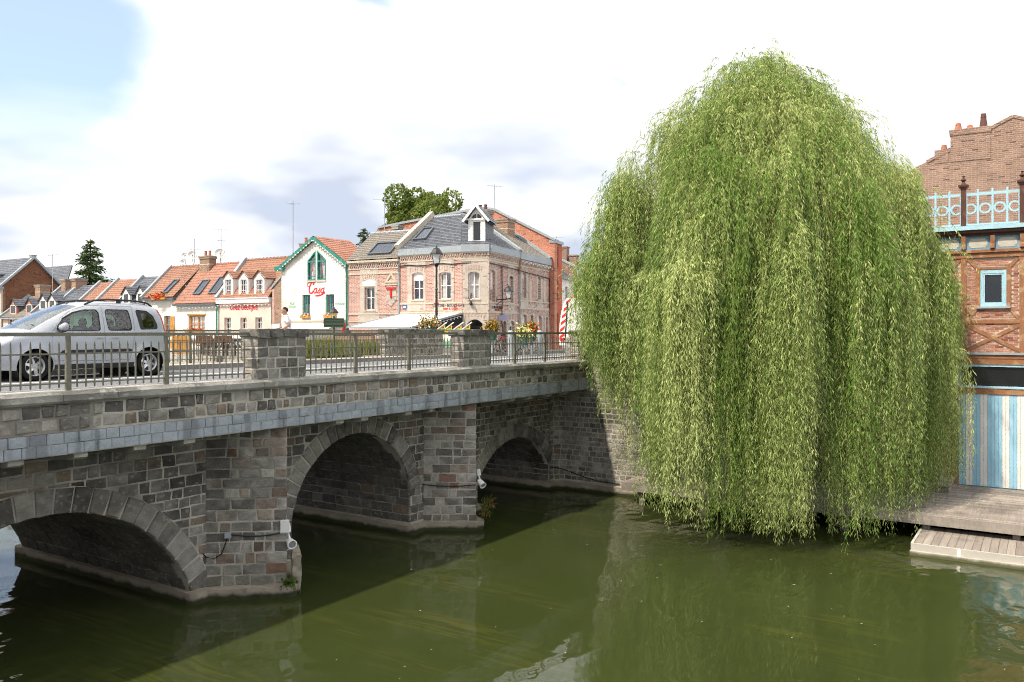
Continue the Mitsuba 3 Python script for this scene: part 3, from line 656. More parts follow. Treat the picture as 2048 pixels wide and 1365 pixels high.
# ground floor: beam, transom window, striped door
MB().box(fb, U0, U1, 4.47, 4.53, -.3, .12).build('flashing', ZINC, house)
MB().box(fb, U0, U1, 4.36, 4.47, -.3, .07, (.1, .1)).box(fb, U0, U1, 4.19, 4.36, -.3, .05, (.3, .5)).build('storey_beam', TIMBER, house)
for a, b in ((10.03, 10.20), (12.98, 13.15), (7.2, 7.36)): MB().box(fb, a, b, .43, 4.19, -.2, .06, (R.random() * .6, .3)).build('corner_post', TIMBER, house)
MB().box(fb, 10.2, 12.98, 3.33, 3.50, -.2, .035, (.15, .8)).build('door_beam', TIMBER, house)
MB().box(fb, 10.2, 12.98, 4.12, 4.19, -.2, .02).box(fb, 10.2, 10.28, 3.56, 4.12, -.2, .018).box(fb, 12.90, 12.98, 3.56, 4.12, -.2, .018).box(fb, 10.2, 12.98, 3.50, 3.56, -.2, .06).build('transom_window', LBLUE, house)
w = [x for x in scene if x.endswith('transom_window')][-1]
MB().box(fb, 10.28, 12.90, 3.56, 4.12, -.06, -.05).build('pane', GLASSD, w)
door = MB().box(fb, 10.2, 12.98, .50, 3.33, -.2, -.03).build('door', MBLUE, house)
seq, u = 'BWBWBBWBWBWBWBB', 10.205
for ch in seq:
    for _ in (0, 1):
        MB().box(fb, u + .003, u + .088, .66, 3.325, -.03, R.uniform(-.004, .002)).build('door_board', DBLUE if ch == 'B' else DWHITE, door); u += .0915
MB().box(fb, U0, 10.03, .43, 4.19, -.3, -.02).build('lower_wall', LMORT, house)
LOWB = [k for k in scene if k.endswith('lower_wall')][-1]
polys = []
for row in range(int(3.75 / .0655)):
    u = 8.9 - (.115 if row % 2 else 0)
    while u < 10.0: polys += clipped([(u + .006, .45 + row * .0655 + .006, u + .224, .45 + row * .0655 + .059)], sbox(8.9, .43, 10.02, 4.19), .3); u += .23
stones(polys, lambda u, v, w: fb(u, v, w - .02), BRICKP, LOWB, 'brick', .012, jit=.0015, inset=.003, most=60, score=lambda p: p[0][0])
f = frame(B(TB, -U1, 0)[:2], B(TB + 6, -U1, 0)[:2])
MB().box(f, 0, 6, .4, 8.05, -.2, 0).build('side_wall', LMORT, house)
MB().box(lambda u, v, w: B(TB + u, -U0 + w, v), 0, 6, .4, 8.05, -.2, 0).build('side_wall', LMORT, house)

# brick gable behind
def brick_fn(red, dark, mort, ch=.07, cl=.23, jw=.012, var=.5):
    def c(p, n, uv):
        r = dr.floor(uv.y / ch); x = uv.x / cl + .5 * (r - 2 * dr.floor(r / 2)); fx = x - dr.floor(x); fy = uv.y / ch - r
        k = cell_rand(x, r, 3); k2 = cell_rand(x, r, 9)
        col = mix(red, dark, dr.clip(k * var + .6 * fbm(uv.x * .5, uv.y * .5, 7, 3) - .15, 0, 1)); col = mix(col, (col.x * .55, col.y * .5, col.z * .5), smoothstep(.9, .95, k2))
        j = dr.maximum(smoothstep(.5 - jw / cl * 1.0, .5 - jw / cl * .3, abs(fx - .5)), smoothstep(.5 - jw / ch * 1.0, .5 - jw / ch * .3, abs(fy - .5)))
        return mix(col, mort, j) * (.85 + .3 * fbm(uv.x * 3, uv.y * 3, 1, 3))
    return c
def brick_bump(ch=.07, cl=.23, jw=.012):
    def b(p, n, uv):
        r = dr.floor(uv.y / ch); x = uv.x / cl + .5 * (r - 2 * dr.floor(r / 2)); fx = x - dr.floor(x); fy = uv.y / ch - r
        return 1 - dr.maximum(smoothstep(.5 - jw / cl, .5 - jw / cl * .3, abs(fx - .5)), smoothstep(.5 - jw / ch, .5 - jw / ch * .3, abs(fy - .5))) * 1.0 + .3 * cell_rand(x, r, 5)
    return b
GABB = mat('gable_brick', brick_fn((.32, .19, .135), (.22, .135, .10), (.36, .31, .27), var=.8), .9, .15, brick_bump(), .008, 4e-3)
TB2 = 27.0
fg = lambda u, v, w: B(TB2 - w, -np.asarray(u, float), v)
gh = thing('gable_house', 'tall old brick gable with stepped chimney rising behind the timbered house', 'house')
G = Polygon([(4, .4), (16, .4), (16, 10.9), (11.39, 12.70), (10.68, 12.36), (9.2, 11.74), (8.67, 11.40), (4, 9.3)])
MB().prism(G, fg, -7, 0).build('gable_wall', GABB, gh)
stk = MB().box(fg, 9.45, 10.70, 11.3, 12.25, -.5, .03).box(fg, 9.42, 10.73, 12.25, 12.36, -.53, .06).box(fg, 9.40, 10.72, 12.36, 12.46, -.5, .03).build('chimney', GABB, gh)
POT = mat('clay_pot', (.36, .15, .09), .8, .2); POTD = mat('sooty_pot', (.12, .06, .05), .8, .2)
for u, h, mt in ((9.68, .26, POT), (10.05, .14, POT), (10.48, .50, POTD)):
    MB().lathe([(.16, 12.46), (.13, 12.50), (.09, 12.46 + h * .7), (.10, 12.46 + h * .72), (.08, 12.46 + h)], [*fg(u, 0, -.2)[..., :2], 0], 10).build('chimney_pot', mt, stk)
st2 = MB().box(fg, 8.93, 9.38, 11.3, 11.78, -.5, .025).build('chimney', GABB, gh)
MB().lathe([(.12, 11.78), (.08, 11.98)], [*fg(9.22, 0, -.2)[..., :2], 0], 10).build('chimney_pot', POT, st2)
for p, q in (((8.67, 11.40), (9.42, 11.74)), ((10.68, 12.36), (11.39, 12.70)), ((11.39, 12.70), (16, 10.9))):
    MB().prism(LineString([p, q]).buffer(.05, cap_style=2), fg, -.3, .035).build('verge', GABB, gh)
# ================================================================ THE WILLOW
def leaf_mat(name, a, b, trans=.9):
    def c(p, n, uv): return mix(a, b, uv.x) * (.75 + .5 * uv.y)
    scene['mat_' + name] = {'type': 'principledthin', 'base_color': proc(c), 'roughness': .42, 'spec_trans': 0.0, 'diff_trans': trans, 'eta': 1.45}
    return 'mat_' + name
WLEAF = leaf_mat('willow_leaf', (.15, .275, .05), (.58, .645, .275), .70)
BARK = mat('bark', lambda p, n, uv: mix((.10, .08, .06), (.05, .042, .035), fbm(p.x * 9, p.y * 9, p.z * 2, 4)), .9, .1, lambda p, n, uv: fbm(p.x * 14, p.y * 14, p.z * 3, 3), .03, 5e-3)
TWIG = mat('willow_twig', (.16, .16, .045), .6, .3)
willow = thing('weeping_willow', 'huge weeping willow trailing its green strands to the water beside the bridge', 'tree')
WC = np.array([6.95, 23.7]); WR = np.array([4.95, 4.6])
g = np.random.default_rng(42)
def dome(rho): return 6.2 + 5.9 * np.maximum(1 - np.minimum(rho, 1) ** 2, 0) ** .72 + .65 * np.exp(-(rho / .26) ** 2)
HX = [0, 1.9, 2.5, 3.0, 3.4, 3.75, 4.1, 4.5, 5.6, 8.6, 9.2, 10.0, 11.0, 11.8, 12.6, 14]
HZ = [6.0, 5.2, 4.3, 3.0, 2.3, 1.7, .30, .15, -.05, -.2, -.1, .10, .40, .75, 2.2, 5.0]
starts, outs, lens, tones, reach, dens = [], [], [], [], [], []
BO = [(2 * math.pi * i / 20 + g.normal(0, .13), g.uniform(.80, 1.09), g.uniform(-1.2, .7), g.random()) for i in range(20)]      # outer boughs: azimuth, reach, height, tone
BI = [(2 * math.pi * i / 9 + g.normal(0, .2), g.uniform(.8, 1.1), g.uniform(-.8, .6), g.random()) for i in range(9)]
def asym(az): return 1 + .07 * math.sin(3 * az + 1.0) - .05 * max(math.cos(az), 0) ** 2
GAPS = [(-1.17, .060, 4.8), (-.80, .055, 3.4), (-.42, .045, 2.6), (-1.62, .045, 2.4), (-2.05, .045, 4.2), (-.98, .03, 2.6)]
NC = 390
for ci in range(NC):
    outer = ci < 215
    b_ = (BO if outer else BI)[int(g.integers(0, 20 if outer else 9))]
    az = b_[0] + g.normal(0, .055 if outer else .22)
    if not outer and g.random() < .75: az = g.uniform(-math.pi, .5) if g.random() < .75 else g.uniform(0, math.pi)
    if math.sin(az) > .25 and g.random() < .6: continue                       # fewer on the side away from the water
    rho = g.uniform(.74, 1.0) if outer else math.sqrt(g.uniform(.0, .62))
    base = WC + WR * rho * b_[1] * np.array([math.cos(az), math.sin(az)]) * asym(az) * (1.0 if outer else .88)
    z0 = dome(min(rho, .97)) + b_[2] * .7 + g.normal(0, .30)
    if rho > .84: z0 = g.uniform(4.6, 7.8) + b_[2] * .6 if g.random() < .7 else z0
    n = int(g.integers(18, 32)); spread = g.uniform(.11, .24) if outer else g.uniform(.2, .42); tone = np.clip(.55 * b_[3] + g.normal(.20, .22), 0, 1)
    hem = np.interp(base[0], HX, HZ) + (0 if base[1] < WC[1] + .5 else g.uniform(.3, 1.6))
    cut = g.uniform(0, .15) if g.random() < .52 else g.uniform(.3, 4.2)
    for _ in range(n):
        p = np.array([*(base + g.normal(0, spread, 2)), z0 + g.normal(0, .35)]); q_ = (p[:2] - WC) / WR; p[2] = min(p[2], float(dome(min(1.2, math.hypot(q_[0] * 1.0, q_[1])))) + .15 + .75 * g.random() ** 3)
        a = az + g.normal(0, .7)
        L = g.uniform(1.2, 3.0) if rho < .70 else max(.8, (p[2] - hem - cut) * g.uniform(.94, 1.02) + g.uniform(-.15, .1))
        if rho >= .70 and g.random() < .22: L *= g.uniform(.35, .8)
        L = min(L, p[2] - hem + .5)
        aa = math.atan2(q_[1], q_[0])                                         # openings between the tresses
        for ga, gw, gz in GAPS:
            if abs(aa - ga) < gw and math.hypot(*q_) > .45: L = min(L, max(.6, p[2] - gz - g.uniform(0, 1.6)))
        if L < .5: continue
        starts.append(p); outs.append([math.cos(a), math.sin(a)]); lens.append(L); tones.append(tone + g.normal(0, .10)); reach.append(g.uniform(.2, .65)); dens.append(1.0)
for _ in range(150):                                                            # thin wisps that break the outline
    az = g.uniform(0, 2 * math.pi); rho = g.uniform(.25, 1.0)
    base = WC + WR * rho * np.array([math.cos(az), math.sin(az)])
    starts.append(np.array([*base, dome(min(rho, .97)) + g.uniform(.0, .45)])); outs.append([math.cos(az), math.sin(az)]); lens.append(g.uniform(1.2, 2.6)); tones.append(g.uniform(.5, .9)); reach.append(g.uniform(.5, 1.0)); dens.append(.6)
starts, outs, lens, tones, reach, dens = map(np.array, (starts, outs, lens, tones, reach, dens))
ns = len(starts)
ph, sw = g.uniform(0, 6.28, (ns, 2)), g.uniform(.02, .09, (ns, 2)); lean = g.normal(0, .035, (ns, 2)); rise = g.uniform(.1, .5, ns)
def strand(i, s):
    a = reach[i]; e = 1 - np.exp(-s / a)
    h = a * e * 1.1
    xy = starts[i][:, :2] + outs[i] * h[:, None] + lean[i] * s[:, None] + sw[i] * np.sin(s[:, None] * 1.3 + ph[i])
    z = starts[i][:, 2] + rise[i] * e * np.exp(-s / (a * 2)) - (s - a * e)
    return np.column_stack([xy, np.maximum(z, .03)])
step = .031
cnt = (lens * dens / step).astype(int); si = np.repeat(np.arange(ns), cnt)
s = np.concatenate([np.sort(g.uniform(.05, 1, c)) for c in cnt]) * lens[si]
P = strand(si, s); Tg = strand(si, s + .03) - P; Tg /= np.linalg.norm(Tg, axis=1, keepdims=True) + 1e-9
N = len(P)
phi = g.uniform(0, 2 * np.pi, N)
rad = np.column_stack([np.cos(phi), np.sin(phi), np.zeros(N)])
D = Tg * g.uniform(.55, 1.1, (N, 1)) + rad * g.uniform(.35, .9, (N, 1)); D[:, 2] -= .25; D /= np.linalg.norm(D, axis=1, keepdims=True)
Wd = np.cross(D, g.normal(0, 1, (N, 3))); Wd /= np.linalg.norm(Wd, axis=1, keepdims=True) + 1e-9
LL = g.uniform(.075, .135, N) * np.clip(1.15 - .35 * (s / lens[si]) ** 3, .5, 1.2); WW = LL * g.uniform(.065, .095, N)
P = P + rad * (g.random((N, 1)) * .07)
mid = P + D * (LL * .45)[:, None]
V = np.stack([P, mid + Wd * WW[:, None], P + D * LL[:, None] + np.array([0, 0, -.012]), mid - Wd * WW[:, None]], 1).reshape(-1, 3)
V[:, 2] = np.maximum(V[:, 2], .012)
k4 = np.arange(N)[:, None] * 4
Fc = np.concatenate([k4 + [0, 1, 2], k4 + [0, 2, 3]], 0)
UVw = np.repeat(np.column_stack([np.clip(tones[si] + g.normal(0, .16, N), 0, 1), g.random(N)]), 4, 0)
tag(put('crown', V, Fc, WLEAF, willow, uv=UVw), kind='stuff')
# the twigs they hang on
K = 9; sv = np.linspace(0, 1, K); Vt, Ft = [], []
allS = np.stack([strand(np.arange(ns), sv[j] * lens) for j in range(K)], 1)
wv = np.linspace(.006, .002, K)
off = g.normal(0, 1, (ns, 1, 2)); off /= np.linalg.norm(off, axis=2, keepdims=True); o3 = np.concatenate([off, np.zeros((ns, 1, 1))], 2) * wv[None, :, None]
Vt = np.stack([allS - o3, allS + o3], 2).reshape(-1, 3)
b0 = (np.arange(ns)[:, None] * K + np.arange(K - 1)[None]).reshape(-1, 1) * 2
Ft = np.concatenate([b0 + [0, 1, 3], b0 + [0, 3, 2]], 0)
tag(put('twigs', Vt, Ft, TWIG, willow), kind='stuff')
# trunk and limbs
tb = np.array([7.9, 24.0, .3])
tr = [tb, tb + [.05, -.05, 1.5], tb + [-.1, -.1, 3.2], tb + [-.25, -.2, 4.6]]
MB().tube(tr, [.62, .50, .42, .38], 12).build('trunk', BARK, willow, smooth=True)
for az, ln, top in ((.3, 3.4, 9.5), (1.5, 2.6, 10.2), (2.6, 3.6, 9.2), (3.5, 3.9, 8.8), (4.4, 3.0, 9.6), (5.3, 3.2, 9.0), (0.9, .6, 12.2), (4.0, 1.2, 11.8), (2.2, 1.6, 11.3)):
    e = tr[3]; q = np.array([WC[0] + ln * math.cos(az) * .72, WC[1] + ln * math.sin(az) * .72, top - .9])
    pts = [e, e * .7 + q * .3 + [0, 0, .8], e * .35 + q * .65 + [0, 0, 1.0], q, q + np.array([math.cos(az), math.sin(az), -.4]) * .9]
    lb = MB().tube(pts, [.24, .17, .12, .07, .025], 8).build('limb', BARK, willow, smooth=True)
    for j in range(4):
        a = az + g.normal(0, .8); p = pts[2] * (1 - j / 4) + pts[3] * (j / 4); w = p + np.array([math.cos(a) * .8, math.sin(a) * .8, .5 + g.uniform(0, .4)])
        MB().tube([p, (p + w) / 2 + [0, 0, .3], w, w + np.array([math.cos(a), math.sin(a), -.7]) * .7], [.06, .045, .03, .01], 5).build('branch', BARK, lb)
# yellow young boughs that arch out of the crown and show
bm = MB()
for _ in range(34):
    az = -g.uniform(.0, 3.14); rho = g.uniform(.25, .85); b = WC + WR * rho * np.array([math.cos(az), math.sin(az)]) * .92; z = dome(rho) - .35; o = np.array([math.cos(az), math.sin(az)])
    l = g.uniform(.6, 1.3); t = np.linspace(0, 1, 9); r = -.7 + 1.5 * t - .45 * t ** 2
    bm.tube([[*(b + o * l * q), z + .35 - 1.1 * (k - .30) ** 2 * (1 + 1.6 * k)] for q, k in zip(r, t)], np.linspace(.018, .005, 9), 5, cap=False)
tag(bm.build('young_boughs', mat('willow_bough', (.20, .16, .05), .6, .3), willow), kind='stuff')
# ================================================================ HOUSES
G0 = 4.05
def fr(T, z0=G0):
    f = lambda u, v, w: B(T - np.asarray(w, float), -np.asarray(u, float), z0 + np.asarray(v, float))
    A = B(T, 0, 0)[:2]; f.A, f.d, f.z0 = A, -DN, z0
    return f
def fl(A, Bp, z0=G0):
    f = frame(A, Bp, z0); A = np.array(A, float); f.A, f.d, f.z0 = A, (np.array(Bp) - A) / np.linalg.norm(np.array(Bp) - A), z0
    return f
def u_at(f, px):
    s = (px - 1024) / FOC; return (s * f.A[1] - f.A[0]) / (f.d[0] - s * f.d[1])
def v_at(f, u, py): return EYE + (664 - py) / FOC * (f.A[1] + u * f.d[1]) - f.z0
def rect(f, x0, x1, y0, y1):
    a, b = u_at(f, x0), u_at(f, x1); c = (a + b) / 2; return a, b, v_at(f, c, y1), v_at(f, c, y0)

PLASTER = mat('white_plaster', lambda p, n, uv: mix((.72, .70, .645), (.55, .53, .48), smoothstep(.5, .8, fbm(p.x * 1.1, p.y * 1.1, p.z * .8, 5))), .9, .1, lambda p, n, uv: fbm(p.x * 12, p.y * 12, p.z * 12, 3), .006, 5e-3)
PINKPL = mat('pink_plaster', lambda p, n, uv: mix((.70, .56, .49), (.60, .47, .41), smoothstep(.4, .8, fbm(p.x * 1.3, p.y * 1.3, p.z * .9, 4))), .9, .1)
REDB = mat('red_brick', brick_fn((.43, .205, .165), (.34, .155, .125), (.58, .52, .47), jw=.016), .9, .15)
CREAMB = mat('cream_brick', brick_fn((.52, .46, .40), (.43, .385, .335), (.46, .42, .38), jw=.010, var=.7), .9, .15)
OLDB = mat('old_brick', brick_fn((.33, .20, .13), (.20, .13, .09), (.36, .31, .26)), .9, .15)
SHADEB = mat('dark_brick', brick_fn((.22, .085, .045), (.14, .06, .035), (.20, .15, .11), jw=.008), .9, .15)  # darker than the red brick: shade of the left gable is in this colour
ORANGEB = mat('orange_brick', brick_fn((.47, .20, .13), (.41, .17, .115), (.46, .29, .22), jw=.008), .9, .15)
ORPL = mat('orange_render', (.42, .125, .075), .85, .15)
def tile_fn(a, b, dark):
    def c(p, n, uv):
        k = cell_rand(uv.x, uv.y, 1); g = fbm(p.x * .9, p.y * .9, p.z * .9, 4)
        return mix(mix(a, b, dr.clip(k * .8 + .5 * (g - .4), 0, 1)), dark, smoothstep(.52, .75, fbm(p.x * 2.2, p.y * 2.2, p.z * 2.2, 4)) * .5) * (.85 + .3 * k)
    return c
TILE = mat('orange_tile', tile_fn((.38, .195, .14), (.29, .145, .11), (.21, .135, .105)), .8, .2)
TILEB = mat('brown_tile', tile_fn((.33, .175, .12), (.24, .135, .10), (.16, .115, .09)), .85, .2)
SLATE = mat('slate', tile_fn((.085, .095, .115), (.105, .115, .135), (.075, .08, .095)), .5, .4)
SLATEO = mat('old_slate', tile_fn((.22, .20, .175), (.14, .13, .12), (.30, .27, .18)), .8, .2)
STONEC = mat('cream_stone', lambda p, n, uv: mix((.56, .50, .41), (.44, .39, .32), fbm(p.x * 2, p.y * 2, p.z * 2, 4)), .85, .2)
GREENP = paint('green_paint', (.025, .21, .165)); OCHREP = paint('ochre_wood', (.44, .22, .055), (.55, .35, .15), .4)
WFRAME = mat('white_frame', (.75, .75, .74), .4, .4)
CURT = mat('net_curtain', (.62, .60, .56), .9, .1); PINKC = mat('pink_curtain', lambda p, n, uv: mix((.55, .20, .17), (.70, .55, .5), smoothstep(.4, .6, noise(uv.x * 40, 0, 0))), .9, .1)
SKYL = mat('roof_window_glass', (.02, .03, .05), .03, 1.0)
REDP = mat('red_paint', (.55, .03, .025), .5, .3)
FLOWR = mat('red_flowers', lambda p, n, uv: mix((.62, .06, .03), (.75, .16, .08), uv.x), .8, .1); FLOWP = mat('pale_flowers', lambda p, n, uv: mix((.75, .55, .52), (.78, .74, .55), uv.x), .8, .1)
FLOWO = mat('orange_foliage', lambda p, n, uv: mix((.45, .16, .03), (.22, .22, .05), uv.x), .8, .1)
BULB = mat('bulb_glass', (.75, .75, .72), .3, .5)

def wall(parent, f, poly, m, openings=(), depth=.3, name='wall', proud=0):
    if len(openings): poly = poly.difference(unary_union(list(openings)))
    return MB().prism(poly, f, -depth, proud).build(name, m, parent)
def arch_rect(a, b, c, d, rise):
    if rise <= 0: return sbox(a, c, b, d)
    x = np.linspace(a, b, 9); y = d - rise + rise * (1 - ((x - (a + b) / 2) / ((b - a) / 2)) ** 2)
    return Polygon([(a, c)] + [(b, c)] + list(zip(x[::-1], y[::-1])))
def window(parent, f, r, rise=0, fm=None, mull=1, trans=(.62,), curtain=None, sill=None, rec=.13, name='window', blind=0, fw=.055, grid=None, gl='mat_pane', proud=0):
    """A window in opening r: frame with mullions, panes, room behind, curtain, blind, sill."""
    fm = fm or WFRAME; a, b, c, d = r; o = arch_rect(a, b, c, d, rise); inner = o.buffer(-fw, join_style=2)
    cols = [a + fw + (b - a - 2 * fw) * (i + 1) / (mull + 1) for i in range(mull)]
    bars = [sbox(x - .03, c, x + .03, d) for x in cols] + [sbox(a, c + (d - c) * t - .02, b, c + (d - c) * t + .02) for t in trans]
    if grid:
        bars += [sbox(a + (b - a) * i / grid[0] - .012, c, a + (b - a) * i / grid[0] + .012, d) for i in range(1, grid[0])] + [sbox(a, c + (d - c) * i / grid[1] - .012, b, c + (d - c) * i / grid[1] + .012) for i in range(1, grid[1])]
    lights = inner.difference(unary_union(bars)) if bars else inner
    k = MB().prism(o.difference(lights), f, -rec - .05, -rec).build(name, fm, parent)
    MB().prism(inner, f, -rec - .034, -rec - .028).build('pane', gl, k)
    MB().prism(o.buffer(.05), f, -.75, -.74).prism(o.buffer(.06).difference(o), f, -.74, -.302).build('room', ROOMD, k)
    if curtain:
        mt, spans = curtain
        for (p, q, lo, hi) in spans:
            x = np.linspace(a + (b - a) * p, a + (b - a) * q, 15); w = -rec - .10 + .018 * np.sin(np.arange(15) * 1.9)
            lo_, hi_ = c + (d - c) * lo, c + (d - c) * hi
            V = np.vstack([f(x, np.full(15, lo_), w), f(x, np.full(15, hi_), w)])
            put('curtain', V, tri([[i, i + 1, 15 + i + 1, 15 + i] for i in range(14)]), mt, k, uv=np.tile(np.column_stack([x, x * 0]), (2, 1)))
    if blind: MB().prism(o.intersection(sbox(a, d - blind, b, d + 1)), f, -rec - .02, -rec + .03).build('blind', WFRAME, k)
    if sill: MB().box(f, a - .06, b + .06, c - .07, c - .002, -.12, proud + .07).build('sill', sill, k)
    return k
def roof(parent, P, m, tw=.22, th=.26, amp=.02, step=.022, name='roof', ridge=None):
    """A tiled slope: P = eave left, eave right, ridge right, ridge left. Corrugated by amp, each course lapping the next by step."""
    P = np.array(P, float); W = max(np.linalg.norm(P[1] - P[0]), np.linalg.norm(P[2] - P[3])); H = max(np.linalg.norm(P[3] - P[0]), np.linalg.norm(P[2] - P[1]))
    nu = max(2, int(W / tw) * (4 if amp else 1)); nv = max(2, int(H / th))
    n = np.cross(P[1] - P[0], P[3] - P[0]); n /= np.linalg.norm(n); n = n if n[2] > 0 else -n
    a = np.linspace(0, 1, nu + 1); rows = []
    for j in range(nv):
        for e, lift in ((0, step), (1, .0)):
            v = (j + e) / nv
            q = (P[0] * (1 - a)[:, None] + P[1] * a[:, None]) * (1 - v) + (P[3] * (1 - a)[:, None] + P[2] * a[:, None]) * v
            w = lift + amp * (.5 + .5 * np.sin(a * W / tw * 2 * np.pi)) if amp else lift + 0 * a
            rows.append((q + n * np.reshape(w, (-1, 1)) + n * .02, np.column_stack([a * W / tw + .5 * (j % 2 if not amp else 0), np.full(nu + 1, j + .5)])))
    V = np.vstack([r[0] for r in rows]); U = np.vstack([r[1] for r in rows]); k = nu + 1
    F = np.vstack([tri([[i * k + j, i * k + j + 1, (i + 1) * k + j + 1, (i + 1) * k + j] for j in range(nu)]) for i in range(2 * nv - 1)])
    c = len(V); V = np.vstack([V, P - n * .06]); U = np.vstack([U, U[:4]]); F = np.vstack([F, [[c, c + 1, c + 2], [c, c + 2, c + 3]]])
    key = put(name, V, F, m, parent, uv=U)
    if ridge:
        t = np.linspace(0, 1, max(3, int(W / .33)) + 1)
        for i in range(len(t) - 1):
            p, q = P[3] + (P[2] - P[3]) * t[i], P[3] + (P[2] - P[3]) * t[i + 1]
            MB().tube([p + [0, 0, .0], q + [0, 0, .015]], [.10, .115], 7, (R.random(), .5)).build('ridge_tile', ridge, key)
    return key
def skylight(parent, P, q, m=None):
    """q: (a0, a1, v0, v1) as shares of the slope P."""
    P = np.array(P, float); n = np.cross(P[1] - P[0], P[3] - P[0]); n /= np.linalg.norm(n); n = n if n[2] > 0 else -n
    def pt(a, v, w): return (P[0] * (1 - a) + P[1] * a) * (1 - v) + (P[3] * (1 - a) + P[2] * a) * v + n * w
    a0, a1, v0, v1 = q; c = [(a0, v0), (a1, v0), (a1, v1), (a0, v1)]
    mb = MB()
    for i in range(4): mb.bar(pt(*c[i], .08), pt(*c[(i + 1) % 4], .08), .09, .14, n)
    k = mb.build('roof_window', mat_frame, parent)
    MB().add([pt(*x, .10) for x in c], [[0, 1, 2, 3]]).build('pane', SKYL, k)
mat_frame = mat('roof_window_frame', (.10, .115, .13), .5, .4)
def chimney(parent, c, sx, sy, z0, z1, pots, m, rot=None, bands=True, potm=None, name='chimney'):
    f = lambda u, v, w: B(c[0] + w, c[1] - u, v)
    mb = MB().box(f, -sx / 2, sx / 2, z0, z1 - .22, -sy / 2, sy / 2).box(f, -sx / 2 - .05, sx / 2 + .05, z1 - .22, z1 - .08, -sy / 2 - .05, sy / 2 + .05)
    k = mb.build(name, m, parent)
    MB().box(f, -sx / 2 - .08, sx / 2 + .08, z1 - .08, z1, -sy / 2 - .08, sy / 2 + .08).build('cap', CONC, k)
    if bands: MB().box(f, -sx / 2 - .012, sx / 2 + .012, z1 - .62, z1 - .56, -sy / 2 - .012, sy / 2 + .012).build('band', STONEC, k)
    for i in range(pots):
        u = (i - (pots - 1) / 2) * sx / max(pots, 1) * .85
        MB().lathe([(.12, z1), (.10, z1 + .05), (.085, z1 + .30), (.10, z1 + .31), (.10, z1 + .36), (.07, z1 + .36)], [*f(u, 0, 0)[:2], 0], 10).build('chimney_pot', potm or POT, k)
    return k
def bt(f, u, w=0): """bridge coordinates of a facade point"""; p = f(u, 0, w)[:2] - O0; return float(p @ DT), float(p @ DN)
def bulbs(parent, pts, name='bulb_string'):
    mb = MB(); pts = np.array(pts)
    mb.tube(pts, .008, 3, cap=False)
    for p in pts[::1]: mb.ball(p - [0, 0, .05], .045, sub=0)
    return tag(mb.build(name, BULB, parent), kind='stuff')
def flowers(parent, c, rad, n, mats, name='flowers', size=.05, seed=1):
    g = np.random.default_rng(seed)
    for mt, nm, k in mats:
        mb = MB()
        for _ in range(int(n * k)):
            p = np.array(c) + g.normal(0, .45, 3) * rad; d = g.normal(0, 1, 3); d /= np.linalg.norm(d); e = np.cross(d, g.normal(0, 1, 3)); e /= np.linalg.norm(e) + 1e-9; q = np.cross(d, e)
            s = size * g.uniform(.6, 1.3); mb.add([p + e * s, p + q * s, p - e * s, p - q * s], [[0, 1, 2, 3]], (g.random(), g.random()))
        tag(mb.build(nm, mt, parent), kind='stuff')
PLANTG = leaf_mat('plant_leaf', (.06, .12, .025), (.13, .19, .04))

# ------------------------------------------------ the pizzeria with the green gable
f = fr(27.0); pz = thing('pizzeria', 'white gabled pizzeria with green window frames and an orange tiled roof', 'building')
ua, ub_ = u_at(f, 563), u_at(f, 696); um = u_at(f, 631); ve = v_at(f, ua, 537); va = v_at(f, um, 480)
outline = Polygon([(ua, 0), (ub_, 0), (ub_, ve), (um, va), (ua, ve)])
W1, W2 = rect(f, 604.5, 620.5, 590, 637.5), rect(f, 651, 668, 589, 637)
c0, c1, c2, c3 = u_at(f, 615), u_at(f, 631.5), u_at(f, 634.5), u_at(f, 652); vb, vs = v_at(f, um, 561), v_at(f, um, 521); vt = v_at(f, um, 501)
TL = Polygon([(c0, vb), (c1, vb), (c1, vt), (c0, vs)]); TR_ = Polygon([(c2, vb), (c3, vb), (c3, vs), (c2, vt)])
wall(pz, f, outline, PLASTER, [sbox(W1[0], W1[2], W1[1], W1[3]), sbox(W2[0], W2[2], W2[1], W2[3]), TL, TR_])
for P in (TL, TR_):
    inn = P.buffer(-.07, join_style=2); a, b = P.bounds[0], P.bounds[2]; tb_ = sbox(a, vs - .12, b, vs - .02)
    k = MB().prism(P.difference(inn.difference(tb_)), f, -.14, .015).build('gable_window', GREENP, pz)
    MB().prism(inn, f, -.08, -.075).build('pane', 'mat_pane', k); MB().prism(P.buffer(.03), f, -.7, -.69).build('room', ROOMD, k)
    x = np.linspace(a + .35 * (b - a), b - .08, 13); w = -.16 + .02 * np.sin(np.arange(13) * 1.9)
    put('curtain', np.vstack([f(x + (1 - e) * .12 * (x - x[-1]) * 0 + (.10 if e == 0 else 0), np.full(13, z), w) for e, z in ((0, vb + .08), (1, vs - .1))]), tri([[i, i + 1, 14 + i, 13 + i] for i in range(12)]), PINKC, k, uv=np.tile(np.column_stack([x, x]), (2, 1)))
    MB().box(f, a - .03, b + .03, vb - .10, vb - .003, -.1, .06).build('sill', STONEC, k)
    MB().box(f, a + .02, b - .02, vb + .22, vb + .25, -.03, .03).build('guard_bar', GREENP, k)
for r, cur in ((W1, (CURT, [(.25, .52, .05, .62), (.62, .95, .05, .62)])), (W2, (CURT, [(.3, .6, .1, .62)]))):
    k = window(pz, f, r, fm=GREENP, mull=1, trans=(), curtain=cur, rec=.10, fw=.07)
    MB().box(f, r[0] - .02, r[1] + .02, r[2] + .02, r[2] + .18, -.05, .16).build('flower_box', OCHREP, k)
    flowers(k, f((r[0] + r[1]) / 2, r[2] + .24, .08), (.30, .2, .11), 70, ((FLOWP, 'flower', .6), (PLANTG, 'leaf', .5)), size=.045, seed=3)
rb = 2.9
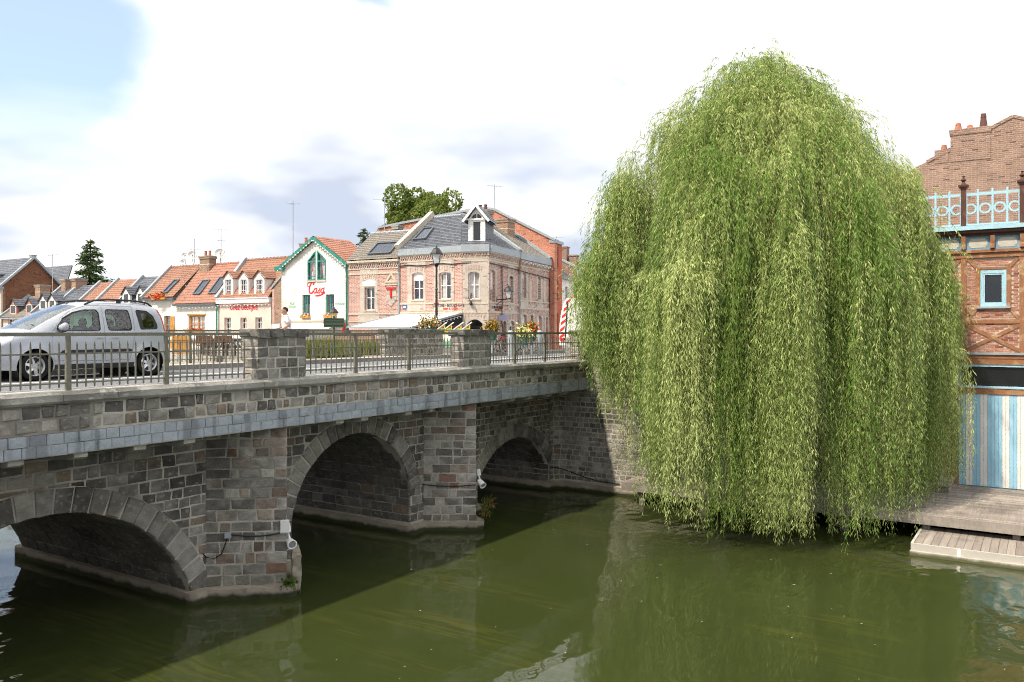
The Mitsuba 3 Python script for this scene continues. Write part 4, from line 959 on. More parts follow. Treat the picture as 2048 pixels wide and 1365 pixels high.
L_, A_, Rr = f(ua - .12, ve + .02, .18), f(um, va + .18, .18), f(ub_ + .05, ve + .06, .18)
back = lambda p, k: p + np.array([*(DT * k), 0])
roof(pz, [Rr, back(Rr, rb), back(A_, rb), A_], TILE, .2, .24, .022, ridge=None)
roof(pz, [L_, back(L_, rb), back(A_, rb), A_], TILE, .2, .24, .022)
roof(pz, [f(um, ve + .2, -2.1), f(ub_ + 2.4, ve + .2, -2.1), f(ub_ + 2.4, va + .12, -4.3), f(um, va + .12, -4.3)], TILE, .2, .24, .022, ridge=TILE)
for p, q in ((L_, A_), (A_, Rr)):
    MB().bar(p + [0, 0, -.10], q + [0, 0, -.10], .05, .20, (0, 0, 1)).build('bargeboard', GREENP, pz)
    bulbs(pz, [p + (q - p) * t + [0, 0, -.18] - np.array([*(DT * .06), 0]) for t in np.linspace(.02, .98, 14)])
MB().box(f, ua - .35, ua + .28, ve - .16, ve + .10, -.2, .25).build('eave_box', GREENP, pz); MB().box(f, ub_ - .28, ub_ + .06, ve - .13, ve + .10, -.2, .23).build('eave_box', GREENP, pz)
MB().tube([f(ub_ - .03, v, .09) for v in (0, 1, 2.5, ve)], .05, 6).build('downpipe', GREENP, pz)
MB().box(f, u_at(f, 582), u_at(f, 691), v_at(f, um, 643), v_at(f, um, 640.5), 0, .10).build('shop_cornice', STONEC, pz)
MB().add([f(u_at(f, 582), v_at(f, um, 658), 1.0), f(u_at(f, 682), v_at(f, um, 658), 1.0), f(u_at(f, 682), v_at(f, um, 648), .02), f(u_at(f, 582), v_at(f, um, 648), .02)], [[0, 1, 2, 3]]).build('awning', mat('awning_cloth', (.62, .60, .57), .9, .1), pz)
MB().box(f, u_at(f, 684), u_at(f, 691), .6, v_at(f, um, 646), .0, .02).build('red_door_panel', REDP, pz)
def script(parent, f, pts_list, m, w, name='lettering', d=.02):
    g = unary_union([LineString(p).buffer(ww, cap_style=1, quad_segs=3) for p, ww in pts_list]); return MB().prism(g, f, .0, d).build(name, m, parent)
def curve(*p, n=8):
    p = np.array(p, float); out = []
    q = np.vstack([2 * p[0] - p[1], p, 2 * p[-1] - p[-2]])
    for i in range(1, len(q) - 2):
        for t in np.linspace(0, 1, n, endpoint=False):
            out.append(.5 * ((2 * q[i]) + (-q[i - 1] + q[i + 1]) * t + (2 * q[i - 1] - 5 * q[i] + 4 * q[i + 1] - q[i + 2]) * t * t + (-q[i - 1] + 3 * q[i] - 3 * q[i + 1] + q[i + 2]) * t ** 3))
    return [tuple(x) for x in out] + [tuple(p[-1])]
SIGNR = mat('sign_red', (.60, .03, .045), .6, .2); SIGNG = mat('sign_green', (.16, .42, .26), .7, .1)
def sl(x, y, s=.22): return (x + s * y, y)
def casa():
    u0, v0 = u_at(f, 616), v_at(f, um, 587); k = (u_at(f, 655) - u0) / 4.35
    def L(dx, pts): return [(u0 + k * (sl(dx + x, y)[0]), v0 + k * y) for x, y in curve(*pts)]
    a_ = [(.62, .62), (.42, .78), (.14, .70), (.05, .35), (.18, .05), (.42, .08), (.60, .40)]; a2 = [(.63, .80), (.58, .40), (.62, .08), (.80, .10)]
    s_ = [(.0, .15), (.28, .55), (.42, .82), (.40, .55), (.52, .28), (.40, .02), (.12, .05)]
    w = .075 * k
    return [(L(0, [(.22, 1.25), (-.18, 1.12), (-.42, 1.38), (-.25, 1.68), (.15, 1.74), (.55, 1.62)]), w * .7), (L(0, [(.92, 1.42), (1.02, 1.68), (.80, 1.86), (.45, 1.66), (.18, 1.05), (.20, .45), (.50, .05), (.88, .06), (1.18, .35)]), w * 1.5),
            (L(1.25, a_), w), (L(1.25, a2), w), (L(2.15, s_), w), (L(2.85, a_), w), (L(2.85, a2), w),
            (L(1.7, [(.0, -.42), (.7, -.36), (1.5, -.22), (2.0, .05), (1.75, .25)]), w * 1.1), (L(1.7, [(.3, -.42), (.9, -.38), (1.5, -.22), (1.9, .0)]), w * 1.5)]
script(pz, f, casa(), SIGNR, 0, 'casa_lettering')
def words(parent, f, text, u, v, h, m, slant=0.0, name='lettering', d=.012, stretch=1.0, bold=False, w0=.002):
    t = meshkit.text_mesh(text, h, d, bold=bold); V = np.array(t.vertices)
    return put(name, f(u + stretch * V[:, 0] + slant * V[:, 1], v + V[:, 1], w0 + V[:, 2]), t.faces, m, parent)
words(pz, f, 'Bar', u_at(f, 579), v_at(f, ua, 611), .20, SIGNG, .3); words(pz, f, 'Resto', u_at(f, 577), v_at(f, ua, 617), .17, SIGNG, .3); words(pz, f, 'Pizzeria', u_at(f, 670), v_at(f, ub_, 610), .145, SIGNG, .3)
cm = bt(f, u_at(f, 596), -1.6)
chimney(pz, (27.0 + 1.9, cm[1] + 1.35), .50, .50, 8, v_at(f, ua, 482) + G0, 1, OLDB)

# ------------------------------------------------ the pale pink restaurant with three dormers
def row_house(T, m0, m1, z_e, z_r, wallm, roofm, label, cat='house', tw=.2, th=.24, amp=.02, rb=2.1, group=None, name='row_house', ridge=True, left_rake=True, rake_m=None):
    f = fr(T); k = thing(name, label, cat, group); a, b = -m1, -m0
    P = [B(T - .22, m1, z_e), B(T - .22, m0, z_e), B(T + rb, m0, z_r), B(T + rb, m1, z_r)]
    roof(k, P, roofm, tw, th, amp, ridge=(roofm if ridge else None))
    roof(k, [B(T + 2 * rb + .2, m0, z_e), B(T + 2 * rb + .2, m1, z_e), B(T + rb, m1, z_r), B(T + rb, m0, z_r)], roofm, tw, th, amp, name='rear_roof')
    for m in (m0, m1):
        MB().prism(Polygon([(T + .02, G0), (T + 2 * rb, G0), (T + 2 * rb, z_e - .15), (T + rb, z_r - .12), (T + .02, z_e - .15)]), lambda u, v, w, m=m: B(u, m + w, v), -.12 if m == m1 else .0, -.0 if m == m1 else .12).build('side_wall', wallm, k)
    if rake_m: 
        for m in ((m1,) if left_rake else (m0,)): MB().bar(B(T - .3, m, z_e + .02), B(T + rb, m, z_r + .12), .22, .22).build('rake_coping', rake_m, k)
    return k, f, a, b, P
k, f, a, b, P = row_house(27.5, 27.35, 32.2, 7.22, 9.85, PINKPL, TILEB, 'pale pink restaurant front with three white roof dormers and red sign', 'building', name='restaurant', tw=.17, th=.2, amp=.0)
vE = 7.22 - G0
WG = [rect(f, 448.5, 462, 635.5, 700), rect(f, 480.5, 493, 635.5, 700), rect(f, 510.5, 524, 635, 700)]
wall(k, f, sbox(a, 0, b, vE - .05), PINKPL, [sbox(r[0], r[2], r[1], r[3]) for r in WG])
for r in WG: window(k, f, (r[0], r[1], r[2], r[3]), trans=(), mull=0, grid=(2, 6), rec=.16, curtain=(CURT, [(.45, .95, 0, 1)]))
MB().box(f, a - .1, b + .02, vE - .30, vE - .02, -.1, .22).box(f, a - .1, b + .02, vE - .02, vE + .03, -.1, .28).build('cornice', WFRAME, k)
bulbs(k, [f(u, vE - .38 - .04 * (i % 2), .16) for i, u in enumerate(np.linspace(a, b, 16))])
words(k, f, 'Chez Georges', u_at(f, 460), v_at(f, u_at(f, 485), 620), .36, SIGNR, .05, stretch=.78, bold=True)
for px0, px1, s in ((447.5, 466, 0), (478, 497, 1), (508.5, 529, 2)):
    r = rect(f, px0, px1, 587.5, 555); u0, u1 = r[0], r[1]; zt, zb = v_at(f, u0, 556), vE + .03; za = v_at(f, u0, 545 - s * .8)
    dep = 1.5; w0 = .02
    dk = k
    O = Polygon([(u0, zb), (u1, zb), (u1, zt), ((u0 + u1) / 2, za), (u0, zt)]); wr = (u0 + .16, u1 - .16, zb + .14, zt - .12)
    d_ = MB().prism(O.difference(sbox(wr[0], wr[2], wr[1], wr[3])), f, -.12, w0).build('dormer', WFRAME, k)
    window(d_, f, wr, mull=0, trans=(), grid=(3, 3), rec=.05, name='window') if False else None
    inn = sbox(wr[0] + .04, wr[2] + .04, wr[1] - .04, wr[3] - .04); bars = unary_union([sbox(wr[0] + (wr[1] - wr[0]) * i / 3 - .014, wr[2], wr[0] + (wr[1] - wr[0]) * i / 3 + .014, wr[3]) for i in (1, 2)] + [sbox(wr[0], wr[2] + (wr[3] - wr[2]) * i / 3 - .014, wr[1], wr[2] + (wr[3] - wr[2]) * i / 3 + .014) for i in (1, 2)])
    MB().prism(sbox(wr[0], wr[2], wr[1], wr[3]).difference(inn.difference(bars)), f, -.10, -.05).build('sash', WFRAME, d_); MB().prism(inn, f, -.09, -.084).build('pane', GLASSD, d_)
    MB().prism(Polygon([(w0 - .01, zb), (w0 - .01, zt), (-dep, zt), ]), lambda q, v, w: f(u1 - .01 + 0 * q + w, v, q), -.03, 0).prism(Polygon([(w0 - .01, zb), (w0 - .01, zt), (-dep, zt)]), lambda q, v, w: f(u0 + .01 + 0 * q + w, v, q), 0, .03).build('cheek', PLASTER, d_)
    um2 = (u0 + u1) / 2; db = -1.75
    for e in (u0 - .08, u1 + .08):
        roof(d_, [f(e, zt - .05, .10), f(e, zt - .05, db), f(um2, za + .06, db - .2), f(um2, za + .06, .10)], TILEB, .16, .17, .0, name='dormer_roof')
fbk = fr(27.46)
ue0, ue1 = u_at(fbk, 545), u_at(fbk, 563)
wall(k, fbk, Polygon([(ue0, 0), (ue1 + .1, 0), (ue1 + .1, v_at(fbk, ue1, 552)), (ue0, v_at(fbk, ue0, 579))]), OLDB, name='brick_end', depth=.5)
MB().box(fbk, ue0, ue0 + .22, 0, v_at(fbk, ue0, 579), -.4, .03).build('brick_quoin', REDB, k)
MB().bar(fbk(ue0 - .12, v_at(fbk, ue0, 578), -.1), fbk(ue1 + .15, v_at(fbk, ue1, 552) + .06, -.1), .35, .10).build('rake_coping', ZINC, k)
MB().bar(B(27.25, 32.2, 7.25), B(29.6, 32.2, 10.0), .26, .26).build('rake_coping', ZINC, k)
# ------------------------------------------------ two cream houses with skylights
k, f, a, b, P = row_house(27.5, 32.3, 36.7, 6.98, 9.72, PLASTER, TILE, 'cream house with two roof windows in its orange roof and ochre shutters', name='row_house', rake_m=None)
WH = rect(f, 377, 410, 631, 690)
wall(k, f, sbox(a, 0, b, 6.98 - G0 - .05), PLASTER, [sbox(WH[0], WH[2], WH[1], WH[3])])
window(k, f, WH, fm=OCHREP, mull=1, trans=(.7,), fw=.10, grid=(4, 4), curtain=(CURT, [(.08, .45, 0, 1), (.55, .92, 0, 1)]))
MB().box(f, WH[0] - .1, WH[1] + .1, WH[3] + .01, WH[3] + .09, -.1, .06).build('lintel', OCHREP, k)
MB().box(f, a, b, 2.80, 2.92, -.1, .30).build('gutter', mat_frame, k); bulbs(k, [f(u, 2.70 - .04 * (i % 2), .2) for i, u in enumerate(np.linspace(a, b, 14))])
MB().tube([f(b - .06, v, .1) for v in (0, 1.5, 2.8)], .045, 6).build('downpipe', GREENP, k)
skylight(k, P, (.34, .50, .22, .56)); skylight(k, P, (.70, .88, .22, .62))
MB().box(f, WH[0], WH[1], .95, 1.12, .02, .25).build('flower_box', OCHREP, k); flowers(k, f((WH[0] + WH[1]) / 2, 1.22, .15), (.62, .2, .12), 140, ((FLOWR, 'flower', .8), (PLANTG, 'leaf', .4)), seed=9)
chimney(k, (29.4, 35.9), 1.05, .55, 8.4, 10.32, 2, OLDB)
k, f, a, b, P = row_house(27.5, 36.7, 40.2, 7.46, 9.72, PLASTER, TILEB, 'cream house with red geraniums under the eaves and one small roof window', name='row_house', rake_m=ZINC, tw=.2, th=.2)
WH = rect(f, 328, 341, 632, 690)
wall(k, f, sbox(a, 0, b, 7.46 - G0 - .05), PLASTER, [sbox(WH[0], WH[2], WH[1], WH[3])])
window(k, f, WH, fm=OCHREP, mull=0, trans=(.7,))
sh = rect(f, 341, 349.5, 633, 700); MB().box(f, sh[0], sh[1], sh[2], sh[3], .01, .05).build('shutter', OCHREP, k)
MB().bar(f(sh[0], sh[2] + .5, .055), f(sh[1], sh[3] - .7, .055), .03, .09).box(f, sh[0], sh[1], sh[3] - .65, sh[3] - .55, .05, .07).box(f, sh[0], sh[1], sh[2] + .5, sh[2] + .6, .05, .07).build('shutter_brace', OCHREP, k)
skylight(k, P, (.58, .72, .12, .52))
MB().box(f, a, b, 3.22, 3.36, -.1, .26).build('gutter', mat_frame, k)
fc = rect(f, 313, 340, 589, 600)
kf = thing('flower_box', 'overflowing box of red geraniums under the eaves of the cream house', 'flower box')
MB().box(f, fc[0], fc[1], fc[2] + .0, fc[2] + .14, .18, .42).build('box', OCHREP, kf); flowers(kf, f((fc[0] + fc[1]) / 2, fc[2] + .22, .32), (.55, .3, .22), 330, ((FLOWR, 'flowers', .85), (PLANTG, 'leaves', .2)), size=.07, seed=11)
# ------------------------------------------------ the row further off
spec = [(40.2, 43.6, 6.85, 9.15, SLATE, 'grey slate roofed row house with small slate dormers, right of the red roofs'), (43.6, 46.7, 6.8, 9.05, TILEB, 'row house with a red tiled roof, right hand one of two above the van'),
        (46.7, 49.1, 6.75, 8.9, TILEB, 'row house with a red tiled roof, left hand one of two above the van'), (49.1, 52.0, 6.7, 8.78, SLATE, 'slate roofed row house next to the paired brick chimneys'),
        (52.0, 54.6, 6.6, 8.7, SLATE, 'narrow slate roofed row house carrying paired brick chimneys'), (54.6, 59.6, 6.3, 8.1, SLATEO, 'low row house with brown roof and brick dormers beside the big gable')]
for i, (m0, m1, ze, zr, rm, lab) in enumerate(spec):
    k, f, a, b, P = row_house(27.5, m0, m1, ze, zr, PINKPL if i % 2 else PLASTER, rm, lab, name='row_house', rake_m=ZINC, tw=.2, th=.22, amp=.02 if rm is TILEB else 0, ridge=False)
    n = 2 if i in (0, 5, 3) else 1
    w = (b - a) / n; ops = []
    for j in range(n): ops.append((a + w * j + w * .3, a + w * j + w * .68, .9, 2.1))
    wall(k, f, sbox(a, 0, b, ze - G0 - .05), PINKPL if i % 2 else PLASTER, [sbox(o[0], o[2], o[1], o[3]) for o in ops])
    for o in ops: window(k, f, o, gl=GLASSD)
    MB().box(f, a, b, ze - G0 - .12, ze - G0 - .02, -.1, .25).build('gutter', ZINC, k)
    if i in (0, 4, 5):
        for j in range(2):
            u0 = a + (b - a) * (.18 + .5 * j); u1 = u0 + (.95 if i == 0 else 1.1); zb, zt, za = ze - G0 + .25, ze - G0 + .95, ze - G0 + 1.45
            cm_ = ORANGEB if i == 5 else PLASTER
            d_ = MB().prism(Polygon([(u0, zb), (u1, zb), (u1, zt), ((u0 + u1) / 2, za), (u0, zt)]), f, -.2, -.06).build('dormer', cm_, k)
            MB().box(f, u0 + .22, u1 - .22, zb + .1, zt, -.06, -.04).build('pane', GLASSD, d_); MB().box(f, u0 + .16, u1 - .16, zb + .06, zt + .05, -.059, -.052).build('frame', WFRAME, d_)
            MB().box(f, u1 - .06, u1 - .005, zb, zt - .02, -1.5, -.2).box(f, u0 + .005, u0 + .06, zb, zt - .02, -1.5, -.2).build('cheek', SLATE, d_)
            for e in (u0 - .1, u1 + .1): roof(d_, [f(e, zt - .06, .02), f(e, zt - .06, -1.6), f((u0 + u1) / 2, za + .05, -1.7), f((u0 + u1) / 2, za + .05, .02)], rm if i == 0 else SLATE, .2, .2, 0, name='dormer_roof')
    if i == 4: chimney(k, (29.6, 52.1), .62, .9, 7.6, 9.35, 0, OLDB, bands=False); chimney(k, (29.6, 53.6), .62, .9, 7.6, 9.35, 0, OLDB, bands=False)
    if i == 5: chimney(k, (29.0, 56.4), .75, .8, 7.0, 8.95, 0, OLDB)
# the big gable at the left edge, its shade painted into the brick colour
k = thing('brick_house', 'tall brick gable house with slate roof and shade painted dark brown into its gable, at the left edge behind the van', 'house')
gp = Polygon([(27.5, 4), (32.6, 4), (32.6, 8.7), (30.05, 11.35), (27.5, 8.8)])
def fgm(u, v, w): return B(u, 59.9 - w, v)
def putuv(name, poly, f, w0, w1, m, parent): return MB().prism(poly, f, w0, w1).build(name, m, parent)
putuv('gable_wall', gp, fgm, -.3, 0, SHADEB, k)
roof(k, [B(27.2, 75, 8.75), B(27.2, 59.7, 8.75), B(30.05, 59.7, 11.45), B(30.05, 75, 11.45)], SLATE, .25, .25, 0)
roof(k, [B(32.9, 59.7, 8.65), B(32.9, 75, 8.65), B(30.05, 75, 11.45), B(30.05, 59.7, 11.45)], SLATE, .25, .25, 0, name='rear_roof')
ff = fr(27.5); wall(k, ff, sbox(-75, 0, -59.9, 4.7), REDB); MB().box(ff, -60.2, -59.88, 0, 4.7, -.1, .03).build('quoin', STONEC, k); MB().box(ff, -75, -59.7, 4.62, 4.78, -.1, .35).build('gutter', ZINC, k)
MB().bar(B(27.15, 59.78, 8.72), B(30.05, 59.78, 11.45), .25, .16).bar(B(30.05, 59.78, 11.45), B(32.8, 59.78, 8.75), .25, .16).build('rake_coping', ZINC, k)
chimney(k, (30.05, 59.95), .25, .3, 11.3, 11.65, 0, CONC, bands=False)
d_ = MB().box(lambda u, v, w: B(28.2 + w, 62.6 - u, v), 0, 1.2, 9.0, 9.95, 0, 2).build('dormer', SLATE, k); MB().box(lambda u, v, w: B(28.1 + w, 62.6 - u, v), -.15, 1.35, 9.95, 10.05, -.2, 2.2).build('dormer_roof', ZINC, d_)
k = thing('slate_house', 'dark slate roof rising behind the brick gable painted dark for shade', 'house')
roof(k, [B(33.5, 70, 8.6), B(33.5, 61.5, 8.6), B(36.0, 64.5, 11.4), B(36.0, 70, 11.4)], SLATE, .25, .25, 0)
MB().box(B, 33.7, 38, 61.7, 70, 4, 8.6).build('wall', SHADEB, k)
# ================================================================ the corner restaurant and the street beyond
pA, pB, pC, pD = (np.array(q) * .9344 for q in ([-9.70, 49.15], [-6.43, 47.40], [-2.67, 45.0], [-1.27, 44.75]))
dS = np.array([.371, .9286]); pE, pF = pD + dS * 4.08, pD + dS * 9.25
bS = np.array([-.9286, .371])
def voussoir_arch(parent, f, a, b, v, rise, m=REDB, h=.24, n=13):
    """A flat brick arch over an opening: alternate bricks proud."""
    x = np.linspace(a - .12, b + .12, n + 1); c = (a + b) / 2; hw = (b - a) / 2 + .12
    for i in range(n):
        if i % 2: continue
        t0, t1 = [(q - c) / hw for q in (x[i] + .012, x[i + 1] - .012)]
        y = lambda t: v + rise * (1 - t * t)
        MB().prism(Polygon([(c + hw * t0, y(t0)), (c + hw * t1, y(t1)), (c + hw * t1 * 1.10, y(t1) + h), (c + hw * t0 * 1.10, y(t0) + h)]), f, .0, .045).build('arch_brick', m, parent)
def cornice(parent, f, a, b, v, h=.5):
    """Corbelled brick cornice: a cream band, red dentils, a moulding."""
    k = MB().box(f, a, b, v, v + .07, -.1, .05).box(f, a, b, v + .30, v + .36, -.1, .12).build('cornice', STONEC, parent)
    u, i = a + .04, 0
    while u < b - .06:
        MB().box(f, u, u + .075, v + .07, v + .18, 0, .07).box(f, u + .07, u + .145, v + .18, v + .30, 0, .10).build('dentil', REDB if i % 2 else CREAMB, k); u += .15; i += 1
    return k
def corner_facade(parent, f, L, vtop, panels, wins, bands, base=REDB):
    wall(parent, f, sbox(0, 0, L, vtop), base, [arch_rect(*w[:4], w[4]) for w in wins])
    holes_ = unary_union([arch_rect(*w[:4], w[4]).buffer(.001) for w in wins]) if wins else None
    for p in panels:
        q = sbox(p[0], p[2], p[1], p[3]); q = q.difference(holes_) if holes_ is not None else q
        MB().prism(q, f, -.02, .025).build('cream_panel', CREAMB, parent)
    for v in bands:
        q = sbox(0, v - .045, L, v + .045); q = q.difference(holes_) if holes_ is not None else q
        MB().prism(q, f, -.02, .05).build('string_course', STONEC, parent)
# --- low wing with the red T
k = thing('brick_house', 'low red brick wing with a red T emblem and an old grey slate roof', 'house')
f = fl(pA, pB); L = f.length; vt = 9.01 - G0
w1 = rect(f, 729.5, 749.5, 575, 621); w1 = (w1[0], w1[1], w1[2], w1[3])
corner_facade(k, f, L, vt, [(w1[0] - .32, w1[1] + .22, 2.2, vt - .1), (w1[0] - .45, w1[1] + .32, 1.55, 2.2)], [(*w1, .0)], [v_at(f, 2, 547), v_at(f, 2, 628), v_at(f, 1.5, 643)])
window(k, f, w1, trans=(.55,), sill=STONEC, curtain=None)
MB().prism(arch_rect(w1[0] - .10, w1[1] + .08, w1[3] + .06, w1[3] + .40, .12), f, .02, .05).build('lintel', WFRAME, k)
voussoir_arch(k, f, w1[0], w1[1], w1[3] + .42, .10)
cornice(k, f, 0, L - .02, vt - .46)
MB().box(f, 0, L, vt - .09, vt + .02, -.1, .2).build('gutter', STONEC, k)
bp = lambda p, n: np.array([*p, n])
n1 = np.array([.444, .896]) * 2.15
P = [bp(pA - [.09, .18], 9.05), bp(pB - [.09, .18], 9.05), bp(pB + n1, 10.8), bp(pA + n1, 10.8)]
roof(k, P, SLATEO, .2, .2, 0, ridge=ZINC); skylight(k, P, (.36, .78, .16, .54))
MB().prism(Polygon([(0, 5), (0, 9.03), (2.15, 10.75), (4.3, 9.03), (4.3, 5)]), lambda u, v, w: np.stack([pA[0] + .444 * u + w * .896, pA[1] + .896 * u - w * .444, v + 0 * u], -1), 0, .2).build('side_wall', REDB, k)
ut = u_at(f, 783); tp = [(ut - .45, v_at(f, ut, 568)), (ut + .42, v_at(f, ut, 568)), (ut + .42, v_at(f, ut, 571)), (ut - .45, v_at(f, ut, 571))]
kt = MB().prism(Polygon(tp), f, 0, .07).build('niche_frame', STONEC, k)
v0 = v_at(f, ut, 567)
MB().prism(Polygon([(ut - .42, v0 + .03), (ut + .40, v0 + .03), (ut, v0 + .62)]).difference(Polygon([(ut - .24, v0 + .13), (ut + .22, v0 + .13), (ut, v0 + .45)])), f, 0, .06).build('pediment', STONEC, kt)
MB().prism(sbox(ut - .33, v_at(f, ut, 600), ut + .32, v_at(f, ut, 572)), f, -.02, .02).prism(Polygon([(ut - .36, v_at(f, ut, 601)), (ut + .34, v_at(f, ut, 601)), (ut, v_at(f, ut, 613))]), f, 0, .04).build('niche', CREAMB, kt)
em = MB().box(f, ut - .31, ut + .30, v_at(f, ut, 579), v_at(f, ut, 575), .02, .10).box(f, ut - .055, ut + .045, v_at(f, ut, 596), v_at(f, ut, 579), .02, .08).build('t_emblem', REDP, k)
MB().tube([f(L - .02, v, .08) for v in (1.0, 2, 3.5, vt)], .05, 6).build('downpipe', ZINC, k)
chimney(k, (29.6, bt(f, 1.1)[1]), .4, .4, 10.2, 11.25, 0, CONC, bands=False)
# --- the corner house
ch = thing('corner_restaurant', 'red and cream brick corner restaurant with slate roof, white windows and a corner dormer', 'building')
ZT = 9.33
f = fl(pB, pC); L = f.length; vt = ZT - G0
wa = rect(f, 824.5, 847, 545, 600); wb = rect(f, 878, 902, 544, 598.5)
up = lambda px: u_at(f, px)
corner_facade(ch, f, L, vt, [(up(815), up(852), 2.15, vt - .15), (up(868), up(908.5), 2.15, vt - .15)], [(*wa, .10), (*wb, .10)], [v_at(f, 2, 521), v_at(f, 2, 607), v_at(f, 2, 625.5)])
window(ch, f, wa, .10, trans=(.42,), blind=(wa[3] - wa[2]) * .30, sill=STONEC); window(ch, f, wb, .10, trans=(.5,), sill=STONEC, curtain=(CURT, [(.08, .46, .02, .9)]))
for w in (wa, wb): voussoir_arch(ch, f, w[0], w[1], w[3] + .02, .08)
cornice(ch, f, 0, L, vt - .50); MB().box(f, 0, L + .05, vt - .14, vt + .22, -.1, .17).build('gutter', ZINC, ch)
words(ch, f, 'LE TIRE-BOUCHON', up(866), v_at(f, up(885), 614.5), .15, BLACKM, stretch=1.02, w0=.03); words(ch, f, 'BAR À VINS', up(887), v_at(f, up(895), 620.5), .12, SIGNR, w0=.03)
MB().box(f, up(869), up(879), v_at(f, up(874), 608.5), v_at(f, up(874), 606), .0, .06).build('corkscrew_handle', SIGNR, ch)
pl = MB().box(f, up(806), up(815), v_at(f, up(810), 618), v_at(f, up(810), 611), .03, .05).build('street_plate', mat('enamel_blue', (.04, .13, .42), .3, .5), ch)
MB().box(f, up(808), up(813), v_at(f, up(810), 616), v_at(f, up(810), 613), .05, .055).build('plate_lettering', WFRAME, pl)
f2 = fl(pC, pD); L2 = f2.length; wc = rect(f2, 936.5, 959, 543.5, 598.5); wd = rect(f2, 934.5, 965, 639, 690)
corner_facade(ch, f2, L2, vt, [(0, L2, 0, vt - .1)], [(*wc, .10), (*wd, .22)], [v_at(f2, .7, 607), v_at(f2, .7, 625.5), v_at(f2, .7, 521)])
window(ch, f2, wc, .10, trans=(.52,), sill=STONEC, curtain=(CURT, [(.05, .45, 0, 1), (.55, .95, 0, 1)])); window(ch, f2, wd, .22, fm=BLACKM, mull=0, trans=(.7,), gl=GLASSD, rec=.2)
voussoir_arch(ch, f2, wc[0], wc[1], wc[3] + .02, .08); voussoir_arch(ch, f2, wd[0], wd[1], wd[3] + .02, .14)
cornice(ch, f2, -.02, L2 + .02, vt - .50); MB().box(f2, -.06, L2 + .06, vt - .14, vt + .22, -.1, .175).build('gutter', ZINC, ch)
f3 = fl(pD, pE); L3 = f3.length
def side_windows(par, f, specs, red, L, bands, vt, door=None):
    wins = [(*rect(f, *s[:4]), s[4]) for s in specs]
    corner_facade(par, f, L, vt, [(w[0] - .25, w[1] + .25, max(0, w[2] - .75), min(vt - .2, w[3] + .55)) for w in wins], wins, bands)
    for w, s in zip(wins, specs):
        window(par, f, w[:4], w[4], fm=s[5], trans=(.55,) if s[5] is not CREAMB else (), mull=1 if w[1] - w[0] > .7 else 0, gl=s[6], blind=s[7], sill=STONEC if w[2] > 1 else None, rec=.16)
        voussoir_arch(par, f, w[0], w[1], w[3] + .02, .07, n=9)
side_windows(ch, f3, [(980.5, 990, 540, 604, .12, WFRAME, GLASSD, 1.0), (1018, 1026, 552, 606, .12, WFRAME, GLASSD, 0), (980, 993, 640, 690, .15, BLACKM, GLASSD, 0), (1005.5, 1012, 642, 700, .12, WFRAME, GLASSD, 0), (1018.5, 1029, 642, 700, .2, WFRAME, GLASSD, .3)], None, L3, [v_at(f3, 1, 607), v_at(f3, 1, 625), v_at(f3, 1, 524)], vt)
cornice(ch, f3, .02, L3, vt - .50); MB().box(f3, 0, L3, vt - .14, vt + .22, -.1, .17).build('gutter', ZINC, ch)
MB().box(f3, -.02, .18, 0, vt - .5, -.05, .035).build('quoin', REDB, ch); MB().box(f, L - .34, L, .0, vt - .5, -.05, .036).build('quoin', REDB, ch)
MB().tube([f3(u, v, .07) for u, v in ((1.66, 0.2), (1.75, 1.2), (1.6, 1.6), (1.66, 3.0), (1.6, vt - .75))], .03, 5).build('cable', BLACKM, ch)
MB().tube([f(u, vt - .70 + .04 * math.sin(u * 3), .06) for u in np.linspace(0, L, 8)] + [f3(u, vt - .72 - .02 * u, .06) for u in np.linspace(.1, L3, 8)], .03, 5).build('cable', BLACKM, ch)
words(ch, f3, 'LE TIRE-BOUCHON', .35, v_at(f3, .8, 617.5), .13, BLACKM, stretch=.75, w0=.03); words(ch, f3, 'BAR À VINS', .75, v_at(f3, .8, 622), .10, SIGNR, stretch=.8, w0=.03)
sg = rect(f3, 996, 1003, 631, 641.5); MB().box(f3, sg[0], sg[0] + .06, sg[2], sg[3], .05, .55).build('projecting_sign', mat('sign_lilac', (.45, .42, .62), .5, .3), ch)
# roof
R1, RB, RE = np.array([-2.738, 45.53, 11.55]), np.array([-4.504, 46.66, 11.55]), np.array([*(pE + bS * 2.8), 11.55])
ez = ZT + .18; o1 = np.array([-.09, -.14]); o3 = np.array([.15, -.06])
eB, eC, eD, eE = bp(pB + o1, ez), bp(pC + o1, ez), bp(pD + o3, ez), bp(pE + o3, ez)
Pm = [eB, eC, R1, RB]; roof(ch, Pm, SLATE, .2, .2, 0, ridge=ZINC); skylight(ch, Pm, (.14, .36, .25, .60))
roof(ch, [eC, eD, R1 + [.03, -.03, 0], R1], SLATE, .2, .2, 0); roof(ch, [eD, eE, RE, R1], SLATE, .2, .2, 0, ridge=ZINC)
roof(ch, [bp(pE + bS * 6.2, ez), bp(pB + np.array([.538, .843]) * 6.0, ez), RB, R1], SLATE, .2, .2, 0, name='rear_roof')
cb = MB().bar(eB + [-.02, -.03, .10], RB + [0, 0, .22], .30, .34).build('rake_coping', STONEC, ch); MB().bar(eE + [0, 0, .10], RE + [0, 0, .15], .45, .14).build('rake_flashing', ZINC, ch)
MB().add([eB - [0, 0, 1.2], eB, RB, RB - [0, 0, 3]], [[0, 1, 2, 3]]).build('party_wall', OLDB, ch); MB().add([eE - [0, 0, 1.2], eE, RE, RE - [0, 0, 3]], [[0, 1, 2, 3]]).build('party_wall', OLDB, ch)
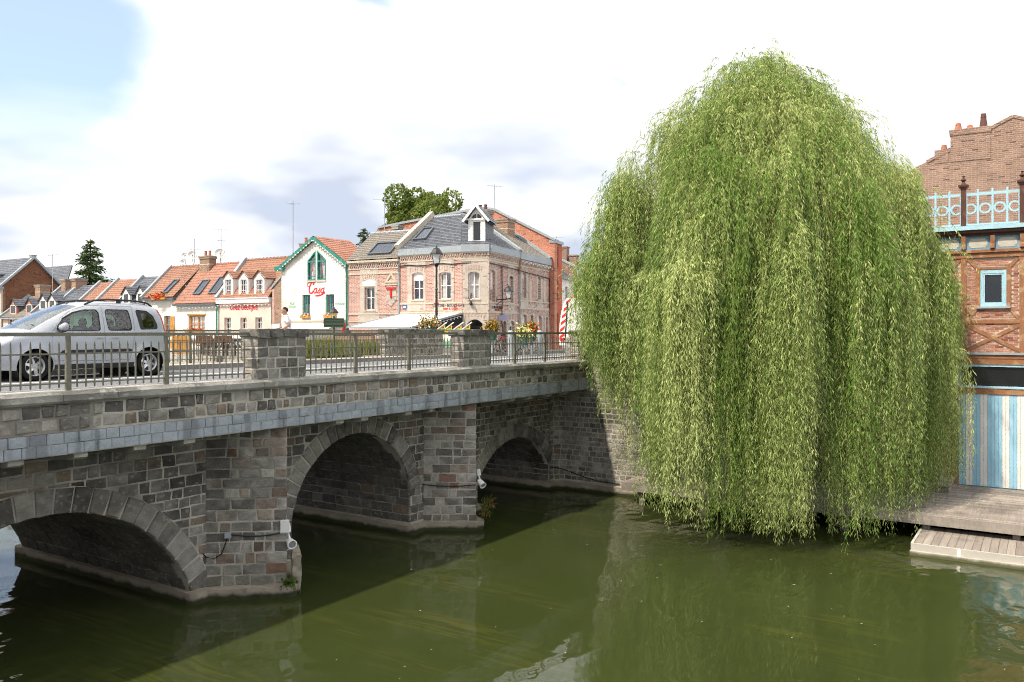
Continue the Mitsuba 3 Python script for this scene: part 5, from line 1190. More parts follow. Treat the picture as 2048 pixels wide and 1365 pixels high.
# corner dormer
fd = fl(pC + np.array([.18, .30]), pD + np.array([-.10, .33])); Ld = fd.length; cu = Ld / 2; hw = .44; zb = ez + .12 - G0; zt = zb + 1.25
q0 = sbox(cu - hw, zb, cu + hw, zt); wr = (cu - .24, cu + .24, zb + .12, zt - .08)
arcp = Point(cu, zt).buffer(.30, quad_segs=8).intersection(sbox(cu - .3, zt, cu + .3, zt + .4))
gab = Polygon([(cu - hw, zt), (cu + hw, zt), (cu, zt + .62)])
dm = MB().prism(q0.union(gab).difference(sbox(wr[0], wr[2], wr[1], wr[3])).difference(arcp.buffer(-.02)), fd, -.12, .03).box(fd, cu - hw - .10, cu + hw + .1, zt - .04, zt + .04, .03, .10).build('dormer', WFRAME, ch)
MB().prism(sbox(wr[0], wr[2], wr[1], wr[3]).difference(sbox(wr[0] + .05, wr[2] + .05, wr[1] - .05, wr[3] - .05)), fd, -.08, .0).prism(sbox(cu - .02, zt, cu + .02, zt + .3), fd, -.08, .0).build('sash', WFRAME, dm)
MB().prism(sbox(wr[0] + .05, wr[2] + .05, wr[1] - .05, wr[3] - .05), fd, -.06, -.055).prism(arcp, fd, -.06, -.055).build('pane', GLASSD, dm)
for s in (-1, 1):
    MB().box(fd, cu + s * hw - .03, cu + s * hw + .03, zb - .1, zt, -1.9, -.1).build('cheek', SLATE, dm)
    roof(dm, [fd(cu + s * (hw + .25), zt - .12, .28), fd(cu + s * (hw + .25), zt - .12, -2.0), fd(cu, zt + .72, -2.3), fd(cu, zt + .72, .28)], SLATE, .2, .2, 0, name='dormer_roof')
    MB().bar(fd(cu + s * (hw + .25), zt - .14, .26), fd(cu, zt + .70, .26), .05, .12).build('bargeboard', WFRAME, dm)
def chim_at(par, px0, px1, y0, z0, Y, dep, pots, m=OLDB):
    c = at((px0 + px1) / 2, y0, Y); r = c[:2] - O0; w = (px1 - px0) / FOC * Y
    return chimney(par, (float(r @ DT), float(r @ DN)), w * .95, dep, z0, c[2], pots, m, potm=POTD)
chim_at(ch, 936, 985, 423, 10.0, 48.0, .6, 3)
# --- next house along the street
k = thing('brick_house', 'red brick street house with zinc gutter, right of the corner restaurant', 'house')
f4 = fl(pE, pF); L4 = f4.length; vt4 = 9.27 - G0
side_windows(k, f4, [(1044, 1052, 545, 597, .12, WFRAME, GLASSD, .35), (1075, 1081, 553, 600, .12, WFRAME, GLASSD, .4), (1044, 1053, 629, 690, .12, WFRAME, GLASSD, 1.0), (1061, 1066, 629, 660, .12, WFRAME, GLASSD, 0), (1075, 1083, 632, 700, .12, WFRAME, GLASSD, 1.2), (1091, 1096, 634, 700, .1, WFRAME, GLASSD, 1)], None, L4, [v_at(f4, 2, 603), v_at(f4, 2, 618)], vt4)
cornice(k, f4, 0, L4, vt4 - .5); MB().box(f4, 0, L4, vt4 - .12, vt4 + .26, -.1, .2).build('gutter', ZINC, k)
bulbs(k, [f4(u, vt4 - .22 - .06 * (i % 2), .25) for i, u in enumerate(np.linspace(.1, L4 - .1, 16))])
eF = bp(pF + o3, ez); eE2 = bp(pE + o3 + dS * .12, ez); RF = np.array([*(pF + bS * 2.8), 11.45]); RE2 = np.array([*(pE + bS * 2.8 + dS * .12), 11.45])
roof(k, [eE2, eF, RF, RE2], SLATEO, .2, .2, 0); roof(k, [bp(pF + bS * 6, ez), bp(pE + bS * 6, ez), RE2, RF], SLATEO, .2, .2, 0, name='rear_roof')
MB().bar(eF + [0, 0, .1], RF + [0, 0, .2], .5, .16).build('rake_flashing', ZINC, k)
MB().tube([f4(.06, v, .08) for v in (0, 2, vt4)], .045, 6).build('downpipe', ZINC, k)
MB().tube([f4(u, vt4 - .75 - .03 * u, .06) for u in np.linspace(0, L4, 8)] + [f4(L4 - .05, v, .06) for v in (3, 1.6, .3)], .03, 5).build('cable', BLACKM, k)
for u in (1.95, 4.35):
    vv = v_at(f4, u, 560); MB().prism(Polygon([(u - .25, vv), (u + .25, vv), (u, vv + .5)]).difference(Polygon([(u - .14, vv + .06), (u + .14, vv + .06), (u, vv + .36)])), f4, 0, .05).prism(sbox(u - .2, vv - 1.1, u + .2, vv - .03), f4, 0, .02).prism(Polygon([(u - .22, vv - 1.14), (u + .22, vv - 1.14), (u, vv - 1.5)]), f4, 0, .04).build('niche', STONEC, k)
chim_at(k, 989, 1026, 440, 9.5, 50.1, .8, 0)
# --- orange gable building
k = thing('orange_building', 'bright orange brick building with a sloping parapet, behind the corner restaurant', 'building')
p0 = pF + dS * .05
fo = lambda u, v, w: np.stack([p0[0] + bS[0] * u + dS[0] * (-w), p0[1] + bS[1] * u - dS[1] * w, v + 0 * u], -1)
og = Polygon([(-.35, 4), (-.35, 10.66), (3.65, 12.76), (4.5, 12.9), (12, 12.0), (12, 4)])
MB().prism(og, fo, -.5, 0).build('gable_wall', ORANGEB, k)
MB().prism(LineString([(-.4, 10.71), (3.65, 12.82), (4.5, 12.95), (12, 12.05)]).buffer(.07, cap_style=2), fo, -.6, .10).build('parapet_coping', ZINC, k)
fo2 = fl(p0 + bS * -.33, p0 + bS * -.33 + dS * 1.5); wn = [sbox(.55, z, .8, z + 1.3) for z in (.9, 3.0, 5.0)]
MB().prism(sbox(0, 0, 1.5, 6.6).difference(unary_union(wn)), fo2, -.3, 0).build('street_wall', ORPL, k)
for q in wn: MB().prism(q, fo2, -.2, -.18).build('window', REDP, k)
MB().box(fo2, -.05, 1.55, 6.5, 6.68, -.3, .1).build('parapet_coping', ZINC, k)
# --- further along: a white house and a brick gable
k = thing('street_house', 'narrow grey white rendered house between the orange building and the refuse truck', 'house')
pG = p0 + dS * 1.5; pH = pG + dS * 3.6; f5 = fl(pG, pH)
ws = [(.5, .95, 2.7, 4.0), (1.7, 2.15, 2.7, 4.0), (.6, 1.1, .1, 1.9), (2.0, 2.6, .1, 1.9)]
wall(k, f5, sbox(0, 0, f5.length, 4.6), PLASTER, [sbox(a, c, b, d) for a, b, c, d in ws])
for w in ws: window(k, f5, w, fm=BROWNP, gl=GLASSD)
MB().box(f5, 0, f5.length, 4.45, 4.65, -.1, .2).build('cornice', CONC, k); MB().tube([f5(.15, v, .07) for v in (0, 2, 4.8)], .05, 6).build('downpipe', BLACKM, k)
roof(k, [bp(pG + o3, 8.65), bp(pH + o3, 8.65), bp(pH + bS * 3, 10.2), bp(pG + bS * 3, 10.2)], SLATE, .2, .2, 0)
k = thing('brick_house', 'distant brick gable with chimneys at the end of the street, left of the willow', 'house')
q0 = pH + dS * .3
fq2 = lambda u, v, w: np.stack([q0[0] + bS[0] * u - dS[0] * w, q0[1] + bS[1] * u - dS[1] * w, v + 0 * u], -1)
MB().prism(Polygon([(-.2, 4), (-.2, 8.7), (-.1, 9.4), (3, 10.9), (6, 9), (6, 4)]), fq2, -6, 0).build('gable_wall', GABB, k)
MB().prism(LineString([(-.25, 8.7), (-.12, 9.45), (3, 10.95), (6, 9.05)]).buffer(.06, cap_style=2), fq2, -.5, .05).build('verge', ZINC, k)
for u, z in ((.9, 10.9), (.2, 10.3)): MB().box(fq2, u, u + .5, 9.2, z, -1.4, -.8).box(fq2, u - .05, u + .55, z, z + .08, -1.45, -.75).build('chimney', GABB, k)
d_ = MB().box(fq2, -.85, -.1, 8.0, 9.3, -2.6, -1.2).build('dormer', ZINC, k); MB().box(fq2, -1.0, 0, 9.3, 9.4, -2.8, -1.0).build('dormer_roof', ZINC, d_)

# --- canopy of the corner restaurant
cn = thing('canopy', 'large off white canopy of the corner restaurant terrace with a dark side valance', 'canopy')
CLOTH = mat('canopy_cloth', lambda p, n, uv: mix((.66, .63, .60), (.58, .55, .52), fbm(p.x * 2, p.y * 2, 1, 4)), .85, .1)
o = np.array([*(DT * -4.0), 0]); q = [bp(pB, 6.06), bp(pC, 6.08), bp(pC, 5.345) + o, bp(pB, 5.345) + o]
MB().add(q, [[0, 1, 2, 3]]).add([x - [0, 0, .03] for x in q], [[0, 1, 2, 3]]).build('cloth', CLOTH, cn)
MB().bar(q[1], q[2], .06, .09).bar(q[3], q[2], .06, .08).bar(q[0], q[3], .06, .09).build('frame', ZINC, cn)
MB().add([q[1] - [0, 0, .06], q[2] - [0, 0, .06], q[2] - [0, 0, .30], q[1] - [0, 0, .55]], [[0, 1, 2, 3]]).build('valance', mat('dark_cloth', (.03, .032, .035), .9, .1), cn)
for t in (.02, .98):
    p = q[3] * (1 - t) + q[2] * t; MB().bar([p[0], p[1], 4.05], p, .07, .07, (1, 0, 0)).build('post', BLACKM, cn)
bulbs(cn, [q[1] * (1 - t) + q[2] * t - [0, 0, .12] - np.array([-.05, .03, 0]) * 0 for t in np.linspace(.05, .95, 14)])
# ================================================================ TREES, ANTENNAS, STREET THINGS
def leafy(parent, centers, radii, n, size, m, seed, name='crown', squash=1.0, down=.0):
    """Leaf clumps over and through the given balls."""
    g = np.random.default_rng(seed); centers = np.array(centers, float); radii = np.array(radii, float)
    w = radii ** 2; ci = g.choice(len(centers), n, p=w / w.sum()); d = g.normal(0, 1, (n, 3)); d /= np.linalg.norm(d, axis=1, keepdims=True)
    r = radii[ci] * g.uniform(.55, 1.06, n) ** .6; C = centers[ci] + d * r[:, None] * [1, 1, squash]
    keep = meshkit.fbm(C * 1.3, 3, 5) > .36; C, d = C[keep], d[keep]; n = len(C)
    a = d + g.normal(0, .7, (n, 3)); a /= np.linalg.norm(a, axis=1, keepdims=True); b = np.cross(a, g.normal(0, 1, (n, 3))); b /= np.linalg.norm(b, axis=1, keepdims=True) + 1e-9; c = np.cross(a, b); c[:, 2] -= down
    s = size * g.uniform(.6, 1.35, (n, 1))
    V = np.stack([C - c * s, C + b * s * .55, C + c * s, C - b * s * .55], 1).reshape(-1, 3); k = np.arange(n)[:, None] * 4
    U = np.repeat(np.column_stack([g.random(n), g.random(n)]), 4, 0)
    return tag(put(name, V, np.concatenate([k + [0, 1, 2], k + [0, 2, 3]]), m, parent, uv=U), kind='stuff')
TLEAF = leaf_mat('chestnut_leaf', (.09, .15, .03), (.26, .31, .09), 1.0); SLEAF = leaf_mat('spruce_needle', (.035, .085, .03), (.11, .15, .05), .5)
k = thing('chestnut_tree', 'round dark green broadleaf tree rising behind the corner restaurant roof', 'tree')
c = at(822, 441, 66); g = np.random.default_rng(4); cs = [c + g.normal(0, 1, 3) * [1.5, 1.5, 1.0] for _ in range(16)] + [c + [0, 0, -2.5], c + [1.6, 0, -1.8], c + [-1.6, 0, -2]]
leafy(k, cs, [g.uniform(.8, 1.35) for _ in cs[:16]] + [2, 1.7, 1.7], 16000, .16, TLEAF, 2)
MB().tube([[c[0], c[1], 4], [c[0] + .1, c[1], 9], [c[0] - .1, c[1], c[2] - 1]], [.5, .38, .2], 9).build('trunk', BARK, k, smooth=True)
for a in range(6): MB().tube([[c[0], c[1], 9.5], c + [math.cos(a) * 1.2, math.sin(a) * 1.2, -1], c + [math.cos(a) * 2, math.sin(a) * 2, .5]], [.2, .12, .04], 6).build('limb', BARK, k)
def spruce(label, px, ytop, Y, zb, rad, seed, n=2600):
    k = thing('spruce_tree', label, 'tree'); g = np.random.default_rng(seed); top = at(px, ytop, Y); H = top[2] - zb; C, Dd = [], []
    MB().tube([[top[0], Y, 4], [top[0], Y, top[2] - .2]], [.35, .03], 7).build('trunk', BARK, k)
    mb = MB(); z = zb
    while z < top[2] - .3:
        t = (z - zb) / H; r = rad * (1 - t) ** .8 * g.uniform(.75, 1.15)
        for j in range(6):
            a = g.uniform(0, 6.28); e = np.array([top[0] + math.cos(a) * r, Y + math.sin(a) * r, z - .18 * r + .25 * r * g.uniform(0, 1)]); s0 = np.array([top[0], Y, z + .1 * r])
            mb.tube([s0, (s0 + e) / 2 - [0, 0, .08], e], [.05, .03, .01], 4, cap=False)
            m = max(6, int(26 * r)); u = g.uniform(.12, 1.05, m); p = s0 + (e - s0) * u[:, None] + g.normal(0, .09 + .05 * r, (m, 3)) * [1, 1, .6]; C.append(p); Dd.append(np.repeat((e - s0)[None], m, 0))
        z += .30
    mb.build('branches', BARK, k); tag(k + '__branches', kind='stuff')
    C = np.vstack(C); d = np.vstack(Dd); d /= np.linalg.norm(d, axis=1, keepdims=True); d = d + g.normal(0, .35, d.shape); d[:, 2] -= .15; n = len(C)
    b = np.cross(d, g.normal(0, 1, (n, 3))); b /= np.linalg.norm(b, axis=1, keepdims=True); s = g.uniform(.13, .26, (n, 1))
    V = np.stack([C - d * s * .6, C + b * s * .28, C + d * s, C - b * s * .28], 1).reshape(-1, 3); q = np.arange(n)[:, None] * 4
    tag(put('crown', V, np.concatenate([q + [0, 1, 2], q + [0, 2, 3]]), SLEAF, k, uv=np.repeat(g.random((n, 2)), 4, 0)), kind='stuff')
spruce('tall ragged spruce tree behind the slate roofs at left', 181, 474, 80, 7.5, 2.5, 3)
spruce('small conifer tip peeping over the grey roof beside the pizzeria', 728, 452, 85, 9, 2.2, 8)
def antenna(label, px, yb, yt, Y, arms, side=1, tilt=0):
    k = thing('tv_antenna', label, 'antenna'); p, q = at(px, yb, Y), at(px, yt, Y)
    MB().tube([p, q], .028, 5).build('mast', GREYM, k)
    for i, (dz, ln, n, ang) in enumerate(arms):
        d = np.array([math.cos(ang), math.sin(ang), 0]); c = q - [0, 0, dz]; e = np.cross(d, [0, 0, 1]); mb = MB().tube([c - d * ln * .5 * side, c + d * ln * .5], .014, 4)
        for j in range(n): r = c + d * ln * (j / max(n - 1, 1) - .5); mb.tube([r - e * .22, r + e * .22], .008, 3)
        mb.build('boom', GREYM, k)
antenna('thin television antenna on the brown roof before the big brick gable', 105, 590, 508, 63, ((.1, 1.5, 6, 2.6),))
antenna('low double television antenna above the dishes on the orange roof', 389, 528, 478, 58, ((.02, 1.4, 5, .2), (.75, 1.0, 4, -.5)))
antenna('double television antenna above the brick chimney of the cream house', 442, 522, 459, 56, ((.02, 1.3, 5, .3), (.75, .8, 4, -.5)))
antenna('tall mast antenna at the left of the pizzeria chimney', 586, 508, 402, 51, ((.15, .8, 3, .3), (.2, .6, 3, 2.1)))
antenna('television antenna in front of the round tree', 769, 470, 398, 53, ((.04, 1.4, 6, .1),))
antenna('antenna on the chimney of the corner restaurant', 989, 425, 370, 52, ((.08, .9, 4, .3),))
antenna('antenna standing on the distant chimneys at the end of the street', 1113, 530, 474, 62, ((.05, 1.0, 5, .2), (1.4, .6, 3, 1.2)))
antenna('short antenna on the orange building parapet', 1084, 485, 467, 56, ((.05, .5, 4, .9),))
DISHM = mat('dish_white', (.66, .65, .63), .5, .3)
def dish(label, px, py, Y, r):
    k = thing('satellite_dish', label, 'satellite dish', 'satellite dishes on the orange roofs'); c = at(px, py, Y); ax = np.array([.35, -.85, .35]); ax /= np.linalg.norm(ax); t = np.linspace(0, 1, 6)
    MB().lathe([(r * x, -.28 * r + .28 * r * x * x) for x in t] + [(r * 1.02, .02), (r, -.02)] + [(r * x, -.28 * r + .28 * r * x * x - .02) for x in t[::-1]], c, 20, axis=ax).build('bowl', DISHM, k, smooth=False)
    MB().tube([c - ax * .25 * r, c - ax * .2 + [0, 0, -.2], c + [0, .25, -r - .5]], .03, 5).build('bracket', GREYM, k)
    MB().tube([c - [0, 0, r * .9], c + ax * r * .8 - [0, 0, r * .35]], .015, 4).ball(c + ax * r * .8 - [0, 0, r * .3], .06).build('receiver', GREYM, k)
dish('satellite dish, largest of the three on the left ridge of the orange roofs', 385, 511, 58, .31); dish('satellite dish, middle sized, upper left of the three on the ridge', 370, 512, 58.5, .23); dish('satellite dish, smallest and lowest of the three on the ridge', 366, 524, 58.8, .18)
dish('satellite dish alone to the right of the brick chimney', 440, 507, 56, .33)

# street lamps
def lantern(parent, c, s=1.0, glow=None):
    """A four-sided lantern: c is the bottom of its glass."""
    x, y, z = c; a, b, h = .13 * s, .20 * s, .42 * s
    LG = glow or LAMPG
    for i in range(4):
        t0, t1 = math.pi / 4 + i * math.pi / 2, math.pi / 4 + (i + 1) * math.pi / 2
        q = [(x + r * math.cos(t), y + r * math.sin(t), zz) for t, r, zz in ((t0, a * 1.2, z), (t1, a * 1.2, z), (t1, b * 1.3, z + h), (t0, b * 1.3, z + h))]
        MB().add(q, [[0, 1, 2, 3]]).build('lantern_pane', LG, parent); MB().tube([q[0], q[3]], .014 * s, 4).build('lantern_bar', BLACKM, parent)
    MB().lathe([(b * 1.45, z + h), (b * 1.38, z + h + .05 * s), (b * .75, z + h + .22 * s), (b * .72, z + h + .25 * s), (.05 * s, z + h + .30 * s), (.035 * s, z + h + .36 * s), (0, z + h + .42 * s)], [x, y, 0], 8).lathe([(0, z - .06 * s), (a * .7, z - .05 * s), (a * 1.35, z), (a * 1.2, z + .03 * s)], [x, y, 0], 8).build('lantern_roof', BLACKM, parent)
LAMPG = mat('lantern_glass', (.55, .57, .58), .25, .5); LAMPY = mat('lantern_glass_amber', (.62, .50, .22), .3, .5)
k = thing('street_lamp', 'tall black cast iron street lamp with a four sided lantern before the corner restaurant', 'street lamp')
c = at(873, 664, 38.0); x, y = c[:2]; z0 = 4.05
MB().lathe([(.20, z0), (.20, z0 + .12), (.14, z0 + .2), (.12, z0 + .75), (.15, z0 + .8), (.10, z0 + .88), (.085, z0 + 1.5), (.12, z0 + 1.55), (.10, z0 + 1.7), (.065, z0 + 1.8), (.055, z0 + 3.0), (.075, z0 + 3.05), (.05, z0 + 3.1), (.045, z0 + 4.05), (.10, z0 + 4.12), (.03, z0 + 4.17)], [x, y, 0], 12).build('post', BLACKM, k)
lantern(k, (x, y, z0 + 4.2), 1.05)
k = thing('wall_lantern', 'black wall lantern on a long bracket from the side of the corner restaurant', 'street lamp')
f = f3; u0 = 1.0; vb_ = v_at(f3, u0, 600); MB().tube([f3(u0, vb_, .02), f3(u0, vb_ + .02, .62)], .025, 5).tube([f3(u0, vb_ - .25, .02), f3(u0, vb_, .4)], .02, 4).box(f3, u0 - .03, u0 + .03, vb_ - .3, vb_ + .15, 0, .04).build('bracket', BLACKM, k); lantern(k, f3(u0, vb_ + .06, .68), .85)
k = thing('wall_lantern', 'black lantern with amber glass at the right corner of the white pizzeria', 'street lamp')
f = fr(27.0); u0 = u_at(f, 689); vb_ = v_at(f, u0, 641); MB().tube([f(u0, vb_, .02), f(u0 - .05, vb_ - .02, .7)], .025, 5).build('bracket', BLACKM, k); lantern(k, f(u0 - .05, vb_ + .04, .75), .85, LAMPY)
k = thing('wall_bracket', 'small empty black sign bracket on the chamfered corner of the restaurant', 'bracket')
MB().box(f2, .42, .46, 2.55, 3.05, .02, .06).bar(f2(.44, 2.6, .05), f2(.44, 2.68, .45), .04, .04).bar(f2(.44, 3.0, .05), f2(.44, 2.68, .40), .025, .025).ball(f2(.44, 2.5, .12), .09).build('iron', BLACKM, k)
k = thing('road_sign', 'dark green back of a road sign on a post by the far railing', 'sign')
c = at(668, 664, 31.0); MB().tube([[c[0], c[1], 4.18], [c[0], c[1], 5.72]], .04, 8).build('post', mat('sign_green_grey', (.045, .075, .05), .5, .4), k)
fs = frame([c[0] - .38, c[1] - .05], [c[0] + .38, c[1] - .05]); MB().box(fs, .03, .74, 5.31, 5.62, -.03, -.015).box(fs, .0, .03, 5.29, 5.64, -.03, .01).box(fs, .74, .77, 5.29, 5.64, -.03, .01).box(fs, .03, .74, 5.29, 5.31, -.03, .01).box(fs, .03, .74, 5.62, 5.64, -.03, .01).build('plate', 'mat_sign_green_grey', k)
MB().box(fs, .05, .72, 5.38, 5.42, -.01, .015).box(fs, .05, .72, 5.52, 5.56, -.01, .015).build('stiffener', 'mat_sign_green_grey', k)

# bollards, flower planters, bicycles right of the second pillar
for px, Y, lab in ((1021, 36.5, 'pale blue grey bollard left of the yellow flowers, behind the right railing'), (1079, 37, 'pale blue grey bollard right of the yellow flowers, behind the right railing')):
    c = at(px, 664, Y); k = thing('bollard', lab, 'bollard', 'blue grey bollards at the road edge')
    MB().lathe([(.12, 4.05), (.12, 5.12), (.10, 5.17), (.05, 5.19), (0, 5.2)], [c[0], c[1], 0], 12).build('post', GREYM, k); MB().lathe([(.13, 5.02), (.14, 5.05), (.13, 5.08), (.12, 5.08)], [c[0], c[1], 0], 12).build('collar', ZINC, k)
def planter(label, px, py, Y, w, ms, seed, group='flower planters on the street'):
    k = thing('flower_planter', label, 'planter', group); c = at(px, py, Y)
    MB().lathe([(.0, c[2] - .55), (w * .7, c[2] - .55), (w * .9, c[2] - .2), (w * .95, c[2] - .18), (w * .85, c[2] - .2)], [c[0], c[1], 0], 10).build('pot', mat('planter_green_%d' % seed, (.05, .12, .09), .6, .3), k)
    MB().tube([[c[0], c[1], 4.05], [c[0], c[1], c[2] - .5]], .04, 6).build('stand', GREYM, k)
    flowers(k, c, (w * 1.25, w * 1.0, .36), 800, ms, size=.042, seed=seed)
planter('planter of orange grasses beside the second parapet pillar', 984, 655, 37, .28, ((FLOWO, 'grasses', .8), (PLANTG, 'leaves', .25)), 31)
planter('planter of yellow flowers above the right hand railing', 1047, 666, 36.5, .28, ((mat('yellow_flowers', (.72, .66, .30), .8, .1), 'flowers', .7), (PLANTG, 'leaves', .4)), 32)
planter('planter of rusty grasses and red flowers right of the yellow flowers', 1063, 659, 37.5, .26, ((FLOWO, 'grasses', .7), (FLOWR, 'flowers', .25), (PLANTG, 'leaves', .3)), 33)
planter('planter of orange and cream flowers left of the tall street lamp', 857, 648, 37.5, .40, ((FLOWO, 'grasses', .5), (FLOWP, 'flowers', .35), (PLANTG, 'leaves', .35)), 34)
RUB = mat('tyre_rubber', (.012, .012, .013), .8, .2)
def bicycle(label, c, ang, col):
    k = thing('bicycle', label, 'bicycle', 'bicycles parked along the street'); d = np.array([math.cos(ang), math.sin(ang), 0]); e = np.array([-d[1], d[0], 0]); c = np.array([c[0], c[1], 4.06])
    P = lambda x, z, y=0: c + d * x + e * y + [0, 0, z]
    for x in (0, 1.03):
        th = np.linspace(0, 2 * np.pi, 21); w = MB().tube([P(x + .33 * math.cos(t), .35 + .33 * math.sin(t)) for t in th], .02, 5, cap=False).build('wheel', RUB, k)
        mb = MB()
        for t in th[:-1:2]: mb.tube([P(x, .35), P(x + .32 * math.cos(t), .35 + .32 * math.sin(t))], .003, 3, cap=False)
        mb.build('spokes', GREYM, w); tag(w + '__spokes', kind='stuff')
    MB().tube([P(0, .35), P(.42, .33)], .012, 5).tube([P(0, .35), P(.30, .80)], .012, 5).tube([P(.42, .33), P(.28, .92)], .017, 6).tube([P(.30, .82), P(.82, .88)], .017, 6).tube([P(.42, .33), P(.84, .80)], .02, 6).tube([P(1.03, .35), P(.84, .80), P(.80, .98)], .016, 6).build('frame', col, k)
    MB().tube([P(.88, .98, -.28), P(.80, 1.0, -.1), P(.80, 1.0, .1), P(.88, .98, .28)], .013, 5).build('handlebar', BLACKM, k); MB().ball(P(.24, .95), [.13, .08, .04]).build('saddle', BLACKM, k)
    th = np.linspace(0, 2 * np.pi, 11); MB().tube([P(.42 + .09 * math.cos(t), .33 + .09 * math.sin(t), .04) for t in th], .01, 4).tube([P(.42, .33, -.07), P(.50, .19, -.07)], .012, 4).tube([P(.42, .33, .07), P(.34, .47, .07)], .012, 4).build('crank', GREYM, k)
for i, (px, Y, col, w) in enumerate(((988, 41, BLACKM, 'first'), (1003, 41.5, GREYM, 'second'), (1017, 42, REDP, 'third'), (1030, 42.5, BLACKM, 'fourth'), (1052, 43, MBLUE, 'fifth'), (1066, 43.5, BLACKM, 'sixth'))):
    c = at(px, 664, Y); bicycle(f'parked bicycle, {w} from the left behind the right hand railing', c, 2.6 + .15 * (i % 3), col)
k = thing('bicycle_rack', 'low metal bicycle rack in front of the street houses', 'rack'); 
for i in range(6):
    p = at(986 + i * 16, 664, 42.2 + i * .45); MB().tube([[p[0], p[1], 4.06], [p[0], p[1], 4.75], [p[0] + .45, p[1] - .2, 4.75], [p[0] + .45, p[1] - .2, 4.06]], .025, 5).build('hoop', GREYM, k)

# terrace of the corner restaurant: boards, decorative rail, container
k = thing('terrace_railing', 'blue grey terrace railing with a row of rings, behind the far stone parapet', 'railing')
p, q = at(743, 664, 38.5), at(832, 664, 37.4); fR = frame(p[:2], q[:2]); n = 14; Lr = fR.length
MB().box(fR, 0, Lr, 5.24, 5.28, -.02, .02).box(fR, 0, Lr, 5.0, 5.03, -.015, .015).box(fR, 0, Lr, 4.25, 4.28, -.015, .015).build('rail', GREYM, k)
for u in (0, Lr * .33, Lr * .66, Lr): MB().box(fR, u - .025, u + .025, 4.05, 5.26, -.03, .03).build('post', GREYM, k)
for i in range(n):
    o_ = Point((i + .5) * Lr / n, 5.135); MB().prism(o_.buffer(.10, quad_segs=5).difference(o_.buffer(.078, quad_segs=5)), fR, -.01, .01).build('ring', GREYM, k); MB().box(fR, (i + .5) * Lr / n - .01, (i + .5) * Lr / n + .01, 4.28, 5.0, -.01, .01).build('bar', GREYM, k)
MENUG = mat('menu_green', (.40, .55, .12), .6, .2)
for i, (px, Y, w_) in enumerate(((882, 35.0, 'first'), (896, 35.4, 'second'), (915, 34.6, 'third'), (932, 34.4, 'fourth'))):
    c = at(px, 664, Y); fm = frame([c[0] - .17, c[1]], [c[0] + .17, c[1] - .05]); k = thing('menu_board', f'green and red menu board with a sloping white top, {w_} from the left', 'menu board', 'menu boards on the restaurant terrace')
    MB().prism(Polygon([(0, 4.7), (.34, 4.7), (.34, 5.44), (0, 5.20)]), fm, -.05, 0).build('panel', MENUG, k); MB().bar(fm(-.06, 5.18, -.02), fm(.42, 5.53, -.02), .10, .04).build('top', WHITEM, k)
    MB().prism(Polygon([(.06, 5.16), (.2, 5.16), (.13, 5.24)]), fm, 0, .01).prism(Polygon([(.18, 5.28), (.30, 5.28), (.30, 5.38)]), fm, 0, .01).build('red_print', REDP, k)
    MB().box(fm, .02, .32, 4.72, 5.02, 0, .008).build('white_print', WHITEM, k)
    for u in (.03, .31): MB().box(fm, u - .02, u + .02, 4.05, 4.7, -.04, -.01).build('leg', GREYM, k)
k = thing('container', 'pale green ribbed container beside the stone parapet end', 'container'); c = at(892, 664, 35.8); fm = frame([c[0] - .30, c[1]], [c[0] + .30, c[1] - .06])
for i in range(3): MB().prism(Polygon([(.2 * i + .01, 4.45)] + [(.2 * i + .10 - .09 * math.cos(a), 4.85 + .08 * math.sin(a)) for a in np.linspace(0, math.pi, 7)] + [(.2 * i + .19, 4.45)]), fm, -.4, .02).build('rib', mat('container_green', (.22, .47, .36), .5, .3), k)
MB().box(fm, 0, .6, 4.05, 4.45, -.4, 0).build('base', KERB, k)

# the green bank behind the far railing
GRASS = leaf_mat('bank_grass', (.10, .15, .02), (.26, .28, .04), .8)
g = np.random.default_rng(77); n = 9000
px_, Yq = g.uniform(608, 765, n), g.uniform(33.0, 37.5, n); X = (px_ - 1024) / FOC * Yq; keep = (g.random(n) < .9); X, Yq = X[keep], Yq[keep]; n = len(X)
h = g.uniform(.25, .75, n) * (.6 + .8 * meshkit.noise(np.column_stack([X * .9, Yq * .9, X * 0]))); a = g.uniform(0, 6.28, n); e = np.column_stack([np.cos(a), np.sin(a), a * 0]); P0 = np.column_stack([X, Yq, np.full(n, 4.04)]); top = P0 + np.column_stack([g.normal(0, .12, n), g.normal(0, .12, n), h])
V = np.stack([P0 - e * .02, P0 + e * .02, (P0 + top) / 2 + e * .018 + [0, 0, .03], top, (P0 + top) / 2 - e * .018 + [0, 0, .03]], 1).reshape(-1, 3); q = np.arange(n)[:, None] * 5
tag(put('bank_plants', V, np.concatenate([q + [0, 1, 2], q + [0, 2, 4], q + [2, 3, 4]]), GRASS, None, uv=np.repeat(g.random((n, 2)), 5, 0)), 'tall yellow green grasses and weeds behind the far railing', 'plants', kind='stuff')
k = thing('garden_wall', 'low red brown brick wall behind the green bank plants', 'wall')
p, q = at(610, 664, 39.0), at(745, 664, 37.8); fw_ = frame(p[:2], q[:2]); MB().prism(Polygon([(0, 3.9), (fw_.length, 3.9), (fw_.length, 4.98), (1.6, 4.98), (0, 4.55)]), fw_, -.25, 0).build('wall', OLDB, k); MB().box(fw_, 1.6, fw_.length, 4.98, 5.05, -.3, .04).build('coping', TILEB, k)

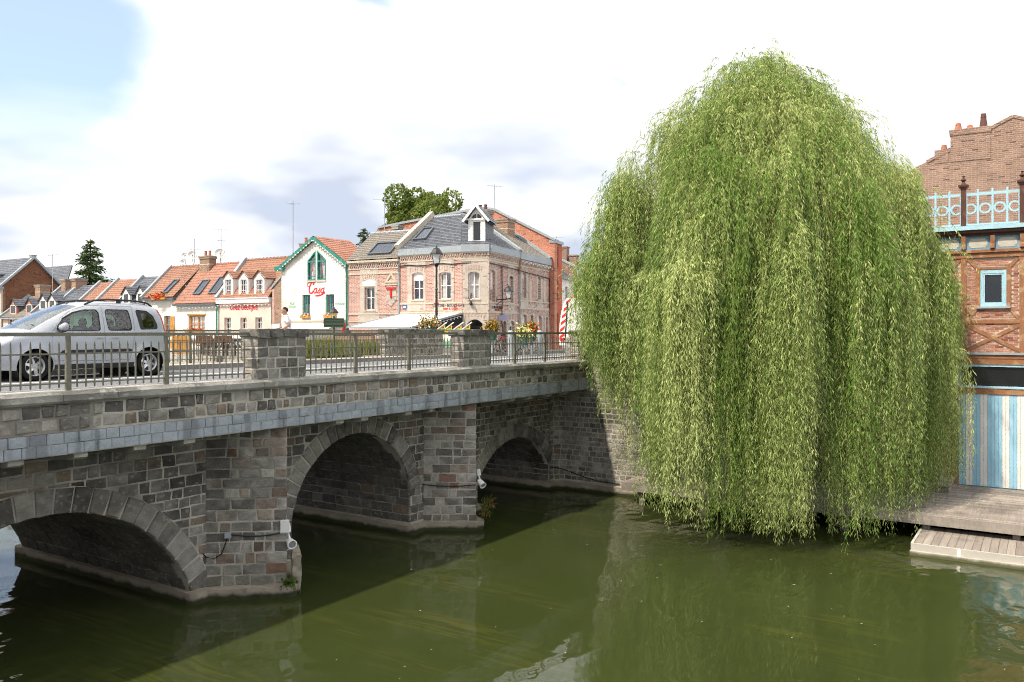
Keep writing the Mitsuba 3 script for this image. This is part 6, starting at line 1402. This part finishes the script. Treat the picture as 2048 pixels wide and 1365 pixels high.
# cafe terrace seen through the railings behind the van
k = thing('cafe_barrier', 'ochre plank barrier of the terrace, just behind the van', 'barrier'); p, q = at(344, 664, 38.5), at(386, 664, 38.2); fm = frame(p[:2], q[:2])
for i in range(7): MB().box(fm, i * .14, i * .14 + .132, 4.1, 5.0 - .06 * (i % 2), -.03, .0).build('plank', OCHREP, k)
MB().box(fm, 0, .98, 4.3, 4.38, 0, .03).box(fm, 0, .98, 4.75, 4.83, 0, .03).build('batten', OCHREP, k)
k = thing('terrace_banner', 'dark grey terrace banner with white lettering behind the far railing', 'banner'); p, q = at(402, 664, 40.0), at(500, 664, 39.0); fm = frame(p[:2], q[:2])
MB().box(fm, 0, fm.length, 4.36, 4.80, -.03, 0).build('cloth', mat('banner_grey', (.045, .045, .05), .8, .2), k); words(k, fm, 'LE TIRE-BOUCHON', .85, 4.47, .22, WFRAME, .12, 'lettering', .01, .62)
for u in (.03, fm.length / 2, fm.length - .03): MB().box(fm, u - .03, u + .03, 4.05, 4.95, -.09, -.03).build('post', BLACKM, k)
for px, Y, lab in ((375, 41.5, 'low white terrace parasol behind the ochre barrier'), (425, 42.5, 'low white terrace parasol in the middle, above the dark banner'), (470, 41.8, 'low white terrace parasol nearest the first parapet pillar')):
    c = at(px, 664, Y); k = thing('parasol', lab, 'parasol', 'white parasols on the terrace'); MB().tube([[c[0], c[1], 4.05], [c[0], c[1], 5.05]], .025, 6).build('pole', GREYM, k)
    th = np.arange(8) * math.pi / 4; V = [[c[0], c[1], 5.08]] + [[c[0] + 1.0 * math.cos(t), c[1] + 1.0 * math.sin(t), 4.82] for t in th] + [[c[0] + 1.0 * math.cos(t), c[1] + 1.0 * math.sin(t), 4.74] for t in th]
    put('canopy', V, [[0, 1 + i, 1 + (i + 1) % 8] for i in range(8)] + [x for i in range(8) for x in ([1 + i, 9 + i, 9 + (i + 1) % 8], [1 + i, 9 + (i + 1) % 8, 1 + (i + 1) % 8])], CLOTH, k)
CHW = mat('chair_wood', (.10, .05, .03), .6, .3)
for i, (px, Y, w_) in enumerate(((402, 37.6, 'first'), (416, 37.2, 'second'), (440, 37.5, 'third'), (455, 37.0, 'fourth'))):
    c = at(px, 664, Y); k = thing('terrace_chair', f'dark wooden terrace chair, {w_} from the left behind the far railing', 'chair', 'dark chairs on the terrace'); fm = frame([c[0] - .22, c[1]], [c[0] + .22, c[1] - .05])
    MB().box(fm, 0, .44, 4.48, 4.52, -.42, 0).build('seat', CHW, k); MB().box(fm, 0, .44, 4.62, 4.95, .0, .03).build('backrest', CHW, k)
    for u in (.02, .42):
        for w in (-.40, -.02): MB().box(fm, u - .02, u + .02, 4.05, 4.48 if w < -.1 else 4.96, w - .02, w + .02).build('leg', CHW, k)
for i, (px, Y, lab) in enumerate(((428, 36.6, 'small terrace table among the chairs behind the far railing'), (470, 36.6, 'small terrace table near the first parapet pillar, behind the far railing'))):
    c = at(px, 664, Y); k = thing('terrace_table', lab, 'table', 'tables on the terrace'); MB().lathe([(.0, 4.77), (.42, 4.77), (.42, 4.80), (0, 4.80)], [c[0], c[1], 0], 14).build('top', CHW, k); MB().lathe([(.03, 4.1), (.03, 4.77)], [c[0], c[1], 0], 8).lathe([(0, 4.1), (.22, 4.06), (.24, 4.05)], [c[0], c[1], 0], 12).build('pedestal', BLACKM, k)

# the refuse truck, half hidden by the willow
k = thing('refuse_truck', 'white refuse truck with red and white striped tail, half hidden by the willow', 'truck')
c = at(1118, 664, 36.5); TT = O0 @ DT; r0 = c[:2] - O0; tt, mm = float(r0 @ DT), float(r0 @ DN)
ftk = lambda u, v, w: B(tt - w, mm - u, 4.055 + v)
TW_ = mat('truck_white', (.70, .70, .67), .35, .5)
sec = [(0, .55), (.02, 1.3), (.10, 1.9), (.24, 2.35), (.38, 2.55), (2.0, 2.55), (2.14, 2.35), (2.28, 1.9), (2.36, 1.3), (2.38, .55)]
MB().prism(Polygon(sec), ftk, -5.2, 0).build('hopper_body', TW_, k)
MB().prism(Polygon([(.36, .7), (2.02, .7), (2.02, 2.36), (.50, 2.36)]), ftk, 0, .05).build('tailgate', TW_, k); MB().bar(ftk(.34, .7, .06), ftk(.47, 2.38, .06), .05, .05).build('seal', BLACKM, k)
for i in range(6):
    z = .75 + .30 * i; x0 = .03 + .0 * i + .012 * i * i; MB().prism(Polygon([(x0, z), (x0 + .24, z + .16), (x0 + .26, z + .30), (x0 + .02, z + .14)]), ftk, .003, .012).build('red_stripe', REDP, k)
for i in range(4): MB().prism(Polygon([(.50 + .42 * i, .86), (.72 + .42 * i, .86), (.86 + .42 * i, 1.02), (.64 + .42 * i, 1.02)]), ftk, .052, .06).build('red_stripe', REDP, k)
MB().box(ftk, .05, 2.33, .48, .62, -.1, .10).build('bumper', TW_, k); MB().box(ftk, .1, .30, .66, .80, .05, .09).box(ftk, 2.08, 2.28, .66, .80, .05, .09).build('tail_light', REDP, k)
for u in (.5, 1.55): MB().lathe([(.05, 0), (.06, .06), (.05, .14), (0, .16)], ftk(u, 2.56, -.3), 10).build('beacon', mat('beacon_orange', (.75, .22, .02), .3, .5), k)
for u in (.18, 1.9):
    MB().lathe([(.2, 0), (.40, 0), (.45, .05), (.45, .28), (.40, .33), (.2, .33)], ftk(u + .33, .45, -1.4), 20, axis=[*DN, 0]).build('wheel', RUB, k)
MB().box(ftk, .3, 2.1, .30, .52, -4.8, -.5).build('chassis', BLACKM, k); MB().prism(Polygon([(.05, .5), (2.33, .5), (2.33, 2.3), (2.2, 2.5), (.18, 2.5), (.05, 2.3)]), ftk, -7.2, -5.4).build('cab', TW_, k)

# plants at the foot of the piers, leaves and weed on the water
k = thing('pier_weeds', 'tuft of green and rusty weeds on the foot of the farther pier', 'plant')
c = B(PIERS[1][1] + .12, NOSE - .18, .38); g = np.random.default_rng(5)
mb = MB()
for _ in range(16):
    a = g.uniform(-.5, 1.0); e = c + [math.cos(a) * g.uniform(0, .38), -.12 + g.normal(0, .08), g.uniform(.15, .6)]; mb.tube([c + g.normal(0, .06, 3), (c + e) / 2 + [0, 0, .12], e], .006, 3, cap=False)
mb.build('stems', mat('weed_stem', (.20, .13, .05), .8, .1), k)
flowers(k, c + [.06, -.05, .22], (.20, .16, .34), 190, ((PLANTG, 'leaves', .8), (mat('rusty_leaf', (.28, .09, .04), .8, .1), 'rusty_leaves', .15)), size=.030, seed=6)
k = thing('pier_moss', 'small green tuft on the foot of the nearer pier', 'plant'); flowers(k, B(PIERS[0][1] - .10, NOSE - .18, .30), (.16, .14, .10), 120, ((PLANTG, 'leaves', 1.0),), size=.028, seed=8)
g = np.random.default_rng(15); mb, mb2 = MB(), MB()
for i in range(80):
    t, m = g.uniform(2, 13.5), g.uniform(-12, -.6); p = B(t, m, .012); a = g.uniform(0, 6.28); e = np.array([math.cos(a), math.sin(a), 0]); q = np.array([-e[1], e[0], 0]); s = g.uniform(.010, .026)
    (mb if i % 3 else mb2).add([p - e * s, p + q * s * .4, p + e * s * 1.2, p - q * s * .4], [[0, 1, 2, 3]], (g.random(), g.random()))
tag(mb.build('floating_leaves', FLOWP), 'small pale leaves and petals scattered on the green water', 'leaves', kind='stuff'); tag(mb2.build('floating_leaves', PLANTG), 'small green leaves scattered on the water', 'leaves', kind='stuff')
# ================================================================ THE VAN
van = thing('white_van', 'silver white compact passenger van with black roof rails driving over the bridge', 'van')
VT, VM, VZ = 1.63, 6.87, 4.066
def fv(x, y, z): return B(VT + np.asarray(x, float), VM + np.asarray(y, float), VZ + np.asarray(z, float))
PAINT = 'mat_van_paint'; scene[PAINT] = {'type': 'twosided', 'bsdf': {'type': 'principled', 'base_color': {'type': 'rgb', 'value': [.40, .425, .465]}, 'metallic': .35, 'roughness': .32, 'specular': .5, 'clearcoat': .8, 'clearcoat_gloss': .93}}
scene['mat_van_glass'] = {'type': 'thindielectric', 'int_ior': 1.55, 'specular_transmittance': {'type': 'rgb', 'value': [.26, .40, .36]}}
PLAST = mat('black_plastic', (.022, .023, .025), .55, .4); RIM = mat('alloy', (.55, .56, .58), .3, .5, metallic=.8); SEATM = mat('seat_cloth', (.05, .055, .07), .9, .1)
sil = np.array([(.06, .26), (.015, .36), (0, .55), (.03, .72), (.12, .88), (.42, 1.00), (.86, 1.09), (1.20, 1.285), (1.60, 1.49), (1.95, 1.635), (2.25, 1.705), (2.7, 1.745), (3.3, 1.735), (3.75, 1.695), (3.95, 1.62), (4.04, 1.45), (4.10, 1.15), (4.16, .85), (4.20, .62), (4.20, .42), (4.12, .30), (3.9, .25), (.4, .235)])
silp = Polygon(sil); edge = LineString(np.vstack([sil[:21]]))
wheels_x = (.87, 3.57)
def halfw(x, z):
    x, z = np.asarray(x, float), np.asarray(z, float)
    w = .905 - .035 * np.clip((z - .75) / .35, 0, 1) ** 2 - .16 * np.clip((z - 1.05) / .7, 0, 1) ** 1.3 - .05 * np.clip((.5 - z) / .3, 0, 1) ** 2
    w = w * (1 - .20 * np.clip((.75 - x) / .75, 0, 1) ** 2.2) * (1 - .06 * np.clip((x - 3.3) / .9, 0, 1) ** 2)
    for c in wheels_x: w = w + .022 * np.exp(-((np.hypot(x - c, z - .315) - .40) / .07) ** 2)
    return w
def edge_round(x, z, r=.13):
    d = np.array([edge.distance(Point(a, b)) for a, b in zip(x, z)]); t = np.clip(1 - d / r, 0, 1); return .085 * t ** 2.2
def panel(poly, side, off=0.0, th=.02, ln=.07, rnd=True):
    cs = m3.CrossSection([np.array(poly.exterior.coords)[:-1].tolist()] + [np.array(i.coords)[:-1][::1].tolist() for i in poly.interiors], m3.FillRule.EvenOdd)
    M = m3.Manifold.extrude(cs, th).refine_to_length(ln).to_mesh(); V = M.vert_properties[:, :3]
    w = halfw(V[:, 0], V[:, 1]) - (edge_round(V[:, 0], V[:, 1]) if rnd else 0) + off - (th - V[:, 2])
    return fv(V[:, 0], side * w, V[:, 1]), M.tri_verts
def rounded(P, r=.05): return Polygon(P).buffer(-r).buffer(r, quad_segs=4)
WF = rounded([(1.33, 1.075), (2.37, 1.075), (2.36, 1.50), (2.30, 1.585), (2.05, 1.575), (1.75, 1.50), (1.50, 1.36), (1.36, 1.20)], .06)
WM = rounded([(2.55, 1.085), (3.15, 1.085), (3.15, 1.30), (3.10, 1.59), (2.50, 1.595), (2.515, 1.3)], .07)
WR_ = rounded([(3.27, 1.60), (3.58, 1.575), (3.74, 1.46), (3.83, 1.25), (3.84, 1.13), (3.36, 1.11)], .05)
arches = unary_union([Point(c, .315).buffer(.385, quad_segs=10) for c in wheels_x])
gaps = unary_union([LineString([(1.27, .42), (1.22, .8), (1.25, 1.05), (1.45, 1.36), (1.75, 1.555), (2.1, 1.66), (2.44, 1.675)]).buffer(.004), LineString([(2.44, 1.675), (2.45, 1.1), (2.44, .40)]).buffer(.004), LineString([(2.46, 1.675), (3.2, 1.67), (3.2, 1.1), (3.18, .95), (3.12, .6), (3.05, .40)]).buffer(.004), LineString([(1.27, .42), (3.05, .40)]).buffer(.004)])
for s in (-1, 1):
    body = silp.difference(arches).difference(unary_union([WF, WM, WR_])).difference(gaps if s < 0 else Polygon())
    for g_ in getattr(body, 'geoms', [body]):
        if g_.area < .004: continue
        V, F = panel(g_, s); put('body_side', V, F, PAINT, van, smooth=False if False else 35)
    for W, nm in ((WF, 'front_window'), (WM, 'middle_window'), (WR_, 'rear_window')):
        V, F = panel(W.buffer(.012).difference(W.buffer(-.022)) if nm != 'rear_window' else W.buffer(.012).difference(rounded([(3.40, 1.53), (3.56, 1.51), (3.68, 1.42), (3.74, 1.27), (3.75, 1.17), (3.46, 1.16)], .04)), s, -.012, .012, rnd=False)
        k = put(nm, V, F, PLAST, van)
        cs = m3.CrossSection([np.array(W.exterior.coords)[:-1].tolist()], m3.FillRule.EvenOdd); M = m3.Manifold.extrude(cs, .01).refine_to_length(.12).to_mesh(); top = M.vert_properties[:, 2] > .005; f_ = M.tri_verts[top[M.tri_verts].all(1)]
        V = M.vert_properties; put('glass', fv(V[:, 0], s * (halfw(V[:, 0], V[:, 1]) - .018), V[:, 1]), f_, 'mat_van_glass', k)
    sp = Polygon([(1.40, .60), (1.48, .57), (3.10, .60), (3.12, .64), (3.05, .665), (1.46, .655)]).difference(gaps.buffer(.003))
    for g_ in sp.geoms if hasattr(sp, 'geoms') else [sp]: V, F = panel(g_, s, .014, .02, .1, False); put('side_moulding', V, F, PLAST, van)
    V, F = panel(Polygon([(1.28, .225), (3.16, .225), (3.16, .34), (1.28, .34)]), s, .004, .02, .15, False); put('sill_trim', V, F, PLAST, van)
    for x in (2.22, 2.60):
        hw_ = float(halfw(x + .09, .95)); MB().box(lambda u, v, w: fv(u, s * (hw_ + w), v), x, x + .19, .915, .95, -.005, .035).build('door_handle', PAINT, van)
    tl = Polygon([(3.86, 1.62), (3.94, 1.60), (4.035, 1.42), (4.09, 1.10), (4.13, .93), (4.06, .93), (4.02, 1.12), (3.96, 1.42)]).intersection(silp.buffer(-.006))
    V, F = panel(tl, s, .008, .03, .06, True); put('tail_light', V, F, mat('tail_red', (.50, .015, .02), .15, .6) if 'mat_tail_red' not in scene else 'mat_tail_red', van)
    hl = Polygon([(.075, .74), (.13, .87), (.30, .95), (.46, .985), (.40, .88), (.22, .76)]).intersection(silp.buffer(-.01))
    V, F = panel(hl, s, .008, .04, .06, True); put('headlight', V, F, mat('lamp_clear', (.55, .57, .60), .08, .9) if 'mat_lamp_clear' not in scene else 'mat_lamp_clear', van)
    hw_ = float(halfw(1.35, 1.05))
    MBp = m3.Manifold.batch_hull([m3.Manifold.sphere(.06, 16).scale((1.1, 1.2, 1.2)).translate((1.40, hw_ + .10, 1.16)), m3.Manifold.sphere(.06, 16).scale((1.2, 1.0, 1.5)).translate((1.42, hw_ + .20, 1.18))]).to_mesh(); V = MBp.vert_properties
    k = put('door_mirror', fv(V[:, 0], s * V[:, 1], V[:, 2]), MBp.tri_verts, PAINT, van, smooth=40)
    MB().bar(fv(1.42, s * (hw_ - .02), 1.08), fv(1.43, s * (hw_ + .14), 1.10), .10, .07).build('mirror_foot', PLAST, k)
    xs_ = np.linspace(2.12, 3.82, 16); zr = np.interp(xs_, sil[6:16, 0], sil[6:16, 1]); up_ = .065 * np.clip(np.minimum((xs_ - 2.12) / .22, (3.82 - xs_) / .16), 0, 1)
    MB().tube([fv(x, s * .60, z + .015 + u) for x, z, u in zip(xs_, zr, up_)], .024, 8).box(lambda u, v, w: fv(u, s * (.58 + w), v), 2.9, 3.0, 1.70, 1.80, 0, .04).build('roof_rail', PLAST, van)
# centre strip: bonnet, roof, tail, under the rounded edges
def strip(i0, i1, nm, m, inset=0.0, dz=0.0, sub=4, keepw=1.0):
    P = np.array(LineString(sil[i0:i1 + 1]).segmentize(.12).coords); w = (halfw(P[:, 0], P[:, 1]) - .085 - inset) * keepw; y = np.linspace(-1, 1, 13)
    X = np.repeat(P[:, :1], 13, 1); Z = np.repeat(P[:, 1:], 13, 1) + dz; Y = w[:, None] * y; cr = .05 * (1 - y ** 2)
    t = np.gradient(P, axis=0); nrm = np.column_stack([-t[:, 1], t[:, 0]]); nrm /= np.linalg.norm(nrm, axis=1, keepdims=True)
    X = X + nrm[:, :1] * cr; Z = Z + nrm[:, 1:] * cr; n = len(P); F = tri([[i * 13 + j, i * 13 + j + 1, (i + 1) * 13 + j + 1, (i + 1) * 13 + j] for i in range(n - 1) for j in range(12)])
    return put(nm, fv(X.ravel(), Y.ravel(), Z.ravel()), F, m, van, smooth=True)
strip(0, 4, 'front_bumper', PAINT); strip(4, 6, 'bonnet', PAINT); ws_ = strip(6, 9, 'windscreen', 'mat_van_glass', .03, .0); strip(9, 14, 'roof', PAINT); strip(14, 16, 'tailgate_window', GLASSD); strip(16, 20, 'tailgate', PAINT); strip(20, 22, 'underside', PLAST)
for s in (-1, 1):                                       # pillars beside the windscreen
    P = sil[6:10]; V = np.vstack([fv(P[:, 0], s * (halfw(P[:, 0], P[:, 1]) - .08), P[:, 1]), fv(P[:, 0], s * (halfw(P[:, 0], P[:, 1]) - .17), P[:, 1] + .012)]); put('windscreen_pillar', V, tri([[i, i + 1, 5 + i, 4 + i] for i in range(3)]), PAINT, van)
MB().bar(fv(1.0, -.55, 1.20), fv(1.15, .1, 1.285), .02, .02).bar(fv(.98, .15, 1.19), fv(1.12, .7, 1.26), .02, .02).build('wiper', PLAST, van)
MB().prism(Polygon([(-.55, .38), (.55, .38), (.60, .56), (-.60, .56)]), lambda u, v, w: fv(.02 - w, u, v), -.03, .012).build('grille', PLAST, van)
MB().box(lambda u, v, w: fv(.0 - w, u, v), -.26, .26, .42, .53, .015, .03).build('number_plate', WFRAME, van)
MB().tube([fv(1.98, 0, 1.67), fv(2.12, 0, 1.78)], [.012, .006], 5).build('aerial', PLAST, van)
for c in wheels_x:
    for s in (-1, 1):
        ctr = fv(c, s * .80, .315); ax = np.array([*(DN * s), 0])
        w = MB().lathe([(.20, -.10), (.29, -.10), (.312, -.07), (.316, 0), (.312, .07), (.295, .095), (.215, .09), (.205, .05)], ctr, 36, axis=ax).build('wheel', RUB, van, smooth=False)
        rm = MB().lathe([(.205, .05), (.215, .085), (.205, .09), (.185, .06), (.18, .0)], ctr, 32, axis=ax)
        x_ = np.cross(ax, [0, 0, 1]); x_ /= np.linalg.norm(x_); up_ = np.cross(x_, ax)
        for i in range(6):
            a = i * math.pi / 3 + .3; d = x_ * math.cos(a) + up_ * math.sin(a); e = x_ * -math.sin(a) + up_ * math.cos(a)
            V = [ctr + d * r + e * q + ax * h for r, hw2, h in ((.04, .034, .085), (.195, .026, .07)) for q, h2 in ((-hw2, 0), (hw2, 0)) for h in (h, h - .03)]
            rm.add(V, BOXF)
        rm.lathe([(0, .092), (.05, .09), (.06, .07), (.06, .05)], ctr, 14, axis=ax); rm.build('rim', RIM, w)
        MB().lathe([(0, .01), (.19, .01)], ctr, 20, axis=ax).build('brake_disc', PLAST, w)
        MB().lathe([(.375, .09), (.385, -.30), (0, -.30)], ctr, 20, axis=ax).build('wheel_well', PLAST, van)
MB().box(lambda u, v, w: fv(u, w, v), 1.0, 3.9, .38, .42, -.78, .78).box(lambda u, v, w: fv(u, w, v), .95, 1.35, .6, 1.05, -.74, .74).build('cabin_floor', SEATM, van)
for x, ys in ((1.95, (-.38, .38)), (2.85, (-.5, 0, .5))):
    for y in ys:
        MB().bar(fv(x, y, .72), fv(x + .22, y, 1.18), .42, .14, (0, 0, 1)).box(lambda u, v, w: fv(u, y + w, v), x - .5, x, .55, .70, -.22, .22).ball(fv(x + .25, y, 1.28), [.09, .12, .09], sub=2).build('seat', SEATM, van)
SWV = fv(1.58, .38, .98); MB().tube([SWV + np.array([*(DN * .18 * math.cos(a)), 0]) + np.array([*(DT * .08 * math.sin(a)), .16 * math.sin(a)]) for a in np.linspace(0, 6.283, 15)], .015, 5).build('steering_wheel', PLAST, van)
# ================================================================ PEOPLE
SKIN = mat('skin', lambda p, n, uv: mix((.42, .235, .165), (.36, .19, .13), fbm(p.x * 30, p.y * 30, p.z * 30, 2)), .55, .3); HAIR = mat('dark_hair', (.022, .016, .013), .6, .3)
TEE = mat('white_shirt', lambda p, n, uv: mix((.74, .74, .75), (.66, .66, .68), fbm(p.x * 14, p.y * 14, p.z * 9, 3)), .9, .1); JEAN = mat('dark_trousers', (.04, .045, .065), .9, .1); DSH = mat('dark_jacket', (.02, .024, .04), .9, .1); SHOE = mat('shoe', (.03, .025, .02), .6, .3); EYEW = mat('eye', (.7, .68, .65), .2, .5)
def blob(bones, ln=.03, it=8):
    """Bones (p, r, q, s): hulls of spheres, joined and smoothed into one skin."""
    S = lambda c, r: m3.Manifold.sphere(r, 14).translate(tuple(map(float, c)))
    M = m3.Manifold.batch_boolean([m3.Manifold.batch_hull([S(p, r), S(q, s)]) for p, r, q, s in bones], m3.OpType.Add).refine_to_length(ln).to_mesh()
    t = trimesh.Trimesh(M.vert_properties[:, :3], M.tri_verts, process=True); trimesh.smoothing.filter_taubin(t, iterations=it); return np.array(t.vertices), np.array(t.faces)
def hand_bones(w, d, pn, th, s=1.0, curl=.35):
    """A palm and five fingers from wrist w along d; pn: out of the palm; th: towards the thumb."""
    w, d, pn, th = (np.array(x, float) for x in (w, d, pn, th)); B_ = [(w, .028, w + d * .085 + th * .02, .022), (w, .026, w + d * .085 - th * .024, .020)]
    for o, l in ((.030, .070), (.011, .080), (-.010, .074), (-.030, .058)):
        k = w + d * .088 + th * o; m_ = k + d * l * .55 + pn * l * curl * .4; e = m_ + d * l * .35 + pn * l * curl * .8; B_ += [(k, .0095, m_, .0088), (m_, .0088, e, .0075)]
    a = w + d * .03 + th * .028; b = a + d * .035 + th * .035 + pn * .012; B_ += [(a, .013, b, .011), (b, .0105, b + d * .03 + pn * .012 + th * .006, .008)]
    return B_
def figure(key, org, yaw, J, top, legs, sleeve=.55, hairlen=.0, seat=False):
    """J: joints in body axes (x right, y forward, z up)."""
    c, s = math.cos(yaw), math.sin(yaw)
    def W(V): V = np.atleast_2d(V); return np.column_stack([org[0] + V[:, 0] * c - V[:, 1] * s, org[1] + V[:, 0] * s + V[:, 1] * c, org[2] + V[:, 2]])
    J = {k: np.array(v, float) for k, v in J.items()}; b = []
    b += [(J['hip'] + [-.08, 0, 0], .115, J['hip'] + [.08, 0, 0], .115), (J['hip'], .14, J['chest'], .15), (J['chest'] + [-.11, 0, .06], .095, J['chest'] + [.11, 0, .06], .095), (J['shl'], .062, J['shr'], .062), (J['chest'], .13, J['neck'], .062), (J['neck'], .056, J['head'] - [0, 0, .05], .055)]
    for e in 'lr':
        b += [(J['sh' + e], .058, J['el' + e], .043), (J['el' + e], .042, J['wr' + e], .029), (J['hp' + e], .085, J['kn' + e], .057), (J['kn' + e], .055, J['an' + e], .038), (J['an' + e], .036, J['an' + e] + [0, .15, -.035], .032), (J['an' + e] + [0, -.03, -.03], .035, J['an' + e] + [0, .15, -.035], .032)]
        d = J['wr' + e] - J['el' + e]; d /= np.linalg.norm(d); th = np.array([0, 1.0, .2]); th -= d * (th @ d); th /= np.linalg.norm(th); pn = np.cross(d, th) * (1 if e == 'l' else -1); b += hand_bones(J['wr' + e], d, pn, th)
    h = J['head']; fw = J['face'] / np.linalg.norm(J['face']); sd = np.cross(fw, [0, 0, 1]); sd /= np.linalg.norm(sd); upv = np.cross(sd, fw)
    H = lambda x, y, z: h + sd * x + fw * y + upv * z
    b += [(H(0, -.01, .035), .088, H(0, -.03, .02), .085), (H(0, .02, .03), .080, H(0, .045, -.075), .040), (H(.03, .03, -.06), .036, H(-.03, .03, -.06), .036), (H(0, .083, .015), .010, H(0, .105, -.025), .0135), (H(0, .085, -.055), .014, H(0, .083, -.06), .014), (H(0, .072, -.095), .018, H(0, .07, -.09), .018), (H(-.045, .065, .03), .016, H(.045, .065, .03), .016)]
    for q in (-1, 1): b += [(H(.086 * q, -.01, .012), .016, H(.090 * q, -.015, -.02), .012)]
    V, F = blob(b, .028, 6); put('body', W(V), F, SKIN, key, smooth=True)
    for q in (-1, 1): MB().ball(W(H(.033 * q, .078, .012))[0], .011, sub=1).build('eye', EYEW, key); MB().ball(W(H(.033 * q, .0875, .012))[0], .0055, sub=1).build('iris', HAIR, key)
    MB().tube([W(H(x, .087 - abs(x) * .25, .034 + .004 * math.cos(x * 40)))[0] for x in (-.052, -.035, -.018)], .005, 5).tube([W(H(x, .087 - abs(x) * .25, .034))[0] for x in (.018, .035, .052)], .005, 5).build('eyebrow', HAIR, key)
    MB().tube([W(H(x, .094 - abs(x) * .4, -.056))[0] for x in (-.026, -.012, 0, .012, .026)], [.002, .005, .006, .005, .002], 5).build('mouth', mat('lips', (.30, .11, .09), .5, .3) if 'mat_lips' not in scene else 'mat_lips', key)
    V, F = blob([(H(0, -.02, .048), .086, H(0, -.035, .03), .088), (H(.04, .005, .075), .045, H(-.04, .005, .075), .045), (H(.055, -.03, .01), .040, H(-.055, -.03, .01), .040), (H(0, -.045, -.015), .052, H(0, -.05, .02), .062)], .022, 4); put('hair', W(V), F, HAIR, key, smooth=True)
    tb = [(J['hip'] + [-.085, 0, .05], .125, J['hip'] + [.085, 0, .05], .125), (J['hip'] + [0, 0, .05], .150, J['chest'], .160), (J['chest'] + [-.12, 0, .05], .103, J['chest'] + [.12, 0, .05], .103), (J['shl'] + [0, 0, .005], .069, J['shr'] + [0, 0, .005], .069), (J['chest'], .14, J['neck'] - [0, 0, .06], .075)]
    for e in 'lr': tb += [(J['sh' + e], .069, J['sh' + e] * (1 - sleeve) + J['el' + e] * sleeve, .062)] if sleeve <= 1 else [(J['sh' + e], .069, J['el' + e], .056), (J['el' + e], .055, J['wr' + e] * .9 + J['el' + e] * .1, .042)]
    V, F = blob(tb, .03, 4); put('shirt', W(V), F, top, key, smooth=True)
    lb = [(J['hip'] + [-.08, 0, -.02], .122, J['hip'] + [.08, 0, -.02], .122)]
    for e in 'lr': lb += [(J['hp' + e], .095, J['kn' + e], .070), (J['kn' + e], .069, J['an' + e] + [0, 0, .02], .056)]
    V, F = blob(lb, .035, 4); put('trousers', W(V), F, legs, key, smooth=True)
    for e in 'lr': V, F = blob([(J['an' + e] + [0, -.03, -.025], .045, J['an' + e] + [0, .14, -.035], .042), (J['an' + e] + [0, 0, 0], .045, J['an' + e] + [0, 0, -.02], .05)], .03, 3); V[:, 2] = np.maximum(V[:, 2], J['an' + e][2] - .075); put('shoe', W(V), F, SHOE, key, smooth=True)
    return W
pm = thing('person', 'dark haired man in a white t-shirt walking on the far pavement behind the first pillar', 'person')
stand = dict(hip=(0, 0, .93), chest=(0, .02, 1.25), neck=(0, .03, 1.46), head=(0, .07, 1.60), face=(-.25, 1, -.28), shl=(-.185, .02, 1.40), shr=(.185, .02, 1.40), ell=(-.25, -.06, 1.13), elr=(.25, .0, 1.12), wrl=(-.20, .16, 1.00), wrr=(.18, .22, 1.06), hpl=(-.09, 0, .90), hpr=(.09, 0, .90), knl=(-.09, .14, .50), knr=(.09, -.02, .49), anl=(-.09, .12, .085), anr=(.09, -.22, .12))
o_ = at(574, 664, 27.0)
Wm = figure(pm, (o_[0], o_[1], 4.205), math.atan2(-.25, -.97) - math.pi / 2, stand, TEE, JEAN)
k = thing('paper', 'white folded sheet held by the man in the white t-shirt', 'paper')
c = Wm([.10, .36, 1.10])[0]; fpp = frame([c[0] - .13, c[1] - .02], [c[0] + .13, c[1]]); MB().prism(Polygon([(0, -.09), (.26, -.05), (.26, .10), (0, .07)]), lambda u, v, w: fpp(u, c[2] + v, w), 0, .004).build('sheet', WHITEM, k)
dr_ = thing('person', 'driver in dark clothes behind the wheel of the van', 'person')
sit = dict(hip=(0, 0, .28), chest=(0, -.06, .58), neck=(0, -.04, .78), head=(0, .02, .92), face=(0, 1, -.05), shl=(-.19, -.05, .72), shr=(.19, -.05, .72), ell=(-.26, .12, .50), elr=(.26, .12, .50), wrl=(-.16, .36, .62), wrr=(.16, .36, .62), hpl=(-.10, .05, .25), hpr=(.10, .05, .25), knl=(-.11, .45, .38), knr=(.11, .45, .38), anl=(-.11, .60, .08), anr=(.11, .60, .08))
p_ = fv(1.92, .38, .42)
figure(dr_, p_, math.atan2(-DT[1], -DT[0]) - math.pi / 2, sit, DSH, JEAN, sleeve=1.5)
